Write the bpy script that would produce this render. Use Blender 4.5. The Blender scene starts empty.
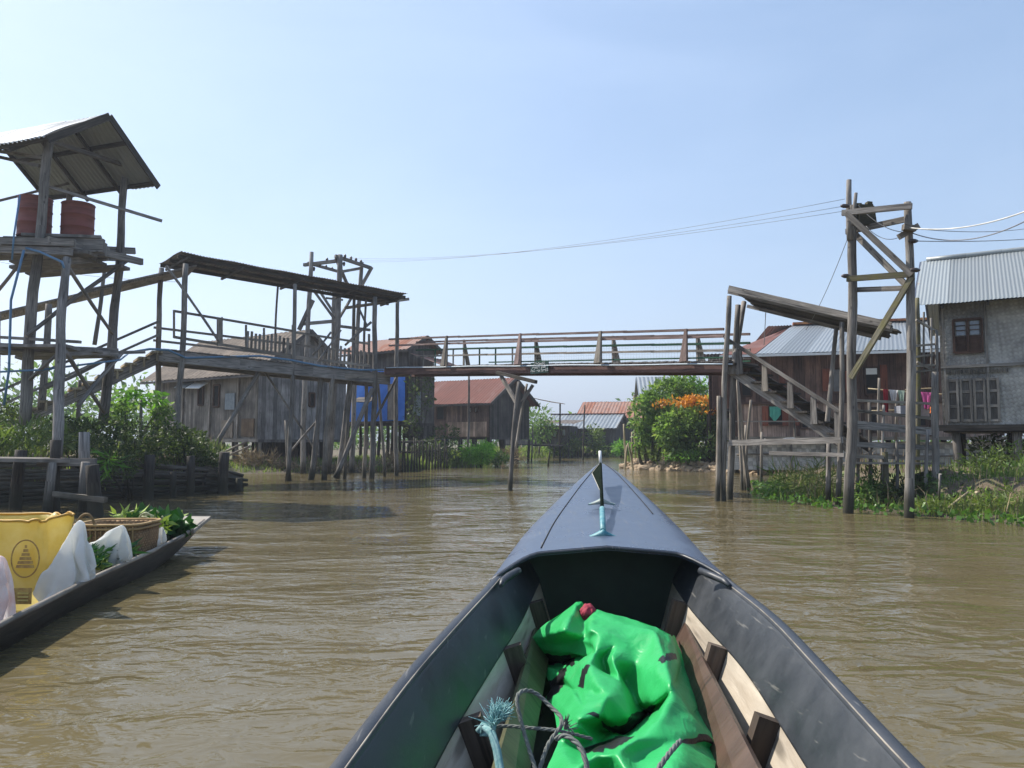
import bpy, bmesh, math, random
import numpy as np
from mathutils import Vector, noise
random.seed(11); rng = np.random.default_rng(11)
sc = bpy.context.scene
COL = sc.collection
V = Vector
R = math.radians

# ------------------------------------------------------------------ camera
CAMZ, F, PIT = 1.3, 768.0, R(4.17)
cd = bpy.data.cameras.new("camera"); cam = bpy.data.objects.new("camera", cd); COL.objects.link(cam)
cam.location = (0, 0, CAMZ); cam.rotation_euler = (R(90) + PIT, 0, 0)
cd.sensor_width = 36; cd.lens = 27; cd.clip_start = .02; cd.clip_end = 9000
sc.camera = cam

def ray(px, py):
    x, y = (px - 512) / F, (384 - py) / F
    return V((x, math.cos(PIT) - y * math.sin(PIT), math.sin(PIT) + y * math.cos(PIT)))
def A(px, py, Y):            # the point seen at a photo position, at distance Y
    d = ray(px, py); return V((0, 0, CAMZ)) + d * (Y / d.y)
def W(px, py, z=0.0):        # the point seen at a photo position, at height z
    d = ray(px, py); return V((0, 0, CAMZ)) + d * ((z - CAMZ) / d.z)

# ------------------------------------------------------------------ mesh builder
class MB:
    def __init__(s): s.v = []; s.f = []; s.uv = []; s.sm = []
    def quad(s, pts, uvs, smooth=False):
        b = len(s.v); s.v += [tuple(p) for p in pts]; s.f.append(tuple(range(b, b + len(pts)))); s.uv += list(uvs); s.sm.append(smooth)
    def beam(s, p0, p1, w, h, up=(0, 0, 1), w1=None, h1=None):
        p0, p1 = V(p0), V(p1); d = p1 - p0; L = d.length
        if L < 1e-5: return s
        d /= L; up = V(up)
        if abs(d.dot(up)) > .98: up = V((0, 1, 0)) if abs(d.y) < .9 else V((1, 0, 0))
        x = d.cross(up).normalized(); y = x.cross(d).normalized()
        w1 = w if w1 is None else w1; h1 = h if h1 is None else h1
        c = []
        for p, ww, hh in ((p0, w, h), (p1, w1, h1)):
            for sx, sy in ((-1, -1), (1, -1), (1, 1), (-1, 1)):
                c.append(p + x * (sx * ww / 2) + y * (sy * hh / 2))
        o = random.random() * 60; q = random.random() * 60; g = 0
        for i, ww in enumerate((w, h, w, h)):
            j = (i + 1) % 4
            s.quad((c[i], c[4 + i], c[4 + j], c[j]), ((o, q + g), (o + L, q + g), (o + L, q + g + ww), (o, q + g + ww))); g += ww
        s.quad((c[0], c[1], c[2], c[3]), ((o, q), (o, q + w), (o + .02, q + w), (o + .02, q)))
        s.quad((c[7], c[6], c[5], c[4]), ((o, q), (o, q + w), (o + .02, q + w), (o + .02, q)))
        return s
    def tube(s, pts, rad, n=8, cap=True, smooth=True):
        pts = [V(p) for p in pts]; m = len(pts)
        if not hasattr(rad, '__len__'): rad = [rad] * m
        rings = []; o = random.random() * 60; q = random.random() * 60; L = 0; Ls = [0]
        ref = None
        for i in range(m):
            t = (pts[min(i + 1, m - 1)] - pts[max(i - 1, 0)])
            t = t.normalized() if t.length > 1e-9 else V((0, 0, 1))
            if ref is None: ref = V((0, 1, 0)) if abs(t.y) < .8 else V((1, 0, 0))
            x = t.cross(ref).normalized(); y = x.cross(t).normalized(); ref = y
            rings.append([pts[i] + (x * math.cos(2 * math.pi * k / n) + y * math.sin(2 * math.pi * k / n)) * rad[i] for k in range(n)])
            if i: L += (pts[i] - pts[i - 1]).length; Ls.append(L)
        b = len(s.v)
        for rg in rings: s.v += [tuple(p) for p in rg]
        for i in range(m - 1):
            cr = 2 * math.pi * rad[i] / n
            for k in range(n):
                k2 = (k + 1) % n
                s.f.append((b + i * n + k, b + i * n + k2, b + (i + 1) * n + k2, b + (i + 1) * n + k)); s.sm.append(smooth)
                s.uv += [(o + Ls[i], q + k * cr), (o + Ls[i], q + (k + 1) * cr), (o + Ls[i + 1], q + (k + 1) * cr), (o + Ls[i + 1], q + k * cr)]
        if cap:
            for i0, rv in ((0, True), (m - 1, False)):
                idx = [b + i0 * n + k for k in range(n)]
                if rv: idx.reverse()
                s.f.append(tuple(idx)); s.sm.append(False); s.uv += [(o + .01 * k, q) for k in range(n)]
        return s
    def pole(s, p0, p1, r0, r1=None, n=8, bend=None, wob=.12):
        p0, p1 = V(p0), V(p1); r1 = r0 * .85 if r1 is None else r1; L = (p1 - p0).length
        m = max(3, min(14, int(L / .35) + 2)); d = (p1 - p0).normalized()
        x = d.cross(V((0, 1, .2))).normalized(); y = d.cross(x)
        bend = L * .008 * random.choice((-1, 1)) if bend is None else bend
        sd = random.random() * 99; pts = []; rad = []
        for i in range(m):
            t = i / (m - 1); e = math.sin(math.pi * t)
            r = r0 + (r1 - r0) * t
            off = x * (bend * e + noise.noise(V((sd, t * L * .8, 0))) * r * .45) + y * (noise.noise(V((sd + 7, t * L * .8, 0))) * r * .45)
            pts.append(p0 + (p1 - p0) * t + off); rad.append(r * (1 + wob * noise.noise(V((sd, 3, t * L * 1.7)))))
        return s.tube(pts, rad, n)
    def slab(s, a, b, c, d, th, swap=False, u0=0.0, v0=0.0):   # thick panel, a-b across, a-d up
        a, b, c, d = V(a), V(b), V(c), V(d); n = (b - a).cross(d - a).normalized() * th
        lo = [a - n, b - n, c - n, d - n]; hi = [a, b, c, d]
        wu, hv = (b - a).length, (d - a).length; wu2 = (c - d).length
        uv = [(u0, v0), (u0 + wu, v0), (u0 + wu2, v0 + hv), (u0, v0 + hv)]
        if swap: uv = [(y, x) for x, y in uv]
        s.quad(hi, uv); s.quad(lo[::-1], uv[::-1])
        for i in range(4):
            j = (i + 1) % 4; s.quad((lo[i], lo[j], hi[j], hi[i]), (uv[i], uv[j], uv[j], uv[i]))
        return s
    def poly(s, pts, th, swap=False):       # thick flat polygon (a gable end)
        pts = [V(p) for p in pts]; n = (pts[1] - pts[0]).cross(pts[-1] - pts[0]).normalized()
        x = (pts[1] - pts[0]).normalized(); y = n.cross(x); k = len(pts)
        uv = [((p - pts[0]).dot(x), (p - pts[0]).dot(y)) for p in pts]
        if swap: uv = [(b, a) for a, b in uv]
        lo = [p - n * th for p in pts]
        s.quad(pts, uv); s.quad(lo[::-1], uv[::-1])
        for i in range(k):
            j = (i + 1) % k; s.quad((lo[i], lo[j], pts[j], pts[i]), (uv[i], uv[j], uv[j], uv[i]))
        return s
    def corr(s, a, b, c, d, pitch=.12, amp=.018, rows=6, sag=.012, th=.006):   # corrugated sheet, waves across a-b, a-d down the slope
        a, b, c, d = V(a), V(b), V(c), V(d); n = (b - a).cross(d - a).normalized()
        L = (b - a).length; H = (d - a).length; nx = max(8, int(L / pitch * 6)); sd = random.random() * 90
        for side in (0, 1):
            base = len(s.v)
            for j in range(rows + 1):
                v = j / rows
                for i in range(nx + 1):
                    u = i / nx
                    p = (a * (1 - u) + b * u) * (1 - v) + (d * (1 - u) + c * u) * v
                    sheet = int(u * L / .8)
                    edge = noise.noise(V((sheet * 3.7, sd, 5))) * .05 * (v if j == rows else 0)
                    p = p + (d - a).normalized() * edge + n * (amp * math.sin(2 * math.pi * u * L / pitch) + sag * noise.noise(V((u * L * .7, v * H * .9, sd))) * 2 + (.006 * (sheet % 2)) - side * th)
                    s.v.append(tuple(p))
            for j in range(rows):
                for i in range(nx):
                    q = [base + j * (nx + 1) + i, base + j * (nx + 1) + i + 1, base + (j + 1) * (nx + 1) + i + 1, base + (j + 1) * (nx + 1) + i]
                    uvq = [(i / nx * L + sd, j / rows * H), ((i + 1) / nx * L + sd, j / rows * H), ((i + 1) / nx * L + sd, (j + 1) / rows * H), (i / nx * L + sd, (j + 1) / rows * H)]
                    if side: q.reverse(); uvq.reverse()
                    s.f.append(tuple(q)); s.sm.append(True); s.uv += uvq
        return s
    def loft(s, curves, smooth=True, closed=False, flip=False):
        b = len(s.v); m = len(curves[0]); vv = 0
        for c in curves: s.v += [tuple(p) for p in c]
        for i in range(len(curves) - 1):
            du = (V(curves[i + 1][0]) - V(curves[i][0])).length; g = 0
            for k in range(m if closed else m - 1):
                k2 = (k + 1) % m; dg = (V(curves[i][k2]) - V(curves[i][k])).length
                q = [b + i * m + k, b + i * m + k2, b + (i + 1) * m + k2, b + (i + 1) * m + k]
                uq = [(vv, g), (vv, g + dg), (vv + du, g + dg), (vv + du, g)]
                if flip: q.reverse(); uq.reverse()
                s.f.append(tuple(q)); s.sm.append(smooth); s.uv += uq; g += dg
            vv += du
        return s
    def build(s, name, m, parent=None, loc=None):
        me = bpy.data.meshes.new(name); off = V((0, 0, 0))
        o = bpy.data.objects.new(name, me)
        if parent is not None:
            q = parent
            while q is not None: off += q.location; q = q.parent
            o.parent = parent
        elif loc is not None:
            off = V(loc); o.location = off
        vs = np.array(s.v, dtype=np.float32) - np.array(off, dtype=np.float32)
        me.from_pydata(vs.tolist(), [], s.f)
        uvl = me.uv_layers.new(name="UVMap"); uvl.data.foreach_set('uv', np.array(s.uv, dtype=np.float32).ravel())
        me.polygons.foreach_set('use_smooth', s.sm)
        for x in (m if isinstance(m, (list, tuple)) else [m]): me.materials.append(x)
        me.update(); COL.objects.link(o); return o

def thing(name, label, cat, loc=(0, 0, 0), group=None):
    o = bpy.data.objects.new(name, None); COL.objects.link(o); o.location = loc; o.empty_display_size = .1
    return tag(o, label, cat, group)
def tag(o, label, cat, group=None):
    o['label'] = label; o['category'] = cat
    if group: o['group'] = group
    return o
def struct(o, kind='structure'): o['kind'] = kind; return o
def single(mb, name, m, label, cat, loc, group=None): return tag(mb.build(name, m, loc=loc), label, cat, group)
def copy_thing(o, loc, label=None):
    c = o.copy(); COL.objects.link(c); c.location = loc
    if label: c['label'] = label
    for ch in o.children:
        k = ch.copy(); COL.objects.link(k); k.parent = c
    return c

# ------------------------------------------------------------------ materials
def newmat(name):
    m = bpy.data.materials.new(name); m.use_nodes = True; nt = m.node_tree
    return m, nt, nt.nodes['Principled BSDF']
def nd(nt, t, ins=None, **kw):
    n = nt.nodes.new(t)
    for k, v in kw.items(): setattr(n, k, v)
    for k, v in (ins or {}).items():
        if isinstance(v, bpy.types.NodeSocket): nt.links.new(v, n.inputs[k])
        else: n.inputs[k].default_value = v
    return n
def ln(nt, a, b): nt.links.new(a, b)
def c4(c): return (c[0], c[1], c[2], 1)
def math_(nt, op, a, b=0.0, c=0.0):
    return nd(nt, 'ShaderNodeMath', {0: a, 1: b, 2: c}, operation=op).outputs[0]
def mixc(nt, f, a, b, bt='MIX'):
    n = nt.nodes.new('ShaderNodeMix'); n.data_type = 'RGBA'; n.blend_type = bt
    for i, v in ((0, f), (6, a), (7, b)):
        if isinstance(v, bpy.types.NodeSocket): nt.links.new(v, n.inputs[i])
        else: n.inputs[i].default_value = v if i == 0 else c4(v)
    return n.outputs[2]
def ramp(nt, f, stops):
    n = nt.nodes.new('ShaderNodeValToRGB'); nt.links.new(f, n.inputs[0]); e = n.color_ramp.elements
    while len(e) < len(stops): e.new(.5)
    for i, (p, c) in enumerate(stops): e[i].position = p; e[i].color = c4(c) if hasattr(c, '__len__') else (c, c, c, 1)
    return n.outputs[0]
def uvmap(nt, sx, sy):
    u = nt.nodes.new('ShaderNodeUVMap'); u.uv_map = 'UVMap'
    return nd(nt, 'ShaderNodeMapping', {0: u.outputs[0], 3: (sx, sy, 1)}).outputs[0], u.outputs[0]
def noi(nt, vec, scale, detail=3.0, rough=.55, dist=0.0):
    return nd(nt, 'ShaderNodeTexNoise', {'Vector': vec, 'Scale': scale, 'Detail': detail, 'Roughness': rough, 'Distortion': dist}).outputs[0]
def sep(nt, v):
    n = nd(nt, 'ShaderNodeSeparateXYZ', {0: v}); return n.outputs[0], n.outputs[1], n.outputs[2]
def bump(nt, b, h, strength=.5, dist=.01):
    n = nd(nt, 'ShaderNodeBump', {'Strength': strength, 'Distance': dist, 'Height': h}); ln(nt, n.outputs[0], b.inputs['Normal'])

def wood(name, c1, c2, plank=0.0, rough=.85, grain=35., spec=.3, bs=.5, moss=None, vary=.55, patch=None, wet=False):
    m, nt, b = newmat(name); gv, uv = uvmap(nt, 2.2, grain)
    g = noi(nt, gv, 1.0, 4, .6, .4); lo = noi(nt, uv, 1.1, 3, .6)
    col = mixc(nt, ramp(nt, g, [(.3, 0.), (.72, 1.)]), c1, c2)
    t = ramp(nt, lo, [(.28, 1 - vary), (.72, 1 + vary * .5)])
    col = mixc(nt, 1.0, col, t, 'MULTIPLY'); h = g
    crack = noi(nt, nd(nt, 'ShaderNodeMapping', {0: uv, 3: (1.1, grain * .75, 1)}).outputs[0], 1.0, 2, .5)
    col = mixc(nt, ramp(nt, crack, [(.60, 0.), (.66, .7)]), col, [k * .25 for k in c1])
    knot = nd(nt, 'ShaderNodeTexVoronoi', {'Vector': nd(nt, 'ShaderNodeMapping', {0: uv, 3: (1, 2.2, 1)}).outputs[0], 'Scale': 2.6}).outputs[0]
    col = mixc(nt, ramp(nt, knot, [(.05, .75), (.12, 0.)]), col, [k * .3 for k in c1])
    if plank:
        x, y, z = sep(nt, uv); q = math_(nt, 'DIVIDE', y, plank); fl = math_(nt, 'FLOOR', q); fr = math_(nt, 'FRACT', q)
        wn = nd(nt, 'ShaderNodeTexWhiteNoise', {'W': fl}, noise_dimensions='1D').outputs[0]
        col = mixc(nt, 1.0, col, ramp(nt, wn, [(0., .55), (1., 1.25)]), 'MULTIPLY')
        e = math_(nt, 'MULTIPLY', math_(nt, 'ABSOLUTE', math_(nt, 'SUBTRACT', fr, .5)), 2.0)
        ed = ramp(nt, e, [(.9, 0.), (.98, 1.)])
        col = mixc(nt, math_(nt, 'MULTIPLY', ed, .75), col, (.012, .01, .009))
        h = math_(nt, 'SUBTRACT', math_(nt, 'MULTIPLY', g, .4), ed)
    if moss:
        n2 = noi(nt, uv, 3.2, 4, .65); col = mixc(nt, ramp(nt, n2, [(.45, 0.), (.7, .8)]), col, moss)
    if patch:
        n3 = noi(nt, uv, .7, 2, .5); col = mixc(nt, ramp(nt, n3, [(.52, 0.), (.62, .85)]), col, patch)
    rnd = nt.nodes.new('ShaderNodeObjectInfo').outputs['Random']       # every timber weathers differently
    col = mixc(nt, 1.0, col, ramp(nt, rnd, [(0., (.68, .66, .64)), (.5, (1., .98, .95)), (1., (1.22, 1.2, 1.2))]), 'MULTIPLY')
    if wet:       # algae and water stain near the water line
        pz = sep(nt, nt.nodes.new('ShaderNodeNewGeometry').outputs['Position'])[2]
        wf = ramp(nt, math_(nt, 'ADD', pz, math_(nt, 'MULTIPLY', math_(nt, 'SUBTRACT', lo, .5), .5)), [(.22, .9), (.55, 0.)])
        col = mixc(nt, wf, col, (.035, .034, .022))
    ln(nt, col, b.inputs['Base Color']); b.inputs['Roughness'].default_value = rough; b.inputs['Specular IOR Level'].default_value = spec
    bump(nt, b, h, bs, .012); return m
def metal(name, c, rust, amt=.5, rough=.5, met=.0, streak=.5):
    m, nt, b = newmat(name); uvn = nt.nodes.new('ShaderNodeUVMap'); uvn.uv_map = 'UVMap'; uv = uvn.outputs[0]
    x, y, z = sep(nt, uv)
    wn = nd(nt, 'ShaderNodeTexWhiteNoise', {'W': math_(nt, 'FLOOR', math_(nt, 'DIVIDE', x, .8))}, noise_dimensions='1D').outputs[0]
    mp = nd(nt, 'ShaderNodeMapping', {0: uv, 3: (5, .6, 1)}).outputs[0]
    st = noi(nt, mp, 1.0, 4, .6); pa = noi(nt, uv, 1.3, 4, .6)
    mask = math_(nt, 'ADD', math_(nt, 'MULTIPLY', st, streak), math_(nt, 'ADD', math_(nt, 'MULTIPLY', pa, 1 - streak), math_(nt, 'MULTIPLY', math_(nt, 'SUBTRACT', wn, .5), .22)))
    f = ramp(nt, mask, [(.62 - amt * .35, 0.), (.74 - amt * .35, 1.)])
    base = mixc(nt, 1.0, c, ramp(nt, wn, [(0., .78), (1., 1.1)]), 'MULTIPLY')
    ru = mixc(nt, pa, [k * .6 for k in rust], [min(1, k * 1.3) for k in rust])
    col = mixc(nt, f, base, ru)
    fr = math_(nt, 'FRACT', math_(nt, 'DIVIDE', x, .8)); seam = ramp(nt, fr, [(.0, .55), (.03, 1.)])
    ln(nt, mixc(nt, 1.0, col, seam, 'MULTIPLY'), b.inputs['Base Color'])
    ln(nt, ramp(nt, f, [(0., rough), (1., .9)]), b.inputs['Roughness'])
    b.inputs['Metallic'].default_value = met; return m
def plain(name, c, rough=.6, var=.25, scale=6., spec=.5, b_=.15, c2=None, trans=0.0, det=4):
    m, nt, b = newmat(name); co = nt.nodes.new('ShaderNodeTexCoord').outputs['Object']
    n = noi(nt, co, scale, det, .6)
    if c2 is None: col = mixc(nt, 1.0, c, ramp(nt, n, [(.25, 1 - var), (.75, 1 + var)]), 'MULTIPLY')
    else: col = mixc(nt, ramp(nt, n, [(.38, 0.), (.62, 1.)]), c, c2)
    ln(nt, col, b.inputs['Base Color']); b.inputs['Roughness'].default_value = rough; b.inputs['Specular IOR Level'].default_value = spec
    if b_: bump(nt, b, n, b_, .02)
    if trans:
        tr = nd(nt, 'ShaderNodeBsdfTranslucent', {'Color': col}); ms = nd(nt, 'ShaderNodeMixShader', {0: trans, 1: b.outputs[0], 2: tr.outputs[0]})
        ln(nt, ms.outputs[0], nt.nodes['Material Output'].inputs[0])
    return m
def leafmat(name, c1, c2, tip=None, trans=.35, rough=.5):
    m, nt, b = newmat(name); rn = nt.nodes.new('ShaderNodeNewGeometry').outputs['Random Per Island']
    co = nt.nodes.new('ShaderNodeTexCoord').outputs['Object']; n = noi(nt, co, .9, 2, .5)
    f = math_(nt, 'ADD', math_(nt, 'MULTIPLY', rn, .65), math_(nt, 'MULTIPLY', math_(nt, 'SUBTRACT', n, .32), 1.0))
    stops = [(0.1, c1), (.75, c2)] + ([(.97, tip)] if tip else [])
    col = ramp(nt, f, stops); ln(nt, col, b.inputs['Base Color']); b.inputs['Roughness'].default_value = rough; b.inputs['Specular IOR Level'].default_value = .35
    tr = nd(nt, 'ShaderNodeBsdfTranslucent', {'Color': mixc(nt, 1.0, col, (1.25, 1.35, .7), 'MULTIPLY')}); ms = nd(nt, 'ShaderNodeMixShader', {0: trans, 1: b.outputs[0], 2: tr.outputs[0]})
    ln(nt, ms.outputs[0], nt.nodes['Material Output'].inputs[0]); return m
def weave(name, c1, c2, s, rough=.8, diag=False):
    m, nt, b = newmat(name); uvn = nt.nodes.new('ShaderNodeUVMap'); uvn.uv_map = 'UVMap'; uv = uvn.outputs[0]
    v = nd(nt, 'ShaderNodeMapping', {0: uv, 2: (0, 0, R(38) if diag else 0), 3: (s, s, 1)}).outputs[0]
    x, y, z = sep(nt, v); fx, fy = math_(nt, 'FLOOR', x), math_(nt, 'FLOOR', y)
    ck = math_(nt, 'PINGPONG', math_(nt, 'ADD', fx, fy), 1.0)
    hx = math_(nt, 'SINE', math_(nt, 'MULTIPLY', math_(nt, 'FRACT', x), math.pi)); hy = math_(nt, 'SINE', math_(nt, 'MULTIPLY', math_(nt, 'FRACT', y), math.pi))
    h = math_(nt, 'ADD', math_(nt, 'MULTIPLY', ck, hx), math_(nt, 'MULTIPLY', math_(nt, 'SUBTRACT', 1.0, ck), hy))
    wn = nd(nt, 'ShaderNodeTexWhiteNoise', {'Vector': nd(nt, 'ShaderNodeCombineXYZ', {0: fx, 1: fy}).outputs[0]}, noise_dimensions='2D').outputs[0]
    col = mixc(nt, math_(nt, 'MULTIPLY', math_(nt, 'ADD', wn, ck), .5), c1, c2)
    lo = noi(nt, uv, 1.4, 6, .7, .5); col = mixc(nt, 1.0, col, ramp(nt, lo, [(.3, .45), (.7, 1.45)]), 'MULTIPLY')
    u_, v_, z_ = sep(nt, uv); pn = nd(nt, 'ShaderNodeTexWhiteNoise', {'Vector': nd(nt, 'ShaderNodeCombineXYZ', {0: math_(nt, 'FLOOR', math_(nt, 'MULTIPLY', u_, 1.05)), 1: math_(nt, 'FLOOR', math_(nt, 'MULTIPLY', v_, .9))}).outputs[0]}, noise_dimensions='2D').outputs[0]
    col = mixc(nt, 1.0, col, ramp(nt, pn, [(0., .72), (1., 1.2)]), 'MULTIPLY')
    drip = noi(nt, nd(nt, 'ShaderNodeMapping', {0: uv, 3: (7, .5, 1)}).outputs[0], 1.0, 4, .6); col = mixc(nt, ramp(nt, drip, [(.55, 0.), (.75, .55)]), col, [k * .35 for k in c1])
    col = mixc(nt, ramp(nt, h, [(0., .5), (.35, 0.)]), col, [k * .3 for k in c1])
    ln(nt, col, b.inputs['Base Color']); b.inputs['Roughness'].default_value = rough; bump(nt, b, h, .6, .01); return m

GREY1, GREY2 = (.125, .116, .107), (.36, .335, .305)
M = {}
M['post'] = wood('weathered_post_wood', GREY1, GREY2, wet=True)
M['post2'] = wood('pale_bare_pole_wood', (.16, .14, .115), (.38, .34, .29), wet=True)
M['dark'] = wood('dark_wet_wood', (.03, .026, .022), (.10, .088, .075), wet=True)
M['mossy'] = wood('mossy_post_wood', (.11, .10, .07), (.26, .24, .17), moss=(.17, .16, .035), wet=True)
M['deck'] = wood('walkway_board_wood', (.13, .12, .11), (.34, .31, .28), vary=.4)
M['redbeam'] = wood('red_brown_painted_beam', (.105, .058, .050), (.185, .112, .098), vary=.35, grain=12)
M['redrail'] = wood('faded_red_rail_wood', (.175, .115, .10), (.31, .235, .21), vary=.4)
M['greenrail'] = wood('green_painted_rail_wood', (.025, .085, .05), (.05, .15, .085), vary=.3)
M['wallgrey'] = wood('grey_board_wall', (.19, .17, .15), (.42, .38, .335), plank=.16, patch=(.38, .35, .32))
M['wallgrey2'] = wood('grey_gable_wall', (.175, .168, .162), (.36, .345, .335), plank=.2)
M['wallbrown'] = wood('brown_board_wall', (.13, .082, .064), (.25, .165, .13), plank=.17)
M['wallred'] = wood('red_brown_board_wall', (.165, .095, .072), (.29, .175, .135), plank=.2)
M['wallpale'] = wood('pale_brown_board_wall', (.46, .31, .235), (.66, .48, .37), plank=.17)
M['walldark'] = wood('dark_board_wall', (.085, .078, .074), (.17, .155, .145), plank=.18)
M['shutter'] = wood('red_brown_shutter', (.18, .055, .03), (.27, .09, .05), vary=.3)
M['frame'] = wood('brown_window_frame', (.06, .035, .025), (.12, .07, .05), vary=.3)
M['log'] = wood('old_grey_log', (.09, .083, .072), (.29, .265, .235), wet=True)
M['zinc'] = metal('grey_zinc_sheet', (.30, .325, .325), (.24, .2, .16), -.12, .45, .25)
M['zinc2'] = metal('pale_zinc_sheet', (.31, .335, .345), (.23, .19, .15), -.05, .38, .3)
M['oldtin'] = metal('old_brown_tin_sheet', (.20, .175, .15), (.12, .085, .062), .5, .7, .1)
M['rust'] = metal('rusty_red_tin_sheet', (.22, .105, .088), (.17, .062, .045), .75, .8)
M['rust2'] = metal('faded_rust_tin_sheet', (.34, .20, .155), (.27, .105, .06), .5, .8)
M['thatch'] = wood('brown_dry_thatch', (.07, .056, .043), (.20, .16, .125), grain=60, vary=.5)
M['bamboo'] = wood('dry_bamboo', (.25, .20, .12), (.46, .39, .26), grain=20, vary=.35)
M['drum'] = metal('red_oxide_drum_steel', (.22, .052, .035), (.12, .04, .028), .35, .6)
M['black'] = plain('black_seam_and_room_shade', (.012, .011, .010), .9, b_=0)
M['pane'] = plain('window_pane', (.10, .115, .13), .12, b_=0)
M['white'] = plain('white_paint', (.75, .75, .72), .6, .1)
M['bluepipe'] = plain('blue_water_pipe', (.10, .22, .36), .45, .2)
M['palepipe'] = plain('pale_water_pipe', (.42, .50, .56), .45, .2)
M['wire'] = plain('grey_wire', (.20, .20, .21), .6, b_=0)
M['wirewhite'] = plain('white_wire', (.62, .60, .55), .6, b_=0)
M['insul'] = plain('dark_insulator', (.05, .035, .03), .3, b_=0)
M['bluetarp'] = plain('blue_tarpaulin', (.03, .17, .62), .45, .25, 3., c2=(.05, .22, .72))
M['weave'] = weave('grey_woven_bamboo_wall', (.30, .283, .255), (.40, .38, .345), 15, diag=True)
M['weave2'] = weave('pale_bamboo_mat_fence', (.34, .325, .30), (.56, .54, .50), 6)
M['basket'] = weave('brown_wicker', (.21, .115, .05), (.40, .25, .12), 42)
M['brush'] = leafmat('dry_brush', (.14, .10, .065), (.33, .25, .16), trans=.1, rough=.9)
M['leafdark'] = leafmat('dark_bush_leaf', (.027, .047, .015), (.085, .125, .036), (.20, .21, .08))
M['leafmid'] = leafmat('mid_green_leaf', (.055, .115, .03), (.17, .27, .075), (.30, .34, .13), trans=.48)
M['leafbright'] = leafmat('bright_green_leaf', (.07, .18, .025), (.17, .36, .05), (.28, .44, .09), trans=.5)
M['leafpale'] = leafmat('pale_grass_leaf', (.07, .12, .025), (.17, .23, .06), (.30, .28, .13))
M['leafveg'] = leafmat('vegetable_leaf', (.012, .06, .012), (.035, .13, .028), trans=.2, rough=.35)
M['leaflime'] = leafmat('lime_vegetable', (.16, .26, .04), (.34, .44, .09), trans=.2)
M['leaflit'] = leafmat('sunlit_reed_leaf', (.12, .28, .03), (.25, .48, .07), (.36, .55, .12), trans=.55)  # brighter leaf copy with the sunshine put into its colour
M['leafisland'] = leafmat('island_leaf', (.07, .135, .035), (.20, .31, .085), (.40, .44, .19), trans=.5)
M['orange'] = leafmat('orange_flower', (.46, .16, .018), (.74, .33, .04), trans=.35)
M['grass'] = leafmat('bank_grass', (.08, .115, .03), (.20, .26, .075), (.34, .31, .15), trans=.5)
M['hyacinth'] = leafmat('water_plant_leaf', (.05, .12, .02), (.12, .24, .045), trans=.3, rough=.4)
M['stone'] = plain('pale_bank_stone', (.24, .17, .105), .9, .35, 9., c2=(.44, .34, .23), b_=.6)

# ------------------------------------------------------------------ foliage
def np_mesh(name, verts, faces, m, parent=None, loc=None, smooth=False):
    off = V((0, 0, 0)); me = bpy.data.meshes.new(name); o = bpy.data.objects.new(name, me)
    if parent is not None:
        q = parent
        while q is not None: off += q.location; q = q.parent
        o.parent = parent
    elif loc is not None: off = V(loc); o.location = off
    verts = np.asarray(verts, dtype=np.float32) - np.array(off, dtype=np.float32); k = faces.shape[1]
    me.vertices.add(len(verts)); me.vertices.foreach_set('co', verts.ravel())
    me.loops.add(faces.size); me.loops.foreach_set('vertex_index', faces.ravel().astype(np.int32))
    me.polygons.add(len(faces)); me.polygons.foreach_set('loop_start', np.arange(0, faces.size, k, dtype=np.int32))
    if smooth: me.polygons.foreach_set('use_smooth', [True] * len(faces))
    me.materials.append(m); me.update(calc_edges=True); COL.objects.link(o); return o
def unit(a): return a / np.maximum(np.linalg.norm(a, axis=1, keepdims=True), 1e-9)
def leaves(name, pts, out, L, wr, m, parent=None, loc=None, droop=.35, spread=.9, up=.25):
    n = len(pts); t = unit(out + rng.normal(0, spread, (n, 3)) + np.array([0, 0, up])); t[:, 2] -= droop * rng.random(n); t = unit(t)
    s = unit(np.cross(t, rng.normal(0, 1, (n, 3)))); nn = np.cross(s, t)
    ln_ = (L * (.45 + 1.2 * rng.random(n) ** 1.8))[:, None]; w = ln_ * wr
    mid = pts + t * ln_ * .45 + nn * ln_ * .06
    v = np.stack([pts, mid - s * w * .5, pts + t * ln_ - nn * ln_ * .1, mid + s * w * .5], 1).reshape(-1, 3)
    return np_mesh(name, v, np.arange(4 * n).reshape(-1, 4), m, parent, loc)
def cloud(blobs, n, gate=-.05, gs=1.6, pw=.42):
    w = np.array([b[1][0] * b[1][1] * b[1][2] for b in blobs]) ** .75; w /= w.sum()
    P, O = [], []
    for (c, r), k in zip(blobs, (w * n).astype(int)):
        d = unit(rng.normal(0, 1, (k, 3))); rr = rng.random(k) ** pw
        p = np.array(c) + d * np.array(r) * rr[:, None]
        keep = np.array([noise.noise(V(q) * gs) > gate or random.random() < .25 for q in p], dtype=bool) if k else np.zeros(0, bool)
        P.append(p[keep]); O.append(d[keep])
    return np.concatenate(P), np.concatenate(O)
def bush(name, label, cat, blobs, n, L, m, loc, stems=5, wr=.42, group=None, gate=-.05, droop=.35, gs=1.6, part='foliage', stem_r=.03):
    t = thing(name, label, cat, loc, group); P, O = cloud(blobs, n, gate, gs)
    leaves(part, P, O, L, wr, m, t, droop=droop)
    if stems:
        mb = MB()
        for i in range(stems):
            c, r = blobs[i % len(blobs)]; b = V(loc) + V((random.uniform(-.15, .15), random.uniform(-.15, .15), -.1)); e = V(c) + V((random.uniform(-.5, .5) * r[0], random.uniform(-.5, .5) * r[1], random.uniform(0, .5) * r[2]))
            mb.pole(b, e, stem_r, stem_r * .4, 6)
        mb.build('stem', M['dark'], t)
    return t
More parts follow.
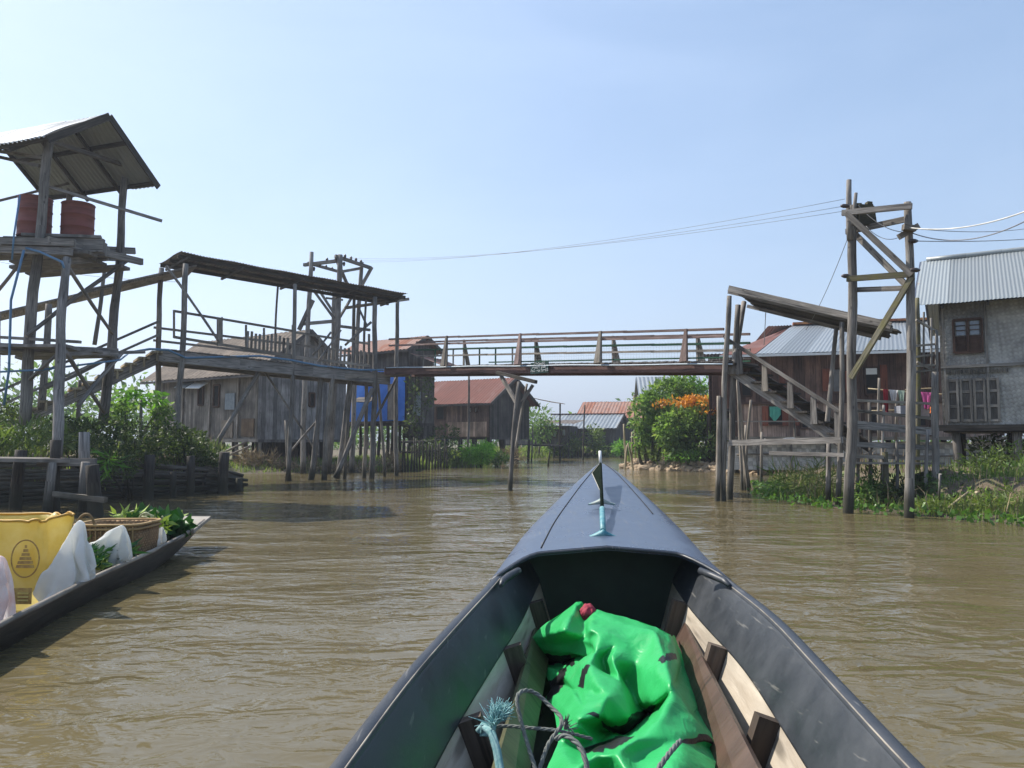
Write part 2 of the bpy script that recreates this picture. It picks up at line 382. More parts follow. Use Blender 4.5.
def blades(name, pts, hmin, hmax, m, w=.012, parent=None, lean=.35):
    n = len(pts); h = (hmin + (hmax - hmin) * rng.random(n))[:, None]; a = rng.random(n) * 2 * np.pi
    d = np.stack([np.cos(a), np.sin(a), np.zeros(n)], 1); s = np.stack([-np.sin(a), np.cos(a), np.zeros(n)], 1); up = np.array([0, 0, 1.])
    ww = w * (.6 + .8 * rng.random(n))[:, None]; le = lean * (.3 + rng.random(n))[:, None]
    mid = pts + up * h * .6 + d * h * le * .35; tip = pts + up * h * (1 - le * .3) + d * h * le
    v = np.stack([pts - s * ww, pts + s * ww, mid + s * ww * .7, mid - s * ww * .7, tip], 1).reshape(-1, 3); b = (np.arange(n) * 5)[:, None]
    f = np.concatenate([b + np.array([0, 1, 2, 2]), b + np.array([3, 2, 4, 4])]) if False else None
    f = np.concatenate([b + np.array([0, 1, 2]), b + np.array([0, 2, 3]), b + np.array([3, 2, 4])])
    return np_mesh(name, v, f, m, parent)

# ------------------------------------------------------------------ light and sky
SUN_EL, SUN_AZ = 47., -62.          # azimuth from +Y, negative to the left
S = V((math.sin(R(SUN_AZ)) * math.cos(R(SUN_EL)), math.cos(R(SUN_AZ)) * math.cos(R(SUN_EL)), math.sin(R(SUN_EL))))
sl = bpy.data.lights.new('sun', 'SUN'); so = bpy.data.objects.new('sun', sl); COL.objects.link(so)
sl.energy = 3.3; sl.angle = R(.5); sl.color = (1, .94, .85); so.rotation_euler = (-S).to_track_quat('-Z', 'Y').to_euler(); so.location = S * 60
wd = bpy.data.worlds.new("World"); sc.world = wd; wd.use_nodes = True; wn = wd.node_tree
sky = wn.nodes.new('ShaderNodeTexSky'); sky.sky_type = 'NISHITA'; sky.sun_disc = False; sky.sun_elevation = R(SUN_EL); sky.sun_rotation = R(SUN_AZ)
sky.air_density = 1.0; sky.dust_density = 1.4; sky.ozone_density = 3.0; sky.altitude = 900
gmn = wn.nodes.new('ShaderNodeGamma'); gmn.inputs[1].default_value = .66     # hazy dry-season sky: evens out the horizon glow
hsn = wn.nodes.new('ShaderNodeHueSaturation'); hsn.inputs['Saturation'].default_value = 1.22
wn.links.new(sky.outputs[0], gmn.inputs[0]); wn.links.new(gmn.outputs[0], hsn.inputs['Color']); 
tcn = wn.nodes.new('ShaderNodeTexCoord'); veil = noi(wn, nd(wn, 'ShaderNodeMapping', {0: tcn.outputs['Generated'], 3: (1.2, 1.2, 4)}).outputs[0], 1.6, 4, .55, .6)     # thin uneven high haze
wn.links.new(mixc(wn, ramp(wn, veil, [(.40, 0.), (.75, .06)]), hsn.outputs[0], (5.6, 6.2, 7.0)), wn.nodes['Background'].inputs[0]); wn.nodes['Background'].inputs[1].default_value = .142
sc.view_settings.view_transform = 'Standard'; sc.view_settings.look = 'None'; sc.view_settings.exposure = 1.3; sc.view_settings.gamma = 1
sc.render.engine = 'CYCLES'; sc.cycles.use_denoising = True; sc.cycles.denoiser = 'OPENIMAGEDENOISE'
sc.cycles.max_bounces = 7; sc.cycles.transparent_max_bounces = 8; sc.cycles.volume_bounces = 0
sc.cycles.sample_clamp_indirect = 6
# ------------------------------------------------------------------ ground and water
WATER = [(-10.2, 15.3), (-7.1, 20), (-8.6, 24), (-10.4, 29.5), (-8, 30.5), (-5.2, 31.5), (-4.4, 33), (-1.7, 38), (-.6, 47), (2, 56), (5, 62), (9.5, 66),
         (8.4, 54), (5.6, 40), (5.3, 36), (6.5, 33.3), (9.4, 30.5), (9.5, 27), (8.0, 24.5), (6.9, 20.5), (5.75, 17), (6.2, 14.3), (7.0, 13.2), (7.7, 11.6), (9.5, 10),
         (40, 7), (80, -60), (80, -220), (-80, -220), (-80, -60), (-40, 8), (-14, 12.6)]
wp = np.array(WATER)
def shore_distance(P):        # + on land, - in the water
    d2 = np.full(len(P), 1e18); ins = np.zeros(len(P), bool)
    for i in range(len(wp)):
        a, b = wp[i], wp[(i + 1) % len(wp)]; ab = b - a; ap = P - a
        t = np.clip((ap @ ab) / (ab @ ab), 0, 1); q = ap - t[:, None] * ab; d2 = np.minimum(d2, (q * q).sum(1))
        c = ((a[1] > P[:, 1]) != (b[1] > P[:, 1])); xx = (b[0] - a[0]) * (P[:, 1] - a[1]) / (b[1] - a[1] + 1e-12) + a[0]
        ins ^= c & (P[:, 0] < xx)
    d = np.sqrt(d2); return np.where(ins, -d, d)
def ground_height(P):
    d = shore_distance(P); x, y = P[:, 0], P[:, 1]
    left = (x < -5) & (y < 27); right = (x > 3.5) & (y < 27.5); isl = (x > 4) & (y >= 27.5) & (y < 44) & (x < 3.5 + (y - 20) * .55)
    hm = np.where(left, .9, np.where(right, np.where((x < 8.1) | (y > 20.5), .2, .6), np.where(isl, .75, .35))); w = np.where(left, .55, np.where(right, 2.2, np.where(isl, 2.0, 2.5)))
    t = np.clip(d / w, 0, 1); t = t * t * (3 - 2 * t)
    def ease(q):
        q = np.clip(q, 0, 1)
        return q * q * (3 - 2 * q)
    wobble = np.array([.55 * noise.noise(V((a * .8, b * .8, 7))) for a, b in P])
    t = np.where(right, .2 * ease(d / .3) + .8 * ease((d - 1.35 + wobble) / .45), t)
    n = np.array([noise.noise(V((a * .9, b * .9, 4))) + .5 * noise.noise(V((a * 2.3, b * 2.3, 9))) if abs(a) < 60 and b < 120 else 0 for a, b in P])
    return np.where(d > 0, hm * t + n * .12 * t, np.maximum(d * .5, -1.4))
def gh(x, y): return float(ground_height(np.array([[x, y]]))[0])
xs = np.concatenate([[-5000, -1500, -500, -160, -80], np.arange(-45, 45.1, .4), [80, 160, 500, 1500, 5000]])
ys = np.concatenate([[-5000, -1200, -300, -100, -30], np.arange(-6, 78, .4), [95, 140, 250, 600, 1500, 5000]])
gx, gy = np.meshgrid(xs, ys); GP = np.stack([gx.ravel(), gy.ravel()], 1); GZ = ground_height(GP)
nxg, nyg = len(xs), len(ys); ii = (np.arange(nyg - 1)[:, None] * nxg + np.arange(nxg - 1)).ravel()
gm, nt, b = newmat('bank_earth'); geo = nt.nodes.new('ShaderNodeNewGeometry').outputs['Position']
n1 = noi(nt, geo, .8, 5, .65); n2 = noi(nt, geo, 6, 4, .6); px_, py_, pz_ = sep(nt, geo)
earth = mixc(nt, ramp(nt, n2, [(.3, 0.), (.7, 1.)]), (.075, .057, .036), (.17, .13, .085)); green = mixc(nt, n2, (.06, .10, .02), (.12, .17, .045))
col = mixc(nt, ramp(nt, n1, [(.50, 0.), (.64, .9)]), earth, green)
ln(nt, mixc(nt, ramp(nt, pz_, [(.02, .8), (.25, 0.)]), col, (.07, .055, .035)), b.inputs['Base Color']); b.inputs['Roughness'].default_value = .95; bump(nt, b, n2, .8, .05)
struct(np_mesh('ground', np.stack([GP[:, 0], GP[:, 1], GZ], 1), np.stack([ii, ii + 1, ii + nxg + 1, ii + nxg], 1), gm, smooth=True))

wm, nt, b = newmat('muddy_river_water'); geo = nt.nodes.new('ShaderNodeNewGeometry').outputs['Position']
m1 = nd(nt, 'ShaderNodeMapping', {0: geo, 2: (0, 0, R(12)), 3: (.75, 1.5, 1)}).outputs[0]; m2 = nd(nt, 'ShaderNodeMapping', {0: geo, 2: (0, 0, R(-20)), 3: (1, 1.7, 1)}).outputs[0]
w1 = noi(nt, m1, 1.25, 2, .45, .8); w2 = noi(nt, m2, 3.4, 2, .5, 1.2); w3 = noi(nt, m1, 12, 2, .5, .3); gust = noi(nt, geo, .22, 3, .6)
hh = math_(nt, 'ADD', math_(nt, 'ADD', math_(nt, 'MULTIPLY', w1, 1.0), math_(nt, 'MULTIPLY', w2, .34)), math_(nt, 'MULTIPLY', w3, .035))
hh = math_(nt, 'MULTIPLY', hh, ramp(nt, gust, [(.36, .25), (.64, 1.3)]))
mud = mixc(nt, noi(nt, geo, .35, 4, .6), (.104, .083, .039), (.146, .119, .061))
ln(nt, mud, b.inputs['Base Color']); b.inputs['Roughness'].default_value = .07; b.inputs['IOR'].default_value = 1.33; b.inputs['Specular IOR Level'].default_value = .5
bump(nt, b, hh, 1.0, .066)
struct(np_mesh('water', np.array([(-5000, -5000, 0), (5000, -5000, 0), (5000, 5000, 0), (-5000, 5000, 0)], float), np.array([[0, 1, 2, 3]]), wm))

# far hills
hv = []; hx = np.linspace(-900, 1100, 90)
for r_ in range(12):
    for x in hx:
        e = math.sin(math.pi * min(1, r_ / 11)) ; hgt = 62 + 26 * noise.noise(V((x * .004, 2.2, 0))) + 9 * noise.noise(V((x * .02, 1, r_ * .3)))
        hgt *= 1.0 - .45 * min(1, max(0, (x - 60) / 500)); hv.append((x, 1500 + r_ * 60, max(-2, hgt * e)))
hf = [(j * 90 + i, j * 90 + i + 1, j * 90 + i + 91, j * 90 + i + 90) for j in range(11) for i in range(89)]
struct(np_mesh('hills', np.array(hv), np.array(hf), plain('hill_forest', (.05, .085, .03), .9, .4, .02, b_=0), smooth=True))

# ------------------------------------------------------------------ footbridge
def RH(s): return .78 * (1.28 - .34 * s / 12.85)        # the rails stand a little taller at the left end
BO, BU, BV = V((-4.3, 26, 0)), V((.698, -.716, 0)), V((.716, .698, 0)); BL = 12.85
def BZ(s): return 3.5 - .73 * max(0, s) / BL + .015 * math.sin(math.pi * max(0, min(1, s / BL)))      # underside of the bridge beam
def B(s, t, z): return BO + BU * s + BV * t + V((0, 0, z))
WID = 1.15
br = thing('footbridge', 'long red brown wooden footbridge with slim rails crossing the channel', 'bridge', (0, 20, 0))
for t in (0, WID):
    mb = MB(); q = [0, 3.3, 6.6, 9.8, BL]
    for a, c in zip(q[:-1], q[1:]): mb.beam(B(a, t, BZ(a) + .12), B(c, t, BZ(c) + .12), .1, .22)
    mb.build('side_beam', M['redbeam'], br)
mb = MB(); k = 0
while k * .2 < BL:
    s = k * .2 + .1; mb.beam(B(s, -.07, BZ(s) + .25 + random.uniform(-.006, .006)), B(s, WID + .07 + random.uniform(-.03, .05), BZ(s) + .25), .185, .035); k += 1
mb.build('deck', M['deck'], br)
for t, hs in ((0, ((.98, 'redrail'), (.76, 'redrail'))), (WID, ((.98, 'redrail'), (.70, 'greenrail'), (.48, 'post2')))):
    for h, mm in hs:
        mb = MB(); q = [.3, 3.9, 7.2, 10.2, BL]
        for a, c in zip(q[:-1], q[1:]): mb.beam(B(a - .1, t, BZ(a) + .25 + h * RH(a)), B(c, t, BZ(c) + .25 + h * RH(c)), .05, .055)
        mb.build('rail', M[mm], br)
for t, ss in ((0, (3.29, 6.52, 9.39, 11.9)), (WID, (2.71, 5.95, 8.84, 11.44))):      # tapered brackets holding the rails
    for s in ss:
        mb = MB(); z = BZ(s) + .24; o = -.07 if t == 0 else .07
        mb.beam(B(s + .03, t + o * 3, z), B(s, t + o * .4, z + 1.02 * RH(s)), .19, .05, up=BV, w1=.06); mb.beam(B(s, t + o * .3, z), B(s, t + o * .3, z + 1.03 * RH(s)), .05, .05, up=BV)
        mb.build('rail_bracket', M['redrail'] if s in (6.52, 11.9) else M['post2'], br)
for s in (.6, 1.25, 2.2, 3.5, 4.25, 5.0):
    MB().beam(B(s, WID, BZ(s) + .25), B(s, WID, BZ(s) + .25 + .7 * RH(s)), .05, .05).build('baluster', M['greenrail' if s in (1.25, 3.5, 4.25) else 'post2'], br)
for t in (0, WID):
    mb = MB(); a = 5.2
    mb.beam(B(a, t, BZ(a) + .34), B(BL, t, BZ(BL) + .34), .03, .035); mb.build('kick_rail', M['greenrail'], br)
mb = MB()                                   # wire netting under the far rail
for k in range(int(7.6 / .09)):
    s = 5.2 + k * .09; mb.beam(B(s, WID + .02, BZ(s) + .38), B(s, WID + .02, BZ(s) + .85), .003, .003)
for k in range(6): mb.beam(B(5.2, WID + .02, BZ(5.2) + .4 + k * .085), B(BL, WID + .02, BZ(BL) + .4 + k * .085), .003, .003)
mb.build('netting', M['wirewhite'], br)
# middle support
mb = MB(); mb.pole(W(509, 491) - V((0, 0, .8)), A(519, 382, 20.4), .065, .05, 9, bend=.05); mb.build('support_post', M['post'], br)
mb = MB(); mb.pole(A(515, 452, 20.55), A(527, 384, 20.9), .034, .03, 8); mb.build('support_post', M['post2'], br)
mb = MB(); mb.beam(A(497, 372.5, 21.5), A(536, 382, 20.0), .09, .09); mb.build('cross_head', M['dark'], br)
mb = MB(); mb.beam(A(501, 376, 21.5), A(516, 402, 20.5), .08, .09); mb.beam(A(533, 385, 20.6), A(522, 402, 20.6), .08, .09); mb.build('brace', M['post'], br)
# posts at the right end of the bridge
for (x0, x1, y1, yb, r, Y) in ((723, 729, 296, 502, .11, 16.6), (730, 738, 305, 503, .12, 16.9)):
    mb = MB(); mb.pole(A(x0, yb + 25, Y), A(x1, y1, Y), r * .62, r * .5, 9); mb.build('end_post', M['post'], br)
mb = MB(); mb.pole(A(716, 525, 16.5), A(719, 396, 16.6), .06, .05, 7); mb.build('end_post', M['post2'], br)
mb = MB(); mb.pole(A(733, 375, 16.7), A(744, 302, 17.2), .065, .055, 8); mb.build('end_post', M['post'], br)
# sign with white lettering
sg = thing('bridge_sign', 'small dark green sign with white writing fixed to the bridge beam', 'sign', B(7.95, -.07, BZ(8) + .12))
s0 = 7.0; zc = BZ(7.3) + .0
mb = MB(); mb.slab(B(s0, -.085, zc), B(s0 + .66, -.085, zc), B(s0 + .66, -.085, zc + .3), B(s0, -.085, zc + .3), -.025); mb.build('board', plain('sign_green', (.012, .05, .04), .5, .2), sg)
mb = MB()
def glyph(mb, s, z, r, arc, rot):
    pts = [B(s + r * math.cos(rot + a), -.115, z + r * math.sin(rot + a)) for a in np.linspace(0, arc, 12)]; mb.tube(pts, .0055, 5)
for row, (n, x0, dx) in enumerate(((8, .16, .052), (9, .10, .056), (12, .04, .054))):
    for i in range(n):
        if random.random() < .1: continue
        glyph(mb, s0 + x0 + i * dx, zc + .245 - row * .09, .021, random.choice((5.2, 4.4, 6.28, 3.6)), random.choice((0, 1.57, 3.14, 4.7)))
        if random.random() < .4: glyph(mb, s0 + x0 + i * dx, zc + .28 - row * .09, .012, 3.2, 0)
mb.build('lettering', M['white'], sg)

# stairs down from the right end, under their own sloping roof
SO = B(BL, 0, 0)
def Sx(s, t, z): return SO + BU * s + BV * t + V((0, 0, z))
SL = 2.55; z0, z1 = BZ(BL) + .25, 1.28
def SZ(s): return z0 + (z1 - z0) * s / SL
st = thing('covered_staircase', 'grey wooden staircase with a handrail under a sloping plank roof', 'staircase', tuple(Sx(SL, .5, 0)))
for t in (0, 1.05):
    mb = MB(); mb.beam(Sx(-.02, t + .1, SZ(0) - .11), Sx(SL + .1, t + .1, SZ(SL) - .16), .06, .2); mb.build('stringer', M['post' if t == 0 else 'dark'], st)
for k in range(8):
    s = .12 + k * .32; mb = MB(); mb.beam(Sx(s, -.03, SZ(s) + .02), Sx(s, 1.08, SZ(s) + .02), .26, .04); mb.build('tread', M['dark'], st)
for t in (-.05,):
    mb = MB(); mb.beam(Sx(.05, t, SZ(0) + .52), Sx(SL - .05, t, SZ(SL) + .58), .05, .07); mb.build('handrail', M['post'], st)
for s in (.38, .95, 1.5, 1.98, 2.45):
    mb = MB(); mb.beam(Sx(s, -.02, SZ(s) - .05), Sx(s, -.02, SZ(s) + .5), .14, .035, up=BV, w1=.10); mb.build('baluster', M['post2' if s == .95 else 'post'], st)
mb = MB(); a0, a1 = A(731, 289, 16.6), A(893, 326, 14.2); v2 = V((.716, .698, 0)) * 1.5 + V((0, 0, -.26))
for k in range(7):
    f0, f1 = k / 7, (k + 1) / 7 - .012; ex = random.uniform(-.15, .15)
    c0, c1 = a0 + v2 * f0, a1 + v2 * f0; d0, d1 = a0 + v2 * f1, a1 + v2 * f1
    dd = (c1 - c0).normalized(); c1 = c1 - dd * .75 * f0; d1 = d1 - dd * .75 * f0; c0 = c0 - dd * .3 * f0; d0 = d0 - dd * .3 * f0; mb.slab(c0 - dd * ex * .3 + V((0, 0, .012 * (k % 2))), c1 + dd * ex, d1 + dd * ex, d0 - dd * ex * .3 + V((0, 0, .012 * (k % 2))), -.035)
mb.build('roof', M['dark'], st)
mb = MB()
for f_ in (.06, .9): mb.beam(a0 + v2 * f_ - V((0, 0, .06)) - (a1 - a0).normalized() * (.1 + .3 * f_), a1 + v2 * f_ - V((0, 0, .06)) - (a1 - a0).normalized() * .85 * f_, .06, .08)
mb.beam(a0 - BV * .1 + V((0, 0, .0)), a1 - BV * .1, .03, .13)
mb.build('roof_beam', M['post'], st)
for (x0, y0, x1, y1, Y) in ((826, 440, 836, 328, 15.6), (838, 505, 842, 322, 14.9), (828, 500, 829, 440, 15.2)):
    mb = MB(); mb.pole(A(x0, y0, Y), A(x1, y1, Y), .055, .045, 8); mb.build('post', M['post'], st)
mb = MB(); mb.beam(A(730, 443, 16.5), A(842, 440, 14.6), .1, .12); mb.beam(A(770, 453, 15.7), A(845, 455, 14.5), .08, .07); mb.build('tie_beam', M['post'], st)

# low gangway from the stairs to the right-hand house
gw = thing('gangway', 'low grey plank gangway with crooked rails behind the twin post pylon', 'gangway', (7.5, 14.8, 0))
for y0, y1, h in ((410, 419, .06), (424, 432, .15), (444, 448, .1), (456, 459, .07), (400, 404, .05)):
    mb = MB(); mb.beam(A(848, y0, 14.6), A(938, y1, 15.6), .05, h); mb.build('rail', M['post2' if h < .08 else 'post'], gw)
mb = MB()
for k in range(7): mb.beam(A(846, 463, 14.6 + k * .16), A(942, 463.5, 15.4 + k * .16), .15, .035)
mb.build('deck', M['deck'], gw)
for x, yt, yb, r in ((870, 400, 500, .05), (886, 452, 512, .1), (897, 440, 505, .045), (934, 372, 505, .09), (911, 395, 500, .045), (882, 405, 480, .04), (858, 408, 505, .045), (926, 430, 500, .05)):
    mb = MB(); mb.pole(A(x, yb, 15.0), A(x + random.uniform(-2, 2), yt, 15.0), r * .8, r * .65, 8); mb.build('post', M['mossy' if r > .09 else 'post'], gw)

# ------------------------------------------------------------------ covered walkway on the left
KO, KU, KV = V((-10.3, 22.5, 0)), V((.846, .533, 0)), V((-.533, .846, 0)); KL = 6.9
def KZ(s): return 3.82 - .37 * s / 6.57
def K(s, t, z): return KO + KU * s + KV * t + V((0, 0, z))
def kx(px): return ((px - 512) / F * 22.5 + 10.3) / (.846 - (px - 512) / F * .533)    # walkway station seen at a photo column
wk = thing('covered_walkway', 'roofed grey wooden walkway on tall crooked stilts at the left bank', 'walkway', (-7.5, 24.5, 0))
for t in (0, 1.3):
    mb = MB(); q = [-.1, 2.2, 4.5, KL + .3]
    for a, c in zip(q[:-1], q[1:]): mb.beam(K(a, t, KZ(a) - .05), K(c, t, KZ(c) - .05), .12, .34)
    mb.build('deck_beam', M['post'], wk)
mb = MB(); k = 0
while k * .19 < KL: s = k * .19 + .1; mb.beam(K(s, -.06 - random.random() * .05, KZ(s) + .15), K(s, 1.4, KZ(s) + .15), .175, .035); k += 1
mb.build('deck', M['deck'], wk)
def rpx(px, py, t=0.0):
    s = kx(px); Y = (KO + KU * s + KV * t).y; return A(px, py, Y)
for (xa, ya, xb, yb, w) in ((174, 311, 293, 331, .07), (174, 337, 293, 356, .08), (293, 332, 370, 344, .07), (293, 357, 370, 366, .08), (174, 310, 174, 338, .06), (219, 319, 219, 346, .13), (222, 317, 222, 345, .04), (246, 325, 246, 348, .06), (264, 328, 264, 350, .06), (293, 325, 293, 357, .08), (320, 338, 320, 358, .08), (369, 334, 369, 366, .07), (243, 349, 293, 358, .05)):
    mb = MB(); mb.beam(rpx(xa, ya), rpx(xb, yb), .05, w) if abs(xa - xb) > 5 else mb.beam(rpx(xa, ya), rpx(xb, yb), w, .05, up=KV); mb.build('rail' if abs(xa - xb) > 5 else 'rail_post', M['post2'], wk)
for i, x in enumerate(list(range(247, 291, 4)) + list(range(324, 367, 4))):
    y0 = 331 + (x - 250) * .165; mb = MB(); mb.beam(rpx(x, y0 + 20, .05), rpx(x + 1, y0 + random.uniform(-1, 2), .05), .075, .03, up=KV); mb.build('picket', M['post2' if i % 3 else 'post'], wk)
for y0, y1 in ((312, 341), (322, 350)):
    mb = MB(); mb.beam(K(-.1, 1.3, KZ(0) + .95 - (y0 - 312) * .04), K(KL, 1.3, KZ(KL) + .95 - (y0 - 312) * .04), .05, .07); mb.build('rail', M['post'], wk)
n0, n1 = A(181, 251.5, 22.8), A(408, 294, 26.6); f0, f1 = n0 + KV * 2.1 + KU * -.35, n1 + KV * 1.9
mb = MB(); mb.corr(n0, n1, f1, f0, .09, .014, 6, .03); mb.build('roof', M['oldtin'], wk)
mb = MB()
for v_ in (.12, .5, .9): mb.beam(n0.lerp(f0, v_) - V((0, 0, .09)), n1.lerp(f1, v_) - V((0, 0, .09)), .07, .11)
for u_ in (.03, .25, .5, .75, .97): mb.beam(n0.lerp(n1, u_) - V((0, 0, .16)) - KV * .1, f0.lerp(f1, u_) - V((0, 0, .16)), .06, .07)
mb.build('roof_frame', M['dark'], wk)
# posts from ground to roof and stilts: (x bottom, y bottom, x top, y top, radius, across, material)
for (x0, y0, x1, y1, r, t, mm) in ((172, 470, 186, 264, .13, 0, 'post'), (158, 470, 161, 268, .12, 1.3, 'post'), (287, 474, 295, 284, .10, 0, 'post'), (275, 345, 278, 285, .055, 1.3, 'post'),
                                   (371, 480, 375, 297, .13, 0, 'post'), (397, 480, 398, 300, .11, 1.4, 'post'), (352, 366, 354, 294, .09, 1.3, 'post'), (364, 344, 366, 300, .06, .3, 'post')):
    mb = MB(); mb.pole(rpx(x0, y0 + 10, t), rpx(x1, y1, t), r * .74, r * .62, 9); mb.build('post', M[mm], wk)
for (x0, y0, x1, y1, r, t, mm) in ((310, 476, 322, 372, .13, .3, 'post'), (323, 477, 333, 375, .12, 0, 'post2'), (336, 478, 350, 372, .11, .7, 'post'), (344, 478, 352, 376, .08, .2, 'post2'), (385, 470, 377, 375, .07, 1.3, 'post'), (364, 476, 366, 376, .09, .5, 'post2'), (290, 474, 286, 420, .09, .2, 'post2')):
    mb = MB(); mb.pole(rpx(x0, y0 + 10, t), rpx(x1, y1, t), r * .76, r * .64, 9); mb.build('stilt', M[mm], wk)
for (x0, y0, x1, y1, r, t) in ((335, 478, 372, 388, .11, -.15), (211, 452, 262, 366, .10, .2), (166, 266, 219, 342, .055, -.06), (331, 332, 313, 355, .05, -.1), (318, 362, 341, 330, .045, -.12), (262, 368, 318, 455, .045, 1.2), (318, 420, 290, 452, .05, 1.0), (375, 420, 397, 376, .06, .6), (371, 322, 345, 345, .06, .4)):
    mb = MB(); mb.pole(rpx(x0, y0, t), rpx(x1, y1, t), r * .75, r * .68, 7); mb.build('brace', M['post'], wk)
mb = MB(); mb.beam(rpx(344, 376), rpx(408, 374), .16, .18); mb.build('cross_head', M['post2'], wk)
mb = MB(); mb.beam(A(345, 308, 27), A(409, 299, 28), .08, .1); mb.build('roof_tie', M['post2'], wk)
# stairs going down on the left of it, with a narrow roof of their own
def Kd(s): return 3.85 + .56 * s            # s negative: going down
sw = thing('walkway_stairs', 'worn wooden stairs with a narrow roof descending behind the water tower', 'staircase', tuple(K(-2.5, .6, 0)))
for t in (.1, 1.2): mb = MB(); mb.beam(K(-.05, t, Kd(0) - .1), K(-4.6, t, Kd(-4.6) - .1), .07, .3); mb.build('stringer', M['post'], sw)
for k in range(13):
    s = -.15 - k * .34; mb = MB(); mb.beam(K(s, -.15, Kd(s) + .1), K(s, 1.3, Kd(s) + .1), .3, .06); mb.build('tread', M['bamboo'], sw)
    mb = MB(); mb.beam(K(s, -.12, Kd(s) + .08), K(s, -.12, Kd(s) - .16), .05, .05); mb.build('bracket', M['bamboo'], sw)
for h in (.95, .55):
    mb = MB(); mb.beam(K(-.1, .0, Kd(0) + h), K(-4.4, .0, Kd(-4.4) + h), .05, .07); mb.build('handrail', M['post'], sw)
r0, r1 = A(194, 266, 23.2), A(-40, 321, 20.2)
mb = MB(); mb.slab(r0, r0 + KV * 1.5, r1 + KV * 1.5, r1, .05); mb.slab(r0 + V((.1, -.05, .03)), r0 + KV * 1.55 + V((.1, 0, .03)), (r0 + r1) / 2 + KV * 1.55 + V((0, 0, .05)), (r0 + r1) / 2 + V((0, -.05, .05)), .04); mb.build('roof', M['post'], sw)
for (x0, y0, x1, y1, Y, r) in ((41, 410, 49, 304, 21, .1), (95, 345, 104, 272, 22, .06), (78, 420, 80, 380, 21.6, .06), (-5, 420, -3, 312, 20.5, .09)):
    mb = MB(); mb.pole(A(x0, y0, Y), A(x1, y1, Y), r, r * .85, 8); mb.build('post', M['post'], sw)

# ------------------------------------------------------------------ water tower
tw = thing('water_tower', 'tall timber water tower with a gabled tin roof on the left bank', 'water tower', (-9.6, 17.3, .8))
def tpole(name, p0, p1, r, r1=None, mm='post', n=9): mb = MB(); mb.pole(p0, p1, r * .8, (r1 or r * .85) * .8, n); return mb.build(name, M[mm], tw)
tpole('post', A(24, 425, 16.2), A(50, 140, 16.2), .15, .11)
tpole('post', A(57, 456, 14.7), A(66, 258, 15.9), .13, .10)
tpole('post', A(64, 300, 19), A(70, 182, 19.2), .1, .09)
tpole('post', A(103, 425, 18.3), A(124, 178, 18.3), .15, .1)
tpole('post', A(-30, 425, 17.2), A(-22, 160, 17.2), .12, .1)
apex = A(108, 114, 17.0); rd = V((-.94, .34, 0)); pr = V((.34, .94, 0))
far_ = apex + rd * 3.6; er = pr * 1.5 - V((0, 0, 1.18)); el = -pr * 1.5 - V((0, 0, 1.1))
mb = MB(); mb.corr(apex, far_, far_ + er, apex + er, .13, .02, 6, .02); mb.corr(far_, apex, apex + el, far_ + el, .13, .02, 6, .02); mb.build('roof', M['zinc2'], tw)
mb = MB(); dz = V((0, 0, .07))
for u_ in (.35, .93):
    for e_ in (er, el): mb.beam(apex + e_ * u_ - dz - rd * .02, far_ + e_ * u_ - dz, .06, .09)
mb.beam(apex - dz, far_ - dz, .06, .1)
for u_ in (.3, .62, .97):
    q = apex + rd * 3.6 * u_ - V((0, 0, .15))
    for e_ in (er, el): mb.beam(q, q + e_, .06, .08)
mb.build('rafter', M['dark'], tw)
mb = MB()
for e_ in (er, el): mb.beam(apex - rd * .05 - V((0, 0, .06)), apex - rd * .05 + e_ - V((0, 0, .06)), .03, .16)
mb.build('barge_board', M['dark'], tw)
for a, c, w in (((-10, 150, 17.3), (45, 158, 16.2), .07), ((-10, 155, 17.3), (40, 166, 16.2), .07), ((52, 142, 16.3), (124, 165, 18.2), .09), ((46, 186, 16.3), (162, 221, 17.6), .06), ((-10, 203, 17.2), (70, 183, 19), .06)):
    mb = MB(); mb.beam(A(*a), A(*c), w, w); mb.build('tie', M['post'], tw)
# tank platform and lower platform
def plat(name, pts, n, z, mm, th=.05):
    a, b, c, d = [V((p[0], p[1], z)) for p in pts]; mb = MB()
    for k in range(n):
        f0, f1 = k / n, (k + 1) / n - .15 / n; e0, e1 = random.uniform(-.35, .2), random.uniform(-.2, .3); u = (b - a).normalized()
        mb.slab(a.lerp(d, f0) - u * e0, b.lerp(c, f0) + u * e1, b.lerp(c, f1) + u * e1, a.lerp(d, f1) - u * e0, th)
    return mb.build(name, M[mm], tw)
pa, pb, pc, pd = A(-30, 238, 15.9), A(62, 245, 15.9), A(122, 256, 18.1), A(40, 250, 19)
plat('platform', (pa, pb, pc, pd), 5, pb.z, 'post', .07)
for a, c in (((-30, 240, 15.7), (75, 243, 15.9)), ((-30, 248, 15.8), (72, 252, 15.9)), ((48, 240, 15.8), (142, 262, 18)), ((30, 246, 17), (135, 251, 18.6)), ((-20, 252, 18.5), (120, 258, 18.3)), ((60, 262, 16.2), (125, 256, 18.2))):
    mb = MB(); mb.beam(A(*a), A(*c), .09, .15); mb.build('platform_beam', M['post'], tw)
qa, qb, qc, qd = A(-30, 340, 15.8), A(70, 344, 15.8), A(118, 352, 18.0), A(20, 346, 18.6)
plat('platform', (qa, qb, qc, qd), 5, qb.z, 'deck', .06)
for a, c, w in (((-20, 346, 15.6), (118, 352, 17.4), .16), ((-20, 336, 16.6), (80, 342, 15.7), .06), ((60, 354, 15.9), (144, 352, 18.4), .08)):
    mb = MB(); mb.beam(A(*a), A(*c), .08, w); mb.build('platform_beam', M['post'], tw)
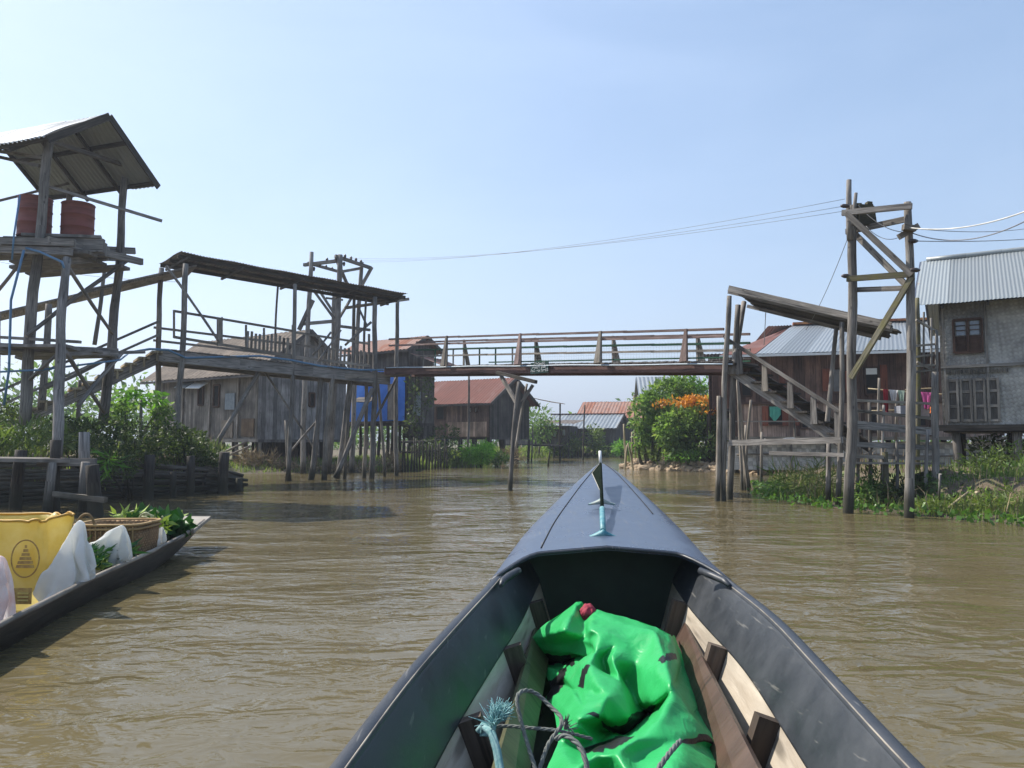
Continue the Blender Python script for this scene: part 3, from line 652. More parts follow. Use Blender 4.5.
for (a, c, r) in (((26, 336, 16), (128, 260, 18), .06), ((68, 266, 15.9), (112, 334, 18.2), .055), ((30, 380, 16), (60, 352, 15.8), .05), ((66, 352, 15.8), (104, 412, 18), .06), ((78, 406, 16.5), (122, 353, 18.2), .06), ((-10, 300, 17), (28, 252, 16.2), .05), ((45, 388, 16.6), (114, 356, 18), .05)):
    tpole('brace', A(*a), A(*c), r, r * .9, n=7)
mb = MB(); mb.tube([A(24, 250, 15.6), A(11, 300, 15.7), A(9, 370, 15.8), A(4, 405, 15.8)], .025, 7); mb.tube([A(20, 195, 15.7), A(14, 235, 15.7), A(12, 260, 15.7)], .02, 6); mb.tube([A(26, 248, 15.8), A(40, 252, 15.8), A(62, 262, 15.6), A(64, 268, 15.6)], .025, 7); mb.tube([A(-5, 372, 15.9), A(40, 370, 15.9), A(120, 360, 17.5), A(130, 352, 19)], .022, 6)
mb.build('pipe', M['bluepipe'], tw)
def drum(p, label, r=.3, h=.92):
    d = thing('steel_drum', label, 'drum', p, 'drums on the water tower'); mb = MB(); n = 28; prof = []
    for z, rr in ((0, r), (.02, r + .012), (.04, r), (h * .32, r), (h * .335, r + .014), (h * .35, r), (h * .65, r), (h * .665, r + .014), (h * .68, r), (h - .03, r), (h - .01, r + .014), (h, r + .006), (h, r - .02), (h - .03, r - .03)):
        prof.append([V(p) + V((rr * math.cos(2 * math.pi * k / n), rr * math.sin(2 * math.pi * k / n), z)) for k in range(n)])
    mb.loft(prof, closed=True, flip=True); mb.build('body', M['drum'], d)
    mb = MB(); mb.poly([V(p) + V(((r - .03) * math.cos(2 * math.pi * k / n), (r - .03) * math.sin(2 * math.pi * k / n), h - .03)) for k in range(n)], .01); mb.build('lid', M['drum'], d)
    return d
zt = 5.77
sq = [A(x, 240, Y) for x, Y in ((8, 16.25), (98, 16.5), (104, 17.4), (16, 17.4))]
plat('tank_shelf', sq, 4, 5.765, 'post', .06)
for f_ in (.12, .5, .88):
    mb = MB(); q0, q1 = sq[0].lerp(sq[3], f_), sq[1].lerp(sq[2], f_); mb.beam(V((q0.x - .1, q0.y, 5.55)), V((q1.x + .12, q1.y, 5.55)), .12, .3); mb.build('shelf_joist', M['post'], tw)
dq = A(34, 236, 16.75); drum((dq.x, dq.y, zt), 'red steel drum behind the front post of the water tower', .335, .89)
dq = A(77, 240, 17.0); drum((dq.x, dq.y, zt), 'red steel drum in the open middle of the tower platform', .335, .83)

# ------------------------------------------------------------------ pylons and wires
py = thing('timber_pylon', 'grey twin post timber pylon with a wooden box near its top', 'pylon', (6.5, 13.5, 0))
def pp(o, name, p0, p1, r, r1=None, mm='post', n=10): mb = MB(); mb.pole(p0, p1, r * .78, (r1 or r * .8) * .74, n); return mb.build(name, M[mm], o)
pp(py, 'post', A(848, 530, 13.8), A(851, 206, 13.8), .12, .10); pp(py, 'post', A(850, 240, 13.75), A(849, 180, 13.8), .075, .06); pp(py, 'stub', A(853, 225, 13.6), A(856, 193, 13.6), .05, .04)
pp(py, 'post', A(909, 530, 13.0), A(908, 202, 13.0), .105, .085, 'post')
for a, c, w, h, mm in (((842, 213, 13.6), (912, 206, 12.85), .06, .10, 'post'), ((846, 232, 14), (907, 219, 13.2), .06, .10, 'post'), ((846, 213, 13.55), (912, 275, 12.8), .05, .10, 'post'), ((853, 232, 13.95), (906, 285, 13.15), .05, .10, 'post'),
                       ((847, 279, 13.6), (914, 274, 12.8), .06, .10, 'mossy'), ((850, 290, 13.95), (910, 288, 13.2), .06, .085, 'post'), ((912, 277, 12.85), (851, 378, 13.68), .07, .09, 'mossy')):
    mb = MB(); mb.beam(A(*a), A(*c), w, h); mb.build('cross_beam', M[mm], py)
mb = MB(); c0 = A(865, 216, 13.75)
mb.slab(*[c0 + V(q) for q in ((-.16, -.1, -.2), (.17, -.1, -.17), (.13, -.1, .16), (-.14, -.1, .2))], .03); mb.beam(c0 + V((0, .08, -.2)), c0 + V((-.02, .08, .2)), .3, .28); mb.beam(c0 + V((.08, .05, .1)), c0 + V((.1, .05, .27)), .09, .12); mb.beam(c0 + V((-.1, .05, .1)), c0 + V((-.1, .05, .24)), .09, .12)
mb.build('box', wood('dark_mossy_box', (.04, .036, .026), (.09, .08, .05), moss=(.09, .085, .03)), py)
mb = MB(); mb.beam(A(899, 237, 12.9), A(918, 226, 12.9), .08, .1); mb.beam(A(903, 227, 12.8), A(915, 229, 12.8), .1, .1); mb.build('cross_arm', M['post2'], py)
mb = MB()
for q in ((845, 206, 13.7), (913, 241, 12.9), (846, 276, 13.6), (915, 270, 12.7)): p = A(*q); mb.tube([p - V((.08, 0, 0)), p - V((.03, 0, 0)), p + V((.03, 0, 0)), p + V((.08, 0, 0))], [.02, .04, .04, .02], 8)
mb.build('insulator', M['insul'], py)
lp = thing('timber_pylon', 'grey four post timber pylon with insulators rising behind the walkway roof', 'pylon', (-7, 31, 0), None)
for (x0, y0, x1, y1, Y, r) in ((303, 480, 312, 252, 30, .14), (327, 480, 340, 255, 29.5, .17), (352, 478, 362, 262, 30.5, .13), (326, 470, 334, 290, 31.5, .13)): pp(lp, 'post', A(x0, y0, Y), A(x1, y1, Y), r)
for a, c, w in (((304, 265, 30.2), (337, 261, 29.6), .12), ((308, 263, 30.2), (340, 272, 31.5), .1), ((335, 256, 29.4), (371, 268, 30.4), .12), ((340, 272, 29.4), (362, 268, 30.4), .11), ((372, 267, 30.3), (362, 285, 30.5), .1), ((336, 258, 29.5), (347, 284, 30), .1), ((302, 324, 30.1), (336, 321, 29.6), .12), ((314, 291, 30), (336, 321, 29.6), .08), ((319, 290, 30), (337, 318, 29.6), .08), ((352, 297, 30.3), (337, 322, 29.6), .08), ((338, 326, 29.6), (370, 330, 30.4), .1), ((357, 304, 30.4), (367, 326, 30.4), .08), ((326, 298, 29.5), (343, 300, 29.5), .07), ((299, 330, 30), (313, 300, 30), .14)):
    mb = MB(); mb.beam(A(*a), A(*c), w, w); mb.build('cross_beam', M['post'], lp)
for q in ((345, 256.5, 29.6), (351, 258.5, 29.8), (356, 260, 30), (361, 262, 30.2), (320, 264.5, 30.6), (326, 267, 30.9), (332, 269, 31.2), (344, 264, 29.5), (314, 269, 30.1), (327, 260, 29.9)):
    p = A(*q); mb = MB(); mb.tube([p - V((0, 0, .09)), p - V((0, 0, .02)), p + V((0, 0, .04)), p + V((0, 0, .09))], [.02, .05, .055, .02], 8); mb.build('insulator', M['insul'], lp)
def wire(label, a, c, sag, r, mm, name='power_line', group='overhead wires', n=24):
    a, c = V(a), V(c); mb = MB(); mb.tube([a.lerp(c, t) - V((0, 0, sag * 4 * t * (1 - t))) for t in np.linspace(0, 1, n)], r, 5); return single(mb, name, M[mm], label, 'wire', a, group)
for (x, y), (x2, y2), lb in (((845, 199), (362, 262), 'topmost of three thin wires crossing the sky to the left pylon'), ((845, 206), (356, 260), 'middle of three thin wires crossing the sky to the left pylon'), ((845, 211), (345, 258), 'lowest of three thin wires crossing the sky to the left pylon')):
    wire(lb, A(x, y, 13.7), A(x2, y2, 30), .3, .0042, 'wire')
wire('thick pale cable rising to the right from the pylon', A(905, 227, 12.9), A(1060, 197, 9.6), .18, .0105, 'wirewhite')
wire('thin dark cable sagging below the thick pale cable', A(912, 233, 12.9), A(1060, 200, 10), .3, .009, 'wire')
wire('faint upper wire running right over the grey woven house roof', A(910, 228, 12.9), A(1060, 222, 20), .15, .007, 'wire')
wire('single wire from the insulator on the right post', A(916, 241, 12.8), A(1060, 236, 18), .05, .008, 'wire')
wire('slack stay wire from the pylon down to the staircase roof', A(847, 240, 13.7), A(806, 330, 16.5), .1, .006, 'wire')
wire('short cable hanging between the two pylon posts', A(858, 205, 13.6), A(905, 232, 13), .12, .007, 'wire')
wire('slack wire hanging from the box of the pylon', A(866, 226, 13.6), A(905, 234, 13), .16, .006, 'wire')
wire('thin upright stay between staircase roof and house', A(766, 308, 17.5), A(764, 345, 17.5), 0, .009, 'wire')
wire('far faint wire behind the left walkway posts', A(0, 262, 40), A(180, 282, 40), .2, .012, 'wire')
pts = [A(126, 353, 21.5), A(150, 349, 22), A(168, 350, 22.2)] + [rpx(x, y, -.1) for x, y in ((186, 358), (220, 357), (260, 356), (290, 360), (320, 366), (360, 370), (385, 370))]
single(MB().tube(pts, .035, 7), 'water_pipe', M['bluepipe'], 'blue water pipe slung along the left walkway beam', 'pipe', pts[3])
pts = [B(s, -.1, BZ(s) + .235 + .008 * math.sin(s * 1.7) - .05 * s / BL) for s in np.linspace(.2, BL + .25, 26)]
single(MB().tube(pts, .018, 7), 'water_pipe', M['palepipe'], 'pale water pipe running along the footbridge beam', 'pipe', pts[0])
# ------------------------------------------------------------------ houses
class House:
    def __init__(s, name, label, C, u, v, lu, lv, zf, ze, zr, cat='house', gz=None):
        s.C = V((C[0], C[1], 0)); s.u = V((u[0], u[1], 0)).normalized(); s.v = V((v[0], v[1], 0)).normalized(); s.lu, s.lv, s.zf, s.ze, s.zr = lu, lv, zf, ze, zr
        s.gz = gh(*C) - .3 if gz is None else gz; s.o = thing(name, label, cat, (C[0], C[1], max(0, s.gz)))
    def P(s, a, b, z): return s.C + s.u * a + s.v * b + V((0, 0, z))
    def walls(s, mf, mg, gable=True, back=True):
        P = s.P; mb = MB().slab(P(s.lu, 0, s.zf), P(0, 0, s.zf), P(0, 0, s.ze), P(s.lu, 0, s.ze), .08, swap=True); mb.build('wall', mf, s.o)
        if gable: pts = [P(0, .0, s.zf), P(0, s.lv, s.zf), P(0, s.lv, s.ze), P(0, s.lv / 2, s.zr), P(0, 0, s.ze)]
        else: pts = [P(0, .0, s.zf), P(0, s.lv, s.zf), P(0, s.lv, s.ze), P(0, 0, s.ze)]
        pts = [p - s.u * .003 for p in pts]; MB().poly(pts, .08, swap=True).build('gable_wall' if gable else 'wall', mg, s.o)
        if back:
            MB().slab(P(0, s.lv, s.zf), P(s.lu, s.lv, s.zf), P(s.lu, s.lv, s.ze), P(0, s.lv, s.ze), .08, swap=True).build('wall', mg, s.o)
            MB().poly([p + s.u * (s.lu - .05) for p in pts][::-1], .08, swap=True).build('gable_wall' if gable else 'wall', mg, s.o)
        MB().slab(P(s.lu, 0, s.zf), P(0, 0, s.zf), P(0, s.lv, s.zf), P(s.lu, s.lv, s.zf), .12).build('floor', M['walldark'], s.o)
    def gable_roof(s, m, ov=.5, og=.5, pitch=.2, trim='walldark'):
        P = s.P; k = (s.zr - s.ze) / (s.lv / 2); zo = s.ze - k * ov + .06; a = -og; b = s.lu + og; r = s.zr + .06
        mb = MB(); mb.corr(P(b, s.lv / 2, r), P(a, s.lv / 2, r), P(a, -ov, zo), P(b, -ov, zo), pitch, .02, 5)
        mb.corr(P(a, s.lv / 2, r), P(b, s.lv / 2, r), P(b, s.lv + ov, zo), P(a, s.lv + ov, zo), pitch, .02, 5); mb.build('roof', m, s.o)
        mb = MB()
        for t in (-ov, s.lv + ov): mb.beam(P(a, t, zo - .05), P(a, s.lv / 2, r - .05), .05, .16)
        mb.build('barge_board', M[trim], s.o)
        mb = MB(); mb.beam(P(a, -ov + .04, zo - .07), P(b, -ov + .04, zo - .07), .05, .1); mb.build('eave_board', M[trim], s.o)
    def window(s, f, a, b, z0, z1, kind='dark', frame='frame', pane='black', w=.07):
        P = s.P
        if f == 'u': q = lambda x, z, o: P(x, -o, z)
        else: q = lambda x, z, o: P(-o, x, z)
        n = V(s.v) * -1 if f == 'u' else V(s.u) * -1
        mb = MB()
        for (x0, zz0, x1, zz1) in ((a, z0, b, z0), (a, z1, b, z1), (a, z0, a, z1), (b, z0, b, z1)): mb.beam(q(x0, zz0, .03), q(x1, zz1, .03), w, .07, up=n) if zz0 == zz1 else mb.beam(q(x0, zz0, .032), q(x1, zz1, .032), w, .072, up=n)
        fr = mb.build('window', M[frame], s.o)
        mb = MB(); mb.beam(q((a + b) / 2, z0 + .03, .008), q((a + b) / 2, z1 - .03, .008), b - a - .05 if b > a else a - b - .05, .02, up=n); mb.build('pane', M[pane], fr); return fr  # a black pane paints the dark of the room behind
    def board(s, name, f, a, b, z0, z1, m, out=.05, th=.04):
        P = s.P; n = V(s.v) * -1 if f == 'u' else V(s.u) * -1
        q = (lambda x, z: P(x, -out, z)) if f == 'u' else (lambda x, z: P(-out, x, z))
        return MB().beam(q((a + b) / 2, z0), q((a + b) / 2, z1), abs(b - a), th, up=n).build(name, m, s.o)
    def stilts(s, nu, nv, r, mm='post', lean=.08, zt=None):
        for i in range(nu):
            for j in range(nv):
                a, b = s.lu * i / max(1, nu - 1), s.lv * j / max(1, nv - 1); p = s.P(a + random.uniform(-.05, .05), b + (.1 if j == 0 else 0), 0)
                MB().pole(V((p.x + random.uniform(-lean, lean), p.y, s.gz - .3)), V((p.x, p.y, (zt or s.zf) - .12)), r, r * .9, 7).build('stilt', M[mm], s.o)

UL, VL = (-.833, .553), (.553, .833)
# grey board house behind the walkway
h = House('stilt_house', 'weathered grey board house on stilts behind the roofed walkway', (-10.6, 32), UL, VL, 7.5, 5.0, 1.32, 4.35, 6.15)
h.walls(M['wallgrey'], M['wallgrey2']); h.gable_roof(M['thatch'], .55, .35, .3)
h.stilts(6, 4, .085, 'post2')
h.window('u', 2.55, 2.95, 2.75, 3.7); h.window('u', 3.7, 4.05, 2.85, 3.65); h.window('v', 2.75, 3.05, 2.8, 3.4)
h.board('patch', 'u', 1.45, 2.1, 2.6, 3.3, plain('pale_blue_sheet', (.22, .25, .27), .7, .3)); h.board('patch', 'u', .15, .95, 1.45, 2.2, wood('orange_ply_patch', (.22, .14, .08), (.34, .25, .17), vary=.6)); h.board('patch', 'u', 1.55, 2.3, 1.4, 2.15, wood('tan_ply_patch', (.20, .16, .12), (.30, .25, .2), vary=.6))
for a, b, z in ((3.35, 4.35, 3.72), (4.4, 5.2, 3.78)):
    MB().slab(h.P(b, -.5, z - .12), h.P(a, -.5, z - .16), h.P(a, -.05, z + .12), h.P(b, -.05, z + .16), .03).build('awning', M['white' if a < 4 else 'zinc'], h.o)
for a in (0, 1.25, 3.2, 5.2): MB().beam(h.P(a, -.05, 1.3), h.P(a, -.05, 4.05), .1, .06, up=h.v).build('wall_post', M['post2'], h.o)
MB().slab(h.P(5.5, 4.2, .3), h.P(.4, 4.2, .3), h.P(.4, 4.2, 1.25), h.P(5.5, 4.2, 1.25), .06, swap=True).build('underfloor_shade_sheet', M['walldark'], h.o)  # dark sheet added to deepen the shade beneath the floor
mb = MB(); mb.beam(h.P(-.1, -.08, 1.28), h.P(7.5, -.08, 1.28), .12, .14); mb.build('sill_beam', M['post2'], h.o)
for a, b, c, d in ((2.6, .55, .3, 1.25), (2.5, .35, .1, 1.05)): MB().pole(h.P(a, -.4, b), h.P(c, -.25, d), .05, .045, 7).build('brace', M['post2'], h.o)
# small house with the blue sheet
h = House('stilt_house', 'small dark house with a bright blue sheet on its wall and rusty roof', (-5.15, 38), UL, VL, 4.2, 2.0, 2.15, 5.95, 6.5)
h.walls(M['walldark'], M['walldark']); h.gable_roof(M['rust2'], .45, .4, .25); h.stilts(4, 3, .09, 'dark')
mb = MB(); P = h.P; g = []
for i in range(15):
    row = []
    for j in range(13):
        s_, z_ = .1 + 3.9 * i / 14, 2.25 + 2.6 * j / 12; row.append(P(s_, -.13 - .035 * noise.noise(V((s_ * 1.6, z_ * .6, 2))) - .03 * noise.noise(V((s_ * 4, z_ * 2, 6))), z_))
    g.append(row)
mb.loft(g); mb.loft([[p + h.v * .012 for p in r] for r in g], flip=True); mb.build('blue_sheet', M['bluetarp'], h.o)
h.window('u', 2.3, 3.05, 3.4, 4.4); h.board('door', 'u', .7, 1.15, 2.3, 4.1, M['wallgrey'], .22)
MB().slab(P(3.2, -.75, 3.25), P(1.9, -.75, 3.2), P(1.9, -.2, 3.5), P(3.2, -.2, 3.5), .03).build('awning', M['walldark'], h.o)
P0, P1 = P(-.1, 0, 0), P(-.1, 3.4, 0)
mb = MB(); mb.corr(h.P(-.35, -.3, 5.55), h.P(-.35, 2.2, 5.45), h.P(-2.0, 2.3, 4.85), h.P(-2.0, .3, 4.9), .2, .02, 4); mb.build('lean_to_roof', M['rust2'], h.o)
h2 = House('house_annex', 'dark grey annex under a rusty lean to between blue sheet and red roof', (-4.75, 38.7), UL, VL, 1.0, 1.3, 1.5, 4.6, 4.9, 'house'); h2.walls(M['walldark'], M['walldark'], gable=False); h2.stilts(2, 3, .08, 'dark')
MB().slab(h2.P(.2, -.5, 2.6), h2.P(-.5, -.4, 2.5), h2.P(-.3, -.15, 3.7), h2.P(.3, -.2, 3.75), .02).build('hanging_sheet', M['zinc'], h2.o)
# red-roofed brown house
h = House('stilt_house', 'brown board house under a red tin roof in the middle distance', (-1.26, 44), UL, VL, 5.4, 4.2, 1.45, 3.65, 4.95)
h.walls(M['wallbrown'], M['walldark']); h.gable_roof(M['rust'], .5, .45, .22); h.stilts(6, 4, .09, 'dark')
h.window('u', 3.3, 3.9, 2.5, 3.3); h.window('u', .9, 1.05, 2.9, 3.2, pane='white'); h.window('u', 1.3, 1.45, 2.9, 3.2, pane='white')
h.board('panel', 'u', .2, 3.0, 1.5, 2.35, M['wallpale'], .06)
mb = MB(); mb.corr(h.P(-.3, 4.0, 3.9), h.P(-.3, 5.9, 3.75), h.P(-1.6, 5.9, 3.55), h.P(-1.6, 4.0, 3.6), .2, .02, 3); mb.build('porch_roof', M['oldtin'], h.o)
MB().pole(h.P(-1.4, 5.6, -.3), h.P(-1.4, 5.6, 3.55), .06, .05, 7).build('porch_post', M['dark'], h.o)
MB().slab(h.P(-.1, 4.3, 1.0), h.P(-1.5, 4.3, 1.0), h.P(-1.5, 6, 1.0), h.P(-.1, 6, 1.0), .08).build('porch_floor', M['walldark'], h.o)
# far houses
h = House('far_house', 'long grey house with a pale zinc roof on the far bank', (8.05, 60), (-.98, .2), (.35, .94), 5.6, 5, .95, 2.3, 3.35); h.walls(M['walldark'], M['walldark']); h.gable_roof(M['zinc2'], .35, .2, .3); h.stilts(6, 3, .09, 'post', zt=.95)
mb = MB(); mb.beam(h.P(-.3, 2.5, 3.44), h.P(6, 2.5, 3.44), .25, .06); mb.build('ridge_cap', M['rust'], h.o)
h = House('far_house', 'dark house with a rusty orange hipped roof behind the zinc roofed one', (13.2, 67), (-.98, .2), (.3, .95), 7, 5.5, .9, 3.5, 4.75); h.walls(M['walldark'], M['wallred']); h.gable_roof(M['rust2'], .7, .6, .3); h.stilts(5, 3, .1, 'dark')
h = House('far_house', 'small grey hut with two pale windows beside the zinc roofed house', (4.2, 57), (-.98, .2), (.3, .95), 2.2, 3, .95, 2.35, 2.6); h.walls(M['walldark'], M['walldark'], gable=False); h.stilts(3, 2, .08, 'dark')
h.window('u', .9, 1.2, 1.5, 2.0, pane='zinc'); h.window('u', .2, .5, 1.6, 2.1, pane='zinc'); mb = MB(); mb.corr(h.P(2.6, 3.2, 2.85), h.P(-.5, 3.2, 2.85), h.P(-.5, -.6, 2.5), h.P(2.6, -.6, 2.5), .3, .02, 3); mb.build('roof', M['oldtin'], h.o)
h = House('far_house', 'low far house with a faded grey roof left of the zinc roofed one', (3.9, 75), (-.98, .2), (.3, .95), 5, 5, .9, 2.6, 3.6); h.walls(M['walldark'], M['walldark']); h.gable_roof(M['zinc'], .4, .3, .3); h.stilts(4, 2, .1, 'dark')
M['orangerust'] = metal('orange_ridge_tin', (.46, .19, .06), (.3, .1, .05), .4, .8)
# brown two-storey house on the right
UR, VR = (-.967, .254), (.254, .967)
h = House('two_storey_house', 'red brown two storey board house with grey zinc roof and green curtain', (17.6, 27.65), UR, VR, 9.2, 6, 1.42, 4.62, 6.4, gz=-.3)
L = h.lu; P = h.P
MB().slab(P(L, 0, 1.42), P(0, 0, 1.42), P(0, 0, 2.72), P(L, 0, 2.72), .08, swap=True).build('lower_wall', M['wallpale'], h.o)
MB().slab(P(L, .02, 2.74), P(0, .02, 2.74), P(0, .02, 4.62), P(L, .02, 4.62), .08, swap=True).build('upper_wall', M['wallred'], h.o)  # upper boards coloured darker to include the shade under the eave
for a, w_ in ((0, 'wallred'), (L, 'wallred')):
    pts = [P(a, 0, 1.42), P(a, 6, 1.42), P(a, 6, 4.62), P(a, 0, 4.62)]; MB().poly(pts if a == 0 else pts[::-1], .08, swap=True).build('side_wall', M[w_], h.o)
MB().slab(P(0, 6, 1.42), P(L, 6, 1.42), P(L, 6, 4.62), P(0, 6, 4.62), .08, swap=True).build('back_wall', M['wallred'], h.o)
MB().beam(P(L, -.06, 2.73), P(0, -.06, 2.73), .08, .09).build('string_course', M['frame'], h.o)
MB().slab(P(L + .4, -1.1, 1.40), P(-.1, -1.1, 1.40), P(-.1, 6, 1.40), P(L + .4, 6, 1.40), .1).build('floor', M['deck'], h.o)
MB().beam(P(L + .4, -1.14, 1.36), P(-.1, -1.14, 1.36), .06, .12).build('floor_edge', M['post2'], h.o)
ze, zr = 4.55, 6.15
mb = MB(); mb.corr(P(L - 2.5, 3, zr), P(-.5, 3, zr), P(-.5, -.95, ze), P(L - .8, -.95, ze), .12, .008, 6); mb.corr(P(-.5, 3, zr), P(L - 1.5, 3, zr), P(L, 7, ze), P(-.5, 7, ze), .12, .015, 5); mb.build('roof', M['zinc2'], h.o)
mb = MB(); mb.corr(P(L - 2.6, 2.95, zr - .02), P(L - 2.45, 2.95, zr - .02), P(L - .78, -.93, ze + .015), P(L + .55, -.93, ze - .02), .15, .012, 5); mb.corr(P(L - 2.55, 3.1, zr - .02), P(L - 2.55, 2.9, zr - .02), P(L + .5, -.9, ze - .02), P(L + .5, 7, ze), .15, .015, 4); mb.build('hip_roof', M['rust'], h.o)
MB().beam(P(L - 2.5, 2.95, zr + .05), P(-.5, 2.95, zr + .05), .3, .09).build('ridge_cap', M['orangerust'], h.o)
MB().beam(P(L + .55, -.98, ze - .07), P(-.5, -.98, ze - .07), .04, .09).build('eave_board', M['white'], h.o)
def wx(px): # station on the front of this house seen at a photo column
    k = (px - 512) / F; return (17.6 - k * 27.65) / (.967 + k * .254)
def shut(x0, x1, z0, z1): h.board('shutter', 'u', wx(x1), wx(x0), z0, z1, M['shutter'], .1, .05)
h.window('u', wx(783), wx(769), 1.9, 2.6); shut(762, 768, 1.85, 2.6); shut(782, 788, 1.85, 2.45); shut(794, 799, 1.85, 2.4)
mb = MB(); g = []
for i in range(9):
    f = i / 8; g.append([P(wx(769.5 + 11 * f) + (0 if j < 3 else 0), -.12 - .03 * math.sin(f * 18), 2.58 - .6 * (j / 6) * (1 - abs(f - .45) * .9)) for j in range(7)])
mb.loft(g); mb.loft([[p + h.v * .01 for p in r] for r in g], flip=True); mb.build('curtain', plain('mint_curtain', (.12, .52, .38), .8, .15, trans=.3), h.o)
h.window('u', wx(842), wx(833), 3.1, 4.0, pane='pane'); shut(823, 831, 3.15, 4.0); h.window('u', wx(880), wx(866), 3.0, 4.0); shut(881, 888, 3.1, 4.1); h.board('curtain', 'u', wx(878), wx(867), 3.75, 3.98, M['white'], .07, .02)
shut(846, 851, 3.1, 3.9); h.window('u', wx(878), wx(868), 1.6, 2.5); h.window('u', wx(926), wx(908), 1.8, 2.5); h.window('u', wx(817), wx(801), 1.75, 2.5, pane='black'); h.window('u', wx(752), wx(742), 3.0, 3.9)
shut(780, 786, 3.1, 3.9)
for a in np.linspace(0, L, 5): MB().beam(P(a, -.05, 1.45), P(a, -.05, 4.55), .12, .08, up=h.v).build('wall_post', M['frame'], h.o)
for i in range(6):
    for j in range(2): p = P(L * i / 5, .3 + j * 4, 0); MB().pole(V((p.x, p.y, -.2)), V((p.x, p.y, 1.3)), .11, .1, 7).build('stilt', M['dark'], h.o)
for a in np.linspace(-.0, L + .3, 9): MB().beam(P(a, -1.1, 1.4), P(a, -1.1, 2.0), .05, .05).build('veranda_post', M['post2'], h.o)
MB().beam(P(L + .4, -1.1, 2.0), P(L - 3.2, -1.1, 1.98), .05, .05).build('veranda_rail', M['post2'], h.o)
MB().tube([P(L - 1 - k * .25, -1.2, 1.32 - .05 * math.sin(k * 1.3)) for k in range(14)], .025, 6).build('hose', M['white'], h.o)
# bamboo mat fence below it
fn = thing('mat_fence', 'pale grey bamboo mat fence below the red brown house', 'fence', tuple(P(5, -.8, .3)))
for k in range(8):
    a, b_ = L + .4 - k * 1.2, L + .4 - (k + 1) * 1.2 + .02; mb = MB(); y = -.75 + random.uniform(-.03, .03); mb.slab(P(a, y, .18), P(b_, y, .18), P(b_, y, 1.22 + random.uniform(-.06, .05)), P(a, y, 1.25), .025, swap=True); mb.build('panel', M['weave2'], fn)
    MB().pole(P(b_, y - .06, -.1), P(b_, y - .06, random.uniform(1, 1.32)), .035, .03, 6).build('post', M['post'], fn)
MB().tube([P(L - k * .6, -.85, .75 + .03 * math.sin(k)) for k in range(15)], .03, 6).build('rail', M['post2'], fn)
# buildings left of it
h = House('brown_annex', 'narrow brown board building behind the right end of the footbridge', (10.35, 31.5), UR, VR, 2.2, 4, 2.6, 4.75, 5.2); h.walls(M['wallred'], M['wallred'], gable=False); h.stilts(3, 2, .1, 'dark'); mb = MB(); mb.corr(h.P(2.6, 4.3, 5.2), h.P(-.4, 4.3, 5.2), h.P(-.4, -.4, 4.85), h.P(2.6, -.4, 4.85), .15, .015, 3); mb.build('roof', M['rust'], h.o)
h = House('small_hut', 'low hut with a pale shallow roof behind the orange flowers', (10.6, 36), (-.97, .24), (.24, .97), 2.9, 3, 1.4, 3.3, 3.9); h.walls(M['walldark'], M['walldark']); h.stilts(3, 2, .1, 'dark'); h.gable_roof(M['zinc2'], .3, .3, .2)
h = House('far_house', 'pale roofed house with a pointed dark gable above the island bush', (11.0, 46), (-.99, .1), (.1, .99), 2.9, 4, 1.4, 4.1, 5.2); h.walls(M['walldark'], M['walldark']); h.gable_roof(M['zinc2'], .5, .5, .25); h.stilts(5, 3, .1, 'dark')

# grey woven house on the right
UW, VW = (.85, -.527), (.527, .85)
C0 = V((10.12, 18.05, 0))
def Q(a, b, z): return C0 + V((UW[0], UW[1], 0)) * a + V((VW[0], VW[1], 0)) * b + V((0, 0, z))
hw = thing('woven_house', 'grey woven bamboo house on stilts with zinc roof at the right edge', 'house', (10, 18, .8)); LW = 6.5; n_ = V((-VW[0], -VW[1], 0))
zb, zm, zt_ = 1.6, 3.0, 4.5
def wband(name, a, b, z0, z1, m, o=0.0, th=.07): return MB().slab(Q(a, -o, z0), Q(b, -o, z0), Q(b, -o, z1), Q(a, -o, z1), th).build(name, m, hw)
wband('upper_wall', 0, LW, zm + .02, zt_, M['weave']); wband('lower_wall', 0, LW, zb, zm, M['weave'])
MB().poly([Q(0, 5, zb), Q(0, 0, zb), Q(0, 0, zt_), Q(0, 2.5, 6.0), Q(0, 5, zt_)], .07).build('side_wall', M['weave'], hw)
MB().slab(Q(LW, 5, zb), Q(0, 5, zb), Q(0, 5, zt_), Q(LW, 5, zt_), .07).build('back_wall', M['weave'], hw); MB().poly([Q(LW, 0, zb), Q(LW, 5, zb), Q(LW, 5, zt_), Q(LW, 2.5, 6.0), Q(LW, 0, zt_)], .07).build('side_wall', M['weave'], hw)
MB().slab(Q(0, 0, zb), Q(LW, 0, zb), Q(LW, 5, zb), Q(0, 5, zb), .12).build('floor', M['walldark'], hw)
MB().beam(Q(-.1, -.05, zb - .02), Q(LW, -.05, zb - .02), .14, .14).build('sill_beam', M['dark'], hw)
for a in (0.02, .88, 1.95, 3.0, 4.0): MB().beam(Q(a + .06, -.03, zb), Q(a + .06, -.03, zt_), .05, .05, up=n_).build('wall_batten', M['post'], hw)
MB().beam(Q(0, -.04, zm + .01), Q(LW, -.04, zm + .01), .06, .07).build('wall_rail', M['post'], hw)
rz, ez = 6.12, 4.42
mb = MB(); mb.corr(Q(-.48, 2.6, rz), Q(LW + .4, 2.6, rz), Q(LW + .4, -.62, ez), Q(-.48, -.62, ez), .078, .006, 10, .012); mb.corr(Q(LW + .4, 2.6, rz), Q(-.48, 2.6, rz), Q(-.48, 5.6, ez), Q(LW + .4, 5.6, ez), .12, .015, 5); mb.build('roof', M['zinc'], hw)
mb = MB()
for t0, z_ in ((-.62, ez), (5.6, ez)): mb.beam(Q(-.49, t0, z_ - .07), Q(-.49, 2.6, rz - .07), .04, .13)
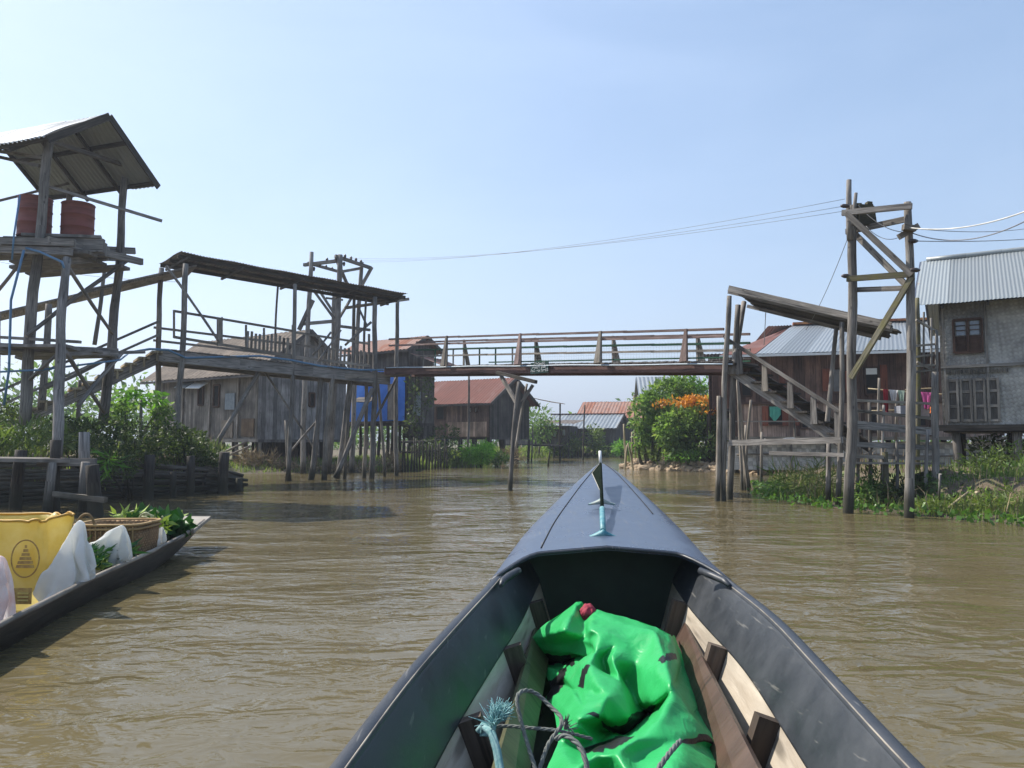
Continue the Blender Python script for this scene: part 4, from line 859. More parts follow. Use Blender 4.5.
mb.build('barge_board', plain('dark_blue_barge', (.06, .07, .11), .6, .2), hw)
mb = MB()
for k in range(8): mb.beam(Q(.1 + k * .9, -.55, ez - .06), Q(.1 + k * .9, 2.6, rz - .09), .05, .08)
mb.build('rafter', M['dark'], hw)
mb = MB(); mb.tube([Q(a, 2.6, rz + .03) for a in np.linspace(-.35, LW + .4, 12)], .07, 8); mb.build('ridge_cap', M['zinc'], hw)
def qx(px):
    k = (px - 512) / F; return (k * 18.05 - 10.12) / (.85 + k * .527)
wa, wb = qx(957), qx(985.5)
mb = MB()
for (a, z0, b, z1) in ((wa, 3.33, wb, 3.33), (wa, 4.1, wb, 4.1), (wa, 3.33, wa, 4.1), (wb, 3.33, wb, 4.1), ((wa + wb) / 2, 3.33, (wa + wb) / 2, 4.1)): mb.beam(Q(a, -.04, z0), Q(b, -.04, z1), .055, .06, up=n_)
wf = mb.build('window', M['frame'], hw)
for a, b in ((wa, (wa + wb) / 2), ((wa + wb) / 2, wb)):
    MB().slab(Q(a + .03, -.02, 3.36), Q(b - .03, -.02, 3.36), Q(b - .03, -.02, 3.72), Q(a + .03, -.02, 3.72), .015).build('lower_panel', M['frame'], wf)
    MB().slab(Q(a + .05, -.02, 3.74), Q(b - .05, -.02, 3.74), Q(b - .05, -.02, 4.06), Q(a + .05, -.02, 4.06), .015).build('pane', plain('pale_glass', (.25, .29, .34), .25, .2, 20), wf)
    for z in (3.85, 3.96): MB().beam(Q(a + .04, -.035, z), Q(b - .04, -.035, z), .02, .02).build('glazing_bar', M['frame'], wf)
da, db = qx(947), qx(1001); zz0, zz1 = 1.72, 2.72; nP = 4     # folding shutter panels
for k in range(nP):
    a, b = da + (db - da) * k / nP + .012, da + (db - da) * (k + 1) / nP - .012
    pn = MB().slab(Q(a, -.035, zz0), Q(b, -.035, zz0), Q(b, -.035, zz1), Q(a, -.035, zz1), .025, swap=True).build('shutter_panel', wood('grey_shutter_wood%d' % k, (.10, .09, .082), (.20, .185, .17)), hw)
    mb = MB()
    for (x0, q0, x1, q1) in ((a, zz0 + .03, b, zz0 + .03), (a, zz1 - .03, b, zz1 - .03), (a, zz0 + .36, b, zz0 + .36), (a, zz0 + .7, b, zz0 + .7)): mb.beam(Q(x0, -.05, q0), Q(x1, -.05, q1), .03, .06)
    for x in (a + .025, b - .025): mb.beam(Q(x, -.052, zz0), Q(x, -.052, zz1), .05, .034, up=n_)
    mb.build('batten', M['post'], pn)
mb = MB()
for k in range(26): a = qx(946) + k * .05; mb.beam(Q(a, -.03, 2.84), Q(a, -.03, 2.93), .028, .03, up=n_)
mb.build('fretwork', M['post2'], hw)
for i in range(6):
    for j in range(3): p = Q(.25 + i * 1.2, .25 + j * 2.2, 0); MB().pole(V((p.x, p.y, .2)), V((p.x + random.uniform(-.05, .05), p.y, zb - .1)), .10, .09, 8).build('stilt', M['dark' if j else 'post'], hw)
# light rack of poles beside its left end
rk = thing('pole_rack', 'thin yellowish pole rack beside the left end of the grey woven house', 'rack', (9.3, 17.5, .8))
for (x, y0, y1, r, mm) in ((917, 470, 298, .055, 'mossy'), (924, 375, 312, .025, 'post'), (931, 378, 318, .025, 'post'), (936, 470, 330, .04, 'post')):
    MB().pole(A(x, y0, 17.2), A(x, y1, 17.2), r, r * .9, 7).build('upright', M[mm], rk)
for (x0, y0, x1, y1) in ((915, 346, 937, 344), (915, 357, 937, 354), (915, 372, 938, 369), (916, 320, 936, 331), (917, 362, 935, 372), (915, 366, 938, 365)):
    MB().beam(A(x0, y0, 17.1), A(x1, y1, 17.25), .035, .05).build('crosspiece', M['post2'], rk)

# washing line
lineA, lineB = A(868, 388.5, 19.2), A(950, 394.5, 18.2)
wl = thing('washing_line_frame', 'thin bamboo washing poles strung beside the grey woven house', 'clothes line', (lineA.x, lineA.y, .8))
MB().pole(lineA, lineB, .018, .016, 6).build('pole', M['bamboo'], wl); MB().pole(A(905, 390, 19), A(938, 388, 18.5), .016, .014, 6).build('pole', M['bamboo'], wl); MB().pole(A(866, 411, 19.3), A(934, 398 + 10, 18.5), .018, .016, 6).build('pole', M['bamboo'], wl)
for x, y1 in ((879, 378), (896, 392)): MB().pole(A(x, 440, 19), A(x, y1, 19), .035, .03, 7).build('upright', M['post2'], wl)
def cloth(label, x0, x1, drop, colr, gath=.0, seed=0):
    k0, k1 = (x0 - 868) / 82, (x1 - 868) / 82; a, b = lineA.lerp(lineB, k0), lineA.lerp(lineB, k1); n = 14; g = []
    d = (b - a); nrm = V((d.y, -d.x, 0)).normalized()
    for i in range(n):
        f = i / (n - 1); row = []
        for j in range(9):
            t = j / 8; ff = .5 + (f - .5) * (1 - gath * t); dz = drop * (1 + .25 * noise.noise(V((f * 2.5 + seed, 1, 0)))) * t
            row.append(a + d * ff + nrm * (.02 + .05 * t * math.sin(f * 12 + seed) + .03 * noise.noise(V((f * 3, t * 2, seed)))) - V((0, 0, dz - .012)))
        g.append(row)
    mb = MB(); mb.loft(g); mb.loft([[p + nrm * .006 for p in r] for r in g], flip=True)
    return single(mb, 'garment', plain('cloth_' + label.split()[0], colr, .85, .15, trans=.3), label, 'clothing', a, 'clothes on the line')
cloth('red cloth hanging longest at the left of the washing line', 884, 889, .58, (.42, .035, .05), .1, 1)
cloth('white garment hanging next to the red cloth', 890, 899, .3, (.70, .68, .68), .6, 2); cloth('pale green garment between the white one and the post', 899, 906, .36, (.45, .55, .45), .55, 3)
cloth('purple garment just right of the pylon post', 914, 921, .3, (.36, .06, .42), .35, 4); cloth('pink garment at the right end of the washing line', 922, 932, .4, (.62, .13, .36), .5, 5)
p = A(918, 414, 18.6); mb = MB(); mb.slab(p + V((-.42, 0, -.06)), p + V((.28, 0, -.06)), p + V((.28, 0, .22)), p + V((-.42, 0, .2)), .3); single(mb, 'crate', plain('grey_tub', (.22, .23, .26), .6, .3), 'grey box standing under the washing line by the pylon', 'box', p)
mb = MB()
for k in range(16): q = p + V((.1 + .16 * rng.random(), -.38, .0 + .14 * rng.random())); mb.tube([q - V((.03, 0, 0)), q, q + V((.03, 0, .01))], [.01, .045, .01], 6)
single(mb, 'cloth_heap', plain('orange_cloth', (.70, .17, .03), .8, .3), 'small orange and red heap under the washing line', 'laundry', p)

# ------------------------------------------------------------------ left bank: log wall, dock, fences
rw = thing('log_retaining_wall', 'dark retaining wall of stacked logs and posts along the left bank', 'retaining wall', (-9, 17, 0))
wl_pts = [(-15.5, 12.0, .98), (-12.6, 13.4, .98), (-10.35, 15.15, .95), (-8.7, 17.35, .85), (-7.55, 19.0, .68), (-6.95, 20.1, .42)]
for (x0, y0, h0), (x1, y1, h1) in zip(wl_pts[:-1], wl_pts[1:]):
    mb = MB(); n = 12
    for k in range(n):
        f = (k + .3) / n; r = .042 + .012 * random.random()
        mb.pole(V((x0, y0, -.12 + (h0 + .12) * f)) + V((random.uniform(-.03, .03), random.uniform(-.03, .03), 0)), V((x1, y1, -.12 + (h1 + .12) * f)) + V((random.uniform(-.1, .1), random.uniform(-.03, .03), random.uniform(-.03, .03))), r, r * .85, 7, wob=.3)
    mb.build('log_panel', M['log'], rw)
for px, yt, r, Y in ((20, 450, .11, 14.6), (95, 463, .1, 15.9), (150, 455, .12, 16.9), (173, 472, .08, 17.6), (190, 456, .1, 17.9), (224, 452, .13, 18.8), (239, 478, .09, 19.6)):
    p = A(px, yt, Y); MB().pole(V((p.x, p.y, -.5)), p, r, r * .9, 9).build('post', M['dark'], rw)
for px, yb, yt, r, Y in ((228, 487, 457, .10, 19.2), (246, 487, 456, .11, 19.6)):
    pass
dk = thing('landing_stage', 'small plank landing stage on thick posts against the log wall', 'jetty', (-7.8, 13.5, 0))
ta, tb = A(-45, 457.5, 12.6), A(84, 459.5, 13.6)
mb = MB()
for k in range(4): o = V((-.25, .32, 0)) * k; mb.slab(ta + o, tb + o + V((random.uniform(-.1, .15), 0, 0)), tb + o + V((-.22, .29, 0)), ta + o + V((-.22, .29, 0)), .06)
mb.build('deck', M['deck'], dk)
mb = MB(); mb.beam(A(38, 462, 13.5), A(96, 462, 13.6), .1, .13); mb.build('beam', M['post'], dk)
for (x0, y0, x1, y1, Y, r, mm) in ((46, 520, 52, 462, 13.4, .085, 'post'), (54, 520, 56, 440, 13.7, .1, 'dark'), (83, 512, 85, 462, 13.4, .085, 'post'), (85, 470, 84, 432, 14.1, .1, 'post'), (97, 535, 92, 465, 13.15, .125, 'dark')):
    MB().pole(A(x0, y0, Y), A(x1, y1, Y), r, r * .85, 9, bend=.02).build('post', M[mm], dk)
mb = MB(); mb.beam(A(54, 494, 13.3), A(106, 500, 13.0), .08, .09); mb.build('crossbar', M['post2'], dk)

# picket fences and poles behind the walkway
pf = thing('picket_fence', 'dark stake fence on the mud below the blue sheet house', 'fence', tuple(W(420, 468)))
for i in range(16):
    x = 402 + i * 3.0; y = 468 - i * .25; a = W(x, y + 4); MB().pole(a, a + V((random.uniform(-.06, .06), 0, random.uniform(1.0, 1.45))), .04, .032, 6).build('stake', M['dark'], pf)
for yy in (441, 451, 461): MB().pole(A(400, yy + 1, 35.3), A(447, yy - 1, 36.7), .055, .05, 6).build('rail', M['dark'], pf)
P_ = [(467, 462, 380 - 4, 40, .075, 'thin bamboo pole standing left of the bright green bush', 'post'), (583, 456, 405, 50, .06, 'slender dark pole rising from the water before the far zinc roof', 'dark'), (531, 462, 425, 45, .05, 'stake by the porch of the red roofed house', 'post'),
      (548, 464, 452, 38, .05, 'short stake by the moored dark boat', 'dark')]
for x, yb, yt, Y, r, lb, mm in P_:
    p0 = A(x, yb, Y); p0.z = min(p0.z, -.1); single(MB().pole(p0, A(x + 2, yt, Y), r, r * .7, 7), 'pole', M[mm], lb, 'pole', (p0.x, p0.y, 0))
for i, (x, yb, xt, yt, Y) in enumerate(((627, 472, 624, 424, 35.5), (631, 472, 632, 432, 35.2), (637, 470, 634, 395, 35.8), (634, 474, 628, 443, 34.6), (640, 472, 639, 448, 34.8), (624, 470, 627, 445, 35))):
    p0 = A(x, yb, Y); p0.z = -.3; single(MB().pole(p0, A(xt, yt, Y), .05, .04, 7), 'bamboo_pole', M['bamboo'], 'bamboo pole in the cluster at the left tip of the stony island', 'pole', (p0.x, p0.y, 0), 'bamboo poles at the island tip')
for i, (x, yb, xt, yt, Y) in enumerate(((742, 495, 737, 378, 20), (746, 492, 738, 385, 20.3), (749, 494, 742, 440, 19.5), (740, 490, 746, 425, 20.6), (751, 480, 738, 390, 20.8), (761, 480, 762, 432, 22), (744, 493, 751, 400, 20.1))):
    p0 = A(x, yb, Y); p0.z = -.3; single(MB().pole(p0, A(xt, yt, Y), .045, .035, 7), 'bamboo_pole', M['post2'], 'thin grey pole in the bundle standing behind the right bridge posts', 'pole', (p0.x, p0.y, 0), 'thin poles behind the right bridge posts')
for i, (x, yb, xt, yt) in enumerate(((252, 470, 246, 442), (262, 472, 262, 452), (345, 476, 344, 455), (272, 468, 268, 455))):
    p0 = W(x, yb); p0.z = -.2; single(MB().pole(p0, A(xt, yt, p0.y), .07, .06, 7), 'stake', M['post'], ('short leaning stake beside the end of the log wall', 'blunt stake standing in the inlet by the log wall', 'short stake among the walkway stilts', 'small stake before the dry brush heap')[i], 'stake', (p0.x, p0.y, 0))
pk = thing('moored_boat', 'dark flat boat moored before the red roofed house', 'boat', tuple(W(533, 457)))
c = W(533, 456.5); g = []
for i in range(13):
    t = i / 12; w_ = .5 * math.sin(math.pi * min(1, .12 + t * .88)) ** .6 if t < 1 else .1; zt2 = .32 + .22 * abs(2 * t - 1) ** 2.5; x = -2.1 + 4.2 * t
    g.append([c + V((x, -w_, zt2)), c + V((x, -w_ * .8, -.1)), c + V((x, w_ * .8, -.1)), c + V((x, w_, zt2)), c + V((x, w_ - .05, zt2)), c + V((x, 0, .05)), c + V((x, -w_ + .05, zt2))])
MB().loft(g, closed=True).build('hull', M['dark'], pk); MB().beam(c + V((-.4, 0, .28)), c + V((-.1, 0, .28)), .9, .04, up=(0, 0, 1)).build('thwart', M['post'], pk)
# dry brush heaps and driftwood
for (x, y, w_, h_, lb) in ((266, 468, .9, .75, 'dry brown brush heap at the mouth of the inlet'), (300, 470, 1.1, .4, 'low heap of dry brush under the walkway'), (393, 470, .5, .7, 'upright dry stump of brush by the right walkway stilts'), (345, 471, 1.2, .28, 'flat drift of dry sticks below the grey house'), (250, 452, .45, .8, 'dry branch pile leaning behind the log wall end')):
    c = A(x, y - 2, 31.3 if x < 350 else 32.2); c.z = max(.1, gh(c.x, c.y)); bush('brush_heap', lb, 'dry brush', [((c.x, c.y, h_ * .35), (w_, .5, h_ * .7))], 900, .28, M['brush'], (c.x, c.y, max(0., gh(c.x, c.y) - .05)), stems=0, wr=.12, gate=-.3, droop=.2)
# ------------------------------------------------------------------ vegetation
def bl(px, py, Y, rx, rz, ry=None): c = A(px, py, Y); return ((c.x, c.y, c.z), (rx, ry or rx, rz))
def gb(px, Y): x = (px - 512) / F * Y; return (x, Y, max(0.0, gh(x, Y)))
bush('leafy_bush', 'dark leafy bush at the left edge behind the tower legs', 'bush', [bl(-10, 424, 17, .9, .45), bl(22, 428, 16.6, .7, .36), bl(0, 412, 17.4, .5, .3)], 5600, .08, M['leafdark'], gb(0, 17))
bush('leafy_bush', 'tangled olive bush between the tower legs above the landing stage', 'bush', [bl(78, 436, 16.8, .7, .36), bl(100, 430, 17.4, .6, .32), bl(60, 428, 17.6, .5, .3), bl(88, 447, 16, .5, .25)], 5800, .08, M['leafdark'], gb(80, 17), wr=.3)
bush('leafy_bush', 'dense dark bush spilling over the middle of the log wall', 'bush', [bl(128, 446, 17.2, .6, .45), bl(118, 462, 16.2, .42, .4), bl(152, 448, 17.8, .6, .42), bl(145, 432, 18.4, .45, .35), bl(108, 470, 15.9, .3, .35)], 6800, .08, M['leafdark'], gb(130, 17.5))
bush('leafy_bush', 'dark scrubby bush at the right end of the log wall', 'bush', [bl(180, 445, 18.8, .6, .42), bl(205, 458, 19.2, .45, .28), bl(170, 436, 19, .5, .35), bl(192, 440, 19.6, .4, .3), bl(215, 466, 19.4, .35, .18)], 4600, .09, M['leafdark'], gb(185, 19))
bush('fern_clump', 'pale green ferny clump on the bank above the landing stage', 'fern', [bl(30, 437, 15.4, .6, .22), bl(15, 443, 15.2, .5, .2), bl(55, 441, 15.6, .4, .2), bl(-25, 440, 15, .6, .25)], 2600, .22, M['leafpale'], gb(30, 15.6), stems=0, wr=.13, droop=.6)
t = thing('papaya_plant', 'bright young papaya like plant beside the left walkway post', 'plant', gb(142, 19.4))
b0 = V(gb(142, 19.4)); tp = A(141, 400, 19.3); MB().pole(b0, tp, .05, .035, 7).build('stem', M['post'], t)
Pp, Oo = [], []
for k in range(26):
    a = k * 2.4; el_ = .75 - k * .04; d = V((math.cos(a) * math.cos(el_), math.sin(a) * math.cos(el_), math.sin(el_))); e = tp + d * (.34 + .12 * random.random())
    for q in range(9): aa = q * .7; Pp.append(tuple(e + V((math.cos(aa), math.sin(aa), random.uniform(-.3, .1))) * .02)); Oo.append((math.cos(aa) + d.x * .6, math.sin(aa) + d.y * .6, -.2))
leaves('foliage', np.array(Pp), np.array(Oo), .2, .34, M['leafbright'], t, spread=.2, up=.05)
bush('leafy_bush', 'feathery plant with yellowish leaves beside the papaya', 'bush', [bl(122, 414, 18.8, .3, .3), bl(160, 412, 20, .3, .36)], 900, .13, M['leafmid'], gb(125, 18.8))
bush('creeper', 'single bright yellow green shoot hanging before the log wall', 'plant', [bl(110, 462, 15.7, .12, .22)], 60, .3, M['leafbright'], gb(110, 16), stems=0, wr=.14, droop=1.2)
bush('leafy_bush', 'dark foliage against the grey annex by the blue sheet', 'bush', [bl(420, 395, 37.6, .7, 1.3), bl(412, 425, 37.4, .5, .8), bl(428, 375, 37.8, .4, .5)], 1100, .17, M['leafdark'], gb(420, 37.6), gate=.0)
bush('leafy_bush', 'low dark bush on the mud before the grey annex', 'bush', [bl(432, 450, 36.5, 1.0, .55), bl(445, 436, 38, .7, .6), bl(452, 455, 37, .6, .4)], 2600, .15, M['leafdark'], gb(435, 37))
bush('leafy_bush', 'rounded bright green bush at the water edge before the red roofed house', 'bush', [bl(479, 455, 36.8, .75, .45), bl(470, 452, 36.9, .45, .42), bl(486, 450, 37, .4, .35)], 4600, .2, M['leaflit'], gb(479, 37.2), wr=.2, droop=.2)
bush('leafy_bush', 'dull olive bush right beside the bright green one', 'bush', [bl(497, 458, 38, .7, .35)], 1200, .15, M['leafmid'], gb(497, 38.4))
bush('reed_clump', 'straw yellow reed clump behind the middle bridge post', 'reeds', [bl(511, 457, 40, .7, .5)], 900, .3, M['brush'], gb(511, 41), stems=0, wr=.1)
for px, y, Y, rx, rz, n, mm, lb in ((537, 424, 56, 1.6, 1.5, 1600, 'leafmid', 'leafy tree beyond the porch of the red roofed house'), (566, 443, 58, 1.2, .9, 1300, 'leafpale', 'pale green shrub before the small grey hut'), (552, 447, 60, 1.2, .6, 800, 'leafmid', 'low green shrub left of the pale one on the far bank'), (594, 437, 58, .8, 1.0, 800, 'leafpale', 'sparse young tree before the zinc roofed far house'), (604, 450, 60, 1.5, .4, 700, 'leafmid', 'low bush under the far house wall'), (621, 448, 56, .8, .5, 600, 'leafbright', 'small bright bush at the right corner of the far house')):
    bush('shrub', lb, 'shrub', [bl(px, y, Y, rx, rz), bl(px + 4, y + 3, Y, rx * .7, rz * .6)], n, .26, M[mm], gb(px, Y), stems=3)
for i, (px, y, Y, rx, rz) in enumerate(((508, 428, 85, 5, 2.2), (440, 425, 90, 6, 3), (300, 425, 75, 6, 3.5), (210, 420, 70, 6, 3.5), (120, 415, 60, 6, 3.5), (40, 412, 60, 6, 4), (650, 420, 85, 5, 3), (575, 430, 110, 9, 2.4), (860, 415, 60, 7, 3), (980, 410, 50, 6, 3), (370, 425, 85, 6, 3))):
    lb = ('far tree line clump behind the red roofed house', 'far tree behind the annex roof', 'far tree seen between the walkway stilts', 'far tree behind the grey house on the left', 'far tree behind the walkway stairs', 'far tree behind the water tower', 'far tree behind the island bush', 'low far trees behind the zinc roofed house', 'far tree behind the two storey house', 'far tree behind the grey woven house', 'far tree behind the pylon with insulators')[i]
    bush('far_tree', lb, 'tree', [bl(px, y, Y, rx, rz), bl(px + 20, y + 6, Y, rx * .8, rz * .7), bl(px - 22, y + 5, Y + 2, rx * .8, rz * .7)], 2200, .6, M['leafmid'], gb(px, Y), stems=3, part='crown', stem_r=.15)
# island trees
def isl(label, blobs, n, m, px, Y, L=.2, stems=6, extra=None):
    t = bush('leafy_tree', label, 'tree', blobs, n, L, m, gb(px, Y), stems=0, wr=.45, part='crown', droop=.7, gate=-.1, gs=1.3)
    mb = MB(); b = V(gb(px, Y))
    for i in range(stems):
        c, r = blobs[i % len(blobs)]; mb.pole(b + V((random.uniform(-.3, .3), random.uniform(-.2, .2), -.2)), V(c) + V((random.uniform(-.3, .3), 0, 0)), .09, .03, 7, bend=.15)
    mb.build('trunk', M['dark'], t); return t
isl('spreading green tree at the left end of the stony island', [bl(655, 425, 34.5, 1.0, .9), bl(640, 418, 34.2, .55, .75), bl(662, 398, 34.8, .95, .75), bl(677, 388, 35.2, .8, .55), bl(650, 405, 34.2, .7, .6), bl(640, 440, 34, .35, .5), bl(632, 405, 34, .3, .35), bl(664, 384, 34.6, .4, .3), bl(670, 415, 34.0, .8, .8), bl(663, 438, 34.0, .5, .5)], 8500, M['leafisland'], 651, 34.6)
isl('tall light green tree behind the orange flowers', [bl(685, 388, 36.5, 1.0, .55), bl(670, 392, 36.5, .8, .6), bl(698, 392, 36.5, .6, .5), bl(690, 405, 36.5, 1.1, .6), bl(690, 377, 36.4, .35, .35), bl(672, 381, 36.4, .3, .3), bl(706, 383, 36.4, .35, .3)], 4200, M['leafbright'], 686, 36.5)
tt = isl('dense dark green shrub crowned with orange flowers on the island', [bl(688, 425, 33.2, 1.1, .85), bl(706, 415, 33.0, .75, .75), bl(672, 430, 33.0, .8, .8), bl(700, 440, 32.6, .9, .75), bl(716, 432, 32.6, .5, .95), bl(682, 448, 32.8, .7, .5), bl(716, 408, 33, .4, .4)], 10000, M['leafisland'], 692, 33)
Pf, Of = cloud([bl(708, 412, 32.3, .5, .08), bl(684, 401, 32.6, .85, .2, .6), bl(705, 402, 32.5, .75, .24, .6), bl(660, 403, 33.4, .45, .15), bl(697, 399, 32.9, .7, .2), bl(718, 400, 32.6, .3, .15)], 1500, gate=.06, gs=2.6)
leaves('blossom', Pf, Of, .13, .7, M['orange'], tt)
bush('weed_clump', 'bright weeds on the stones under the flowering shrub', 'weeds', [bl(694, 456, 32.2, .7, .2), bl(675, 456, 32.6, .4, .18)], 600, .16, M['leafbright'], gb(694, 31.8), stems=0, wr=.25)
bush('weed_clump', 'yellowish dry weeds under the left island tree', 'weeds', [bl(648, 452, 34.2, .5, .35), bl(660, 458, 33.6, .5, .2)], 800, .18, M['leafpale'], gb(648, 34.6), stems=0, wr=.2)
# stones along the island edge
protos = []
for k in range(6):
    bm = bmesh.new(); bmesh.ops.create_icosphere(bm, subdivisions=2, radius=1)
    for v in bm.verts:
        n = noise.noise(v.co * 1.1 + V((k * 9, 0, 0))) * .45 + noise.noise(v.co * 2.7 + V((k * 5, 3, 0))) * .15; v.co = v.co * (1 + n); v.co.z *= .72
    me = bpy.data.meshes.new('stone'); bm.to_mesh(me); bm.free(); me.materials.append(M['stone']); protos.append(me)
edge = [(5.35, 36.2), (5.9, 34.3), (6.9, 32.9), (8.0, 31.7), (9.2, 30.6), (9.75, 29.4)]
for i in range(118):
    f = i / 118 * (len(edge) - 1); k = int(f); a, c = V(edge[k]), V(edge[min(k + 1, len(edge) - 1)]); p = a.lerp(c, f - k); row = i % 3
    nrm = V((c.y - a.y, -(c.x - a.x))).normalized() * -1; p = p + nrm * (row * .22 - .12 + random.uniform(-.12, .12))
    r = random.uniform(.12, .23) * (1.15 if row == 0 else .95)
    o = bpy.data.objects.new('stone', protos[i % 6]); COL.objects.link(o); o.location = (p.x, p.y, .02 + row * .13 + random.uniform(-.03, .05)); o.scale = (r, r * random.uniform(.75, 1.1), r * random.uniform(.7, 1)); o.rotation_euler = (random.uniform(-.4, .4), random.uniform(-.4, .4), random.uniform(0, 6))
    tag(o, 'pale rounded stone in the rubble edge of the island', 'stone', 'stones along the island edge')
# right bank plants
bush('reed_clump', 'tall pale grass clump standing under the right staircase', 'reeds', [bl(800, 487, 17, .8, .5), bl(780, 490, 17.4, .4, .4), bl(820, 482, 16.6, .5, .5)], 1500, .34, M['leafpale'], gb(800, 17), stems=0, wr=.045, droop=.3)
bush('leafy_bush', 'small green bush between the stair post and the pylon', 'bush', [bl(868, 487, 15, .35, .35), bl(878, 478, 15.3, .28, .35), bl(860, 496, 14.6, .3, .22)], 1500, .12, M['leafmid'], gb(868, 15), wr=.22)
bush('leafy_bush', 'dark green scrub on the bank below the woven house', 'bush', [bl(1000, 490, 14.8, .8, .38), bl(970, 500, 14.0, .6, .2), bl(1030, 480, 15, .8, .4), bl(945, 488, 14.8, .35, .35), bl(1012, 508, 13.4, .7, .16), bl(935, 505, 13.9, .4, .16)], 5200, .10, M['leafmid'], gb(1000, 15.2))
bush('leafy_bush', 'feathery light bush in front of the woven house stilts', 'bush', [bl(990, 465, 16.6, .6, .3), bl(1010, 460, 16.4, .5, .35), bl(970, 470, 16.6, .5, .18)], 1600, .14, M['leafpale'], gb(995, 16.8), wr=.2)
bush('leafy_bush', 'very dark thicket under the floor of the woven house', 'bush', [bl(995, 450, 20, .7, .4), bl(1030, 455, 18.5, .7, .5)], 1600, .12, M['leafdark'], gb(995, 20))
for i, (x, y, x2, y2) in enumerate(((948, 508, 968, 492), (976, 492, 984, 508), (940, 474, 939, 500))): 
    p = A(x, y, 13.4); single(MB().pole(p, A(x2, y2, 13.6), .025, .018, 6), 'stick', M['bamboo' if i != 2 else 'post'], ('dry stick leaning left in the bank weeds', 'dry stick leaning right in the bank weeds', 'short grey stake in front of the dark bank hollow')[i], 'stick', p)
bush('weed_clump', 'low bright weeds along the water below the woven house', 'weeds', [bl(960, 508, 13.4, .6, .16), bl(990, 513, 13.0, .6, .16), bl(935, 508, 13.6, .4, .15)], 2600, .13, M['grass'], gb(960, 13.6), stems=0, wr=.14, droop=.5)
bush('weed_clump', 'tall mixed weeds at the right edge of the bank', 'weeds', [bl(1020, 505, 13.2, .7, .25), bl(1005, 492, 14, .5, .25)], 2200, .16, M['leafpale'], gb(1012, 13.6), stems=0, wr=.12, droop=.5)
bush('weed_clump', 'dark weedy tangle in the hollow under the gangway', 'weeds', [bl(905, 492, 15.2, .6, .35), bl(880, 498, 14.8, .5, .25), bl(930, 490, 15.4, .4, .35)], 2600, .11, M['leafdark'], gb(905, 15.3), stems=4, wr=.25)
# grass (nobody could count it)
def land_points(n, x0, x1, y0, y1, dmin, dmax):
    P = np.stack([rng.uniform(x0, x1, n), rng.uniform(y0, y1, n)], 1); d = shore_distance(P); P = P[(d > dmin) & (d < dmax)]
    k = np.array([noise.noise(V((p[0] * .7, p[1] * .7, 1))) > -.25 for p in P], bool); P = P[k]; return np.column_stack([P, ground_height(P) - .02])
struct(blades('bank_grass', np.concatenate([land_points(20000, 5.5, 13, 10, 27, .05, 1.5), land_points(5000, 5.5, 13, 10, 27, 1.5, 4), land_points(3000, 9, 22, 14, 30, 1, 9)]), .08, .30, M['grass'], .009), 'stuff')
struct(blades('left_bank_grass', land_points(9000, -16, -6, 12, 27, .2, 3), .2, .6, M['grass'], .012), 'stuff')
struct(blades('far_bank_grass', np.concatenate([land_points(11000, -5.5, 3, 31.5, 56, .0, 4), land_points(14000, -2, 16, 46, 72, .0, 7)]), .2, .6, M['grass'], .035), 'stuff')
struct(blades('mud_grass', land_points(5000, -12, -3, 30, 40, .2, 6), .08, .3, M['grass'], .02), 'stuff')
struct(blades('island_grass', land_points(5000, 4.5, 12, 29, 42, .5, 3.5), .15, .45, M['grass'], .025), 'stuff')
struct(blades('dry_stems', np.concatenate([land_points(2500, 5.5, 13, 10, 27, .1, 3), land_points(3500, -16, -6, 12, 27, .2, 2.5)]), .25, .75, M['brush'], .006, lean=.6), 'stuff')
# floating water plants along the right bank
P = np.stack([rng.uniform(5, 10.5, 9000), rng.uniform(10.5, 22, 9000)], 1); d = shore_distance(P)
k = (d > -.55) & (d < .35) & (rng.random(len(P)) < np.clip(1 - np.abs(d + .05) / .6, .05, 1)); P = P[k]
P3 = np.column_stack([P, np.maximum(ground_height(P), 0) + .01 + .14 * rng.random(len(P))]); up = np.tile([0, 0, .8], (len(P3), 1))
struct(leaves('water_plants', P3, up, .085, .75, M['hyacinth'], spread=.8, droop=.2), 'stuff')

# ------------------------------------------------------------------ market canoe on the left
canoe = thing('market_canoe', 'narrow dark wooden canoe laden with market goods', 'boat', (-3.7, 6.0, 0))
ST = [(1.3, -2.48, -3.30, .18), (3.3, -2.80, -3.74, .18), (4.49, -3.00, -3.98, .19), (6.17, -3.31, -4.22, .195), (7.5, -3.46, -4.32, .215), (8.45, -3.56, -4.36, .25), (9.05, -3.66, -4.36, .29), (9.6, -3.76, -4.33, .335)]
def canoe_at(y):
    yy = [s[0] for s in ST]; return [float(np.interp(y, yy, [s[k] for s in ST])) for k in (1, 2, 3)]
g = []; gi = []
for y in np.linspace(1.3, 9.6, 44):
    r_, l_, z = canoe_at(y); c = (r_ + l_) / 2; w = (r_ - l_) / 2; bz = -.14 if y < 7.7 else -.14 + (y - 7.7) / 1.9 * (z + .06); bz = min(bz, z - .06)
    g.append([V((l_, y, z)), V((c - w * .82, y, z * .4 + bz * .6)), V((c - w * .5, y, bz)), V((c + w * .5, y, bz)), V((c + w * .82, y, z * .4 + bz * .6)), V((r_, y, z))])
    e = .035; fz = max(bz + .03, -.09); gi.append([V((r_, y, z + .004)), V((r_ - e, y, z + .004)), V((c + w * .78, y, z * .4 + fz * .6)), V((c + w * .5, y, min(fz, z))), V((c - w * .5, y, min(fz, z))), V((c - w * .78, y, z * .4 + fz * .6)), V((l_ + e, y, z + .004)), V((l_, y, z + .004))])
MB().loft(g, flip=True).build('hull', wood('canoe_black_wood', (.022, .018, .014), (.07, .058, .046), spec=.5, rough=.45, grain=18), canoe)
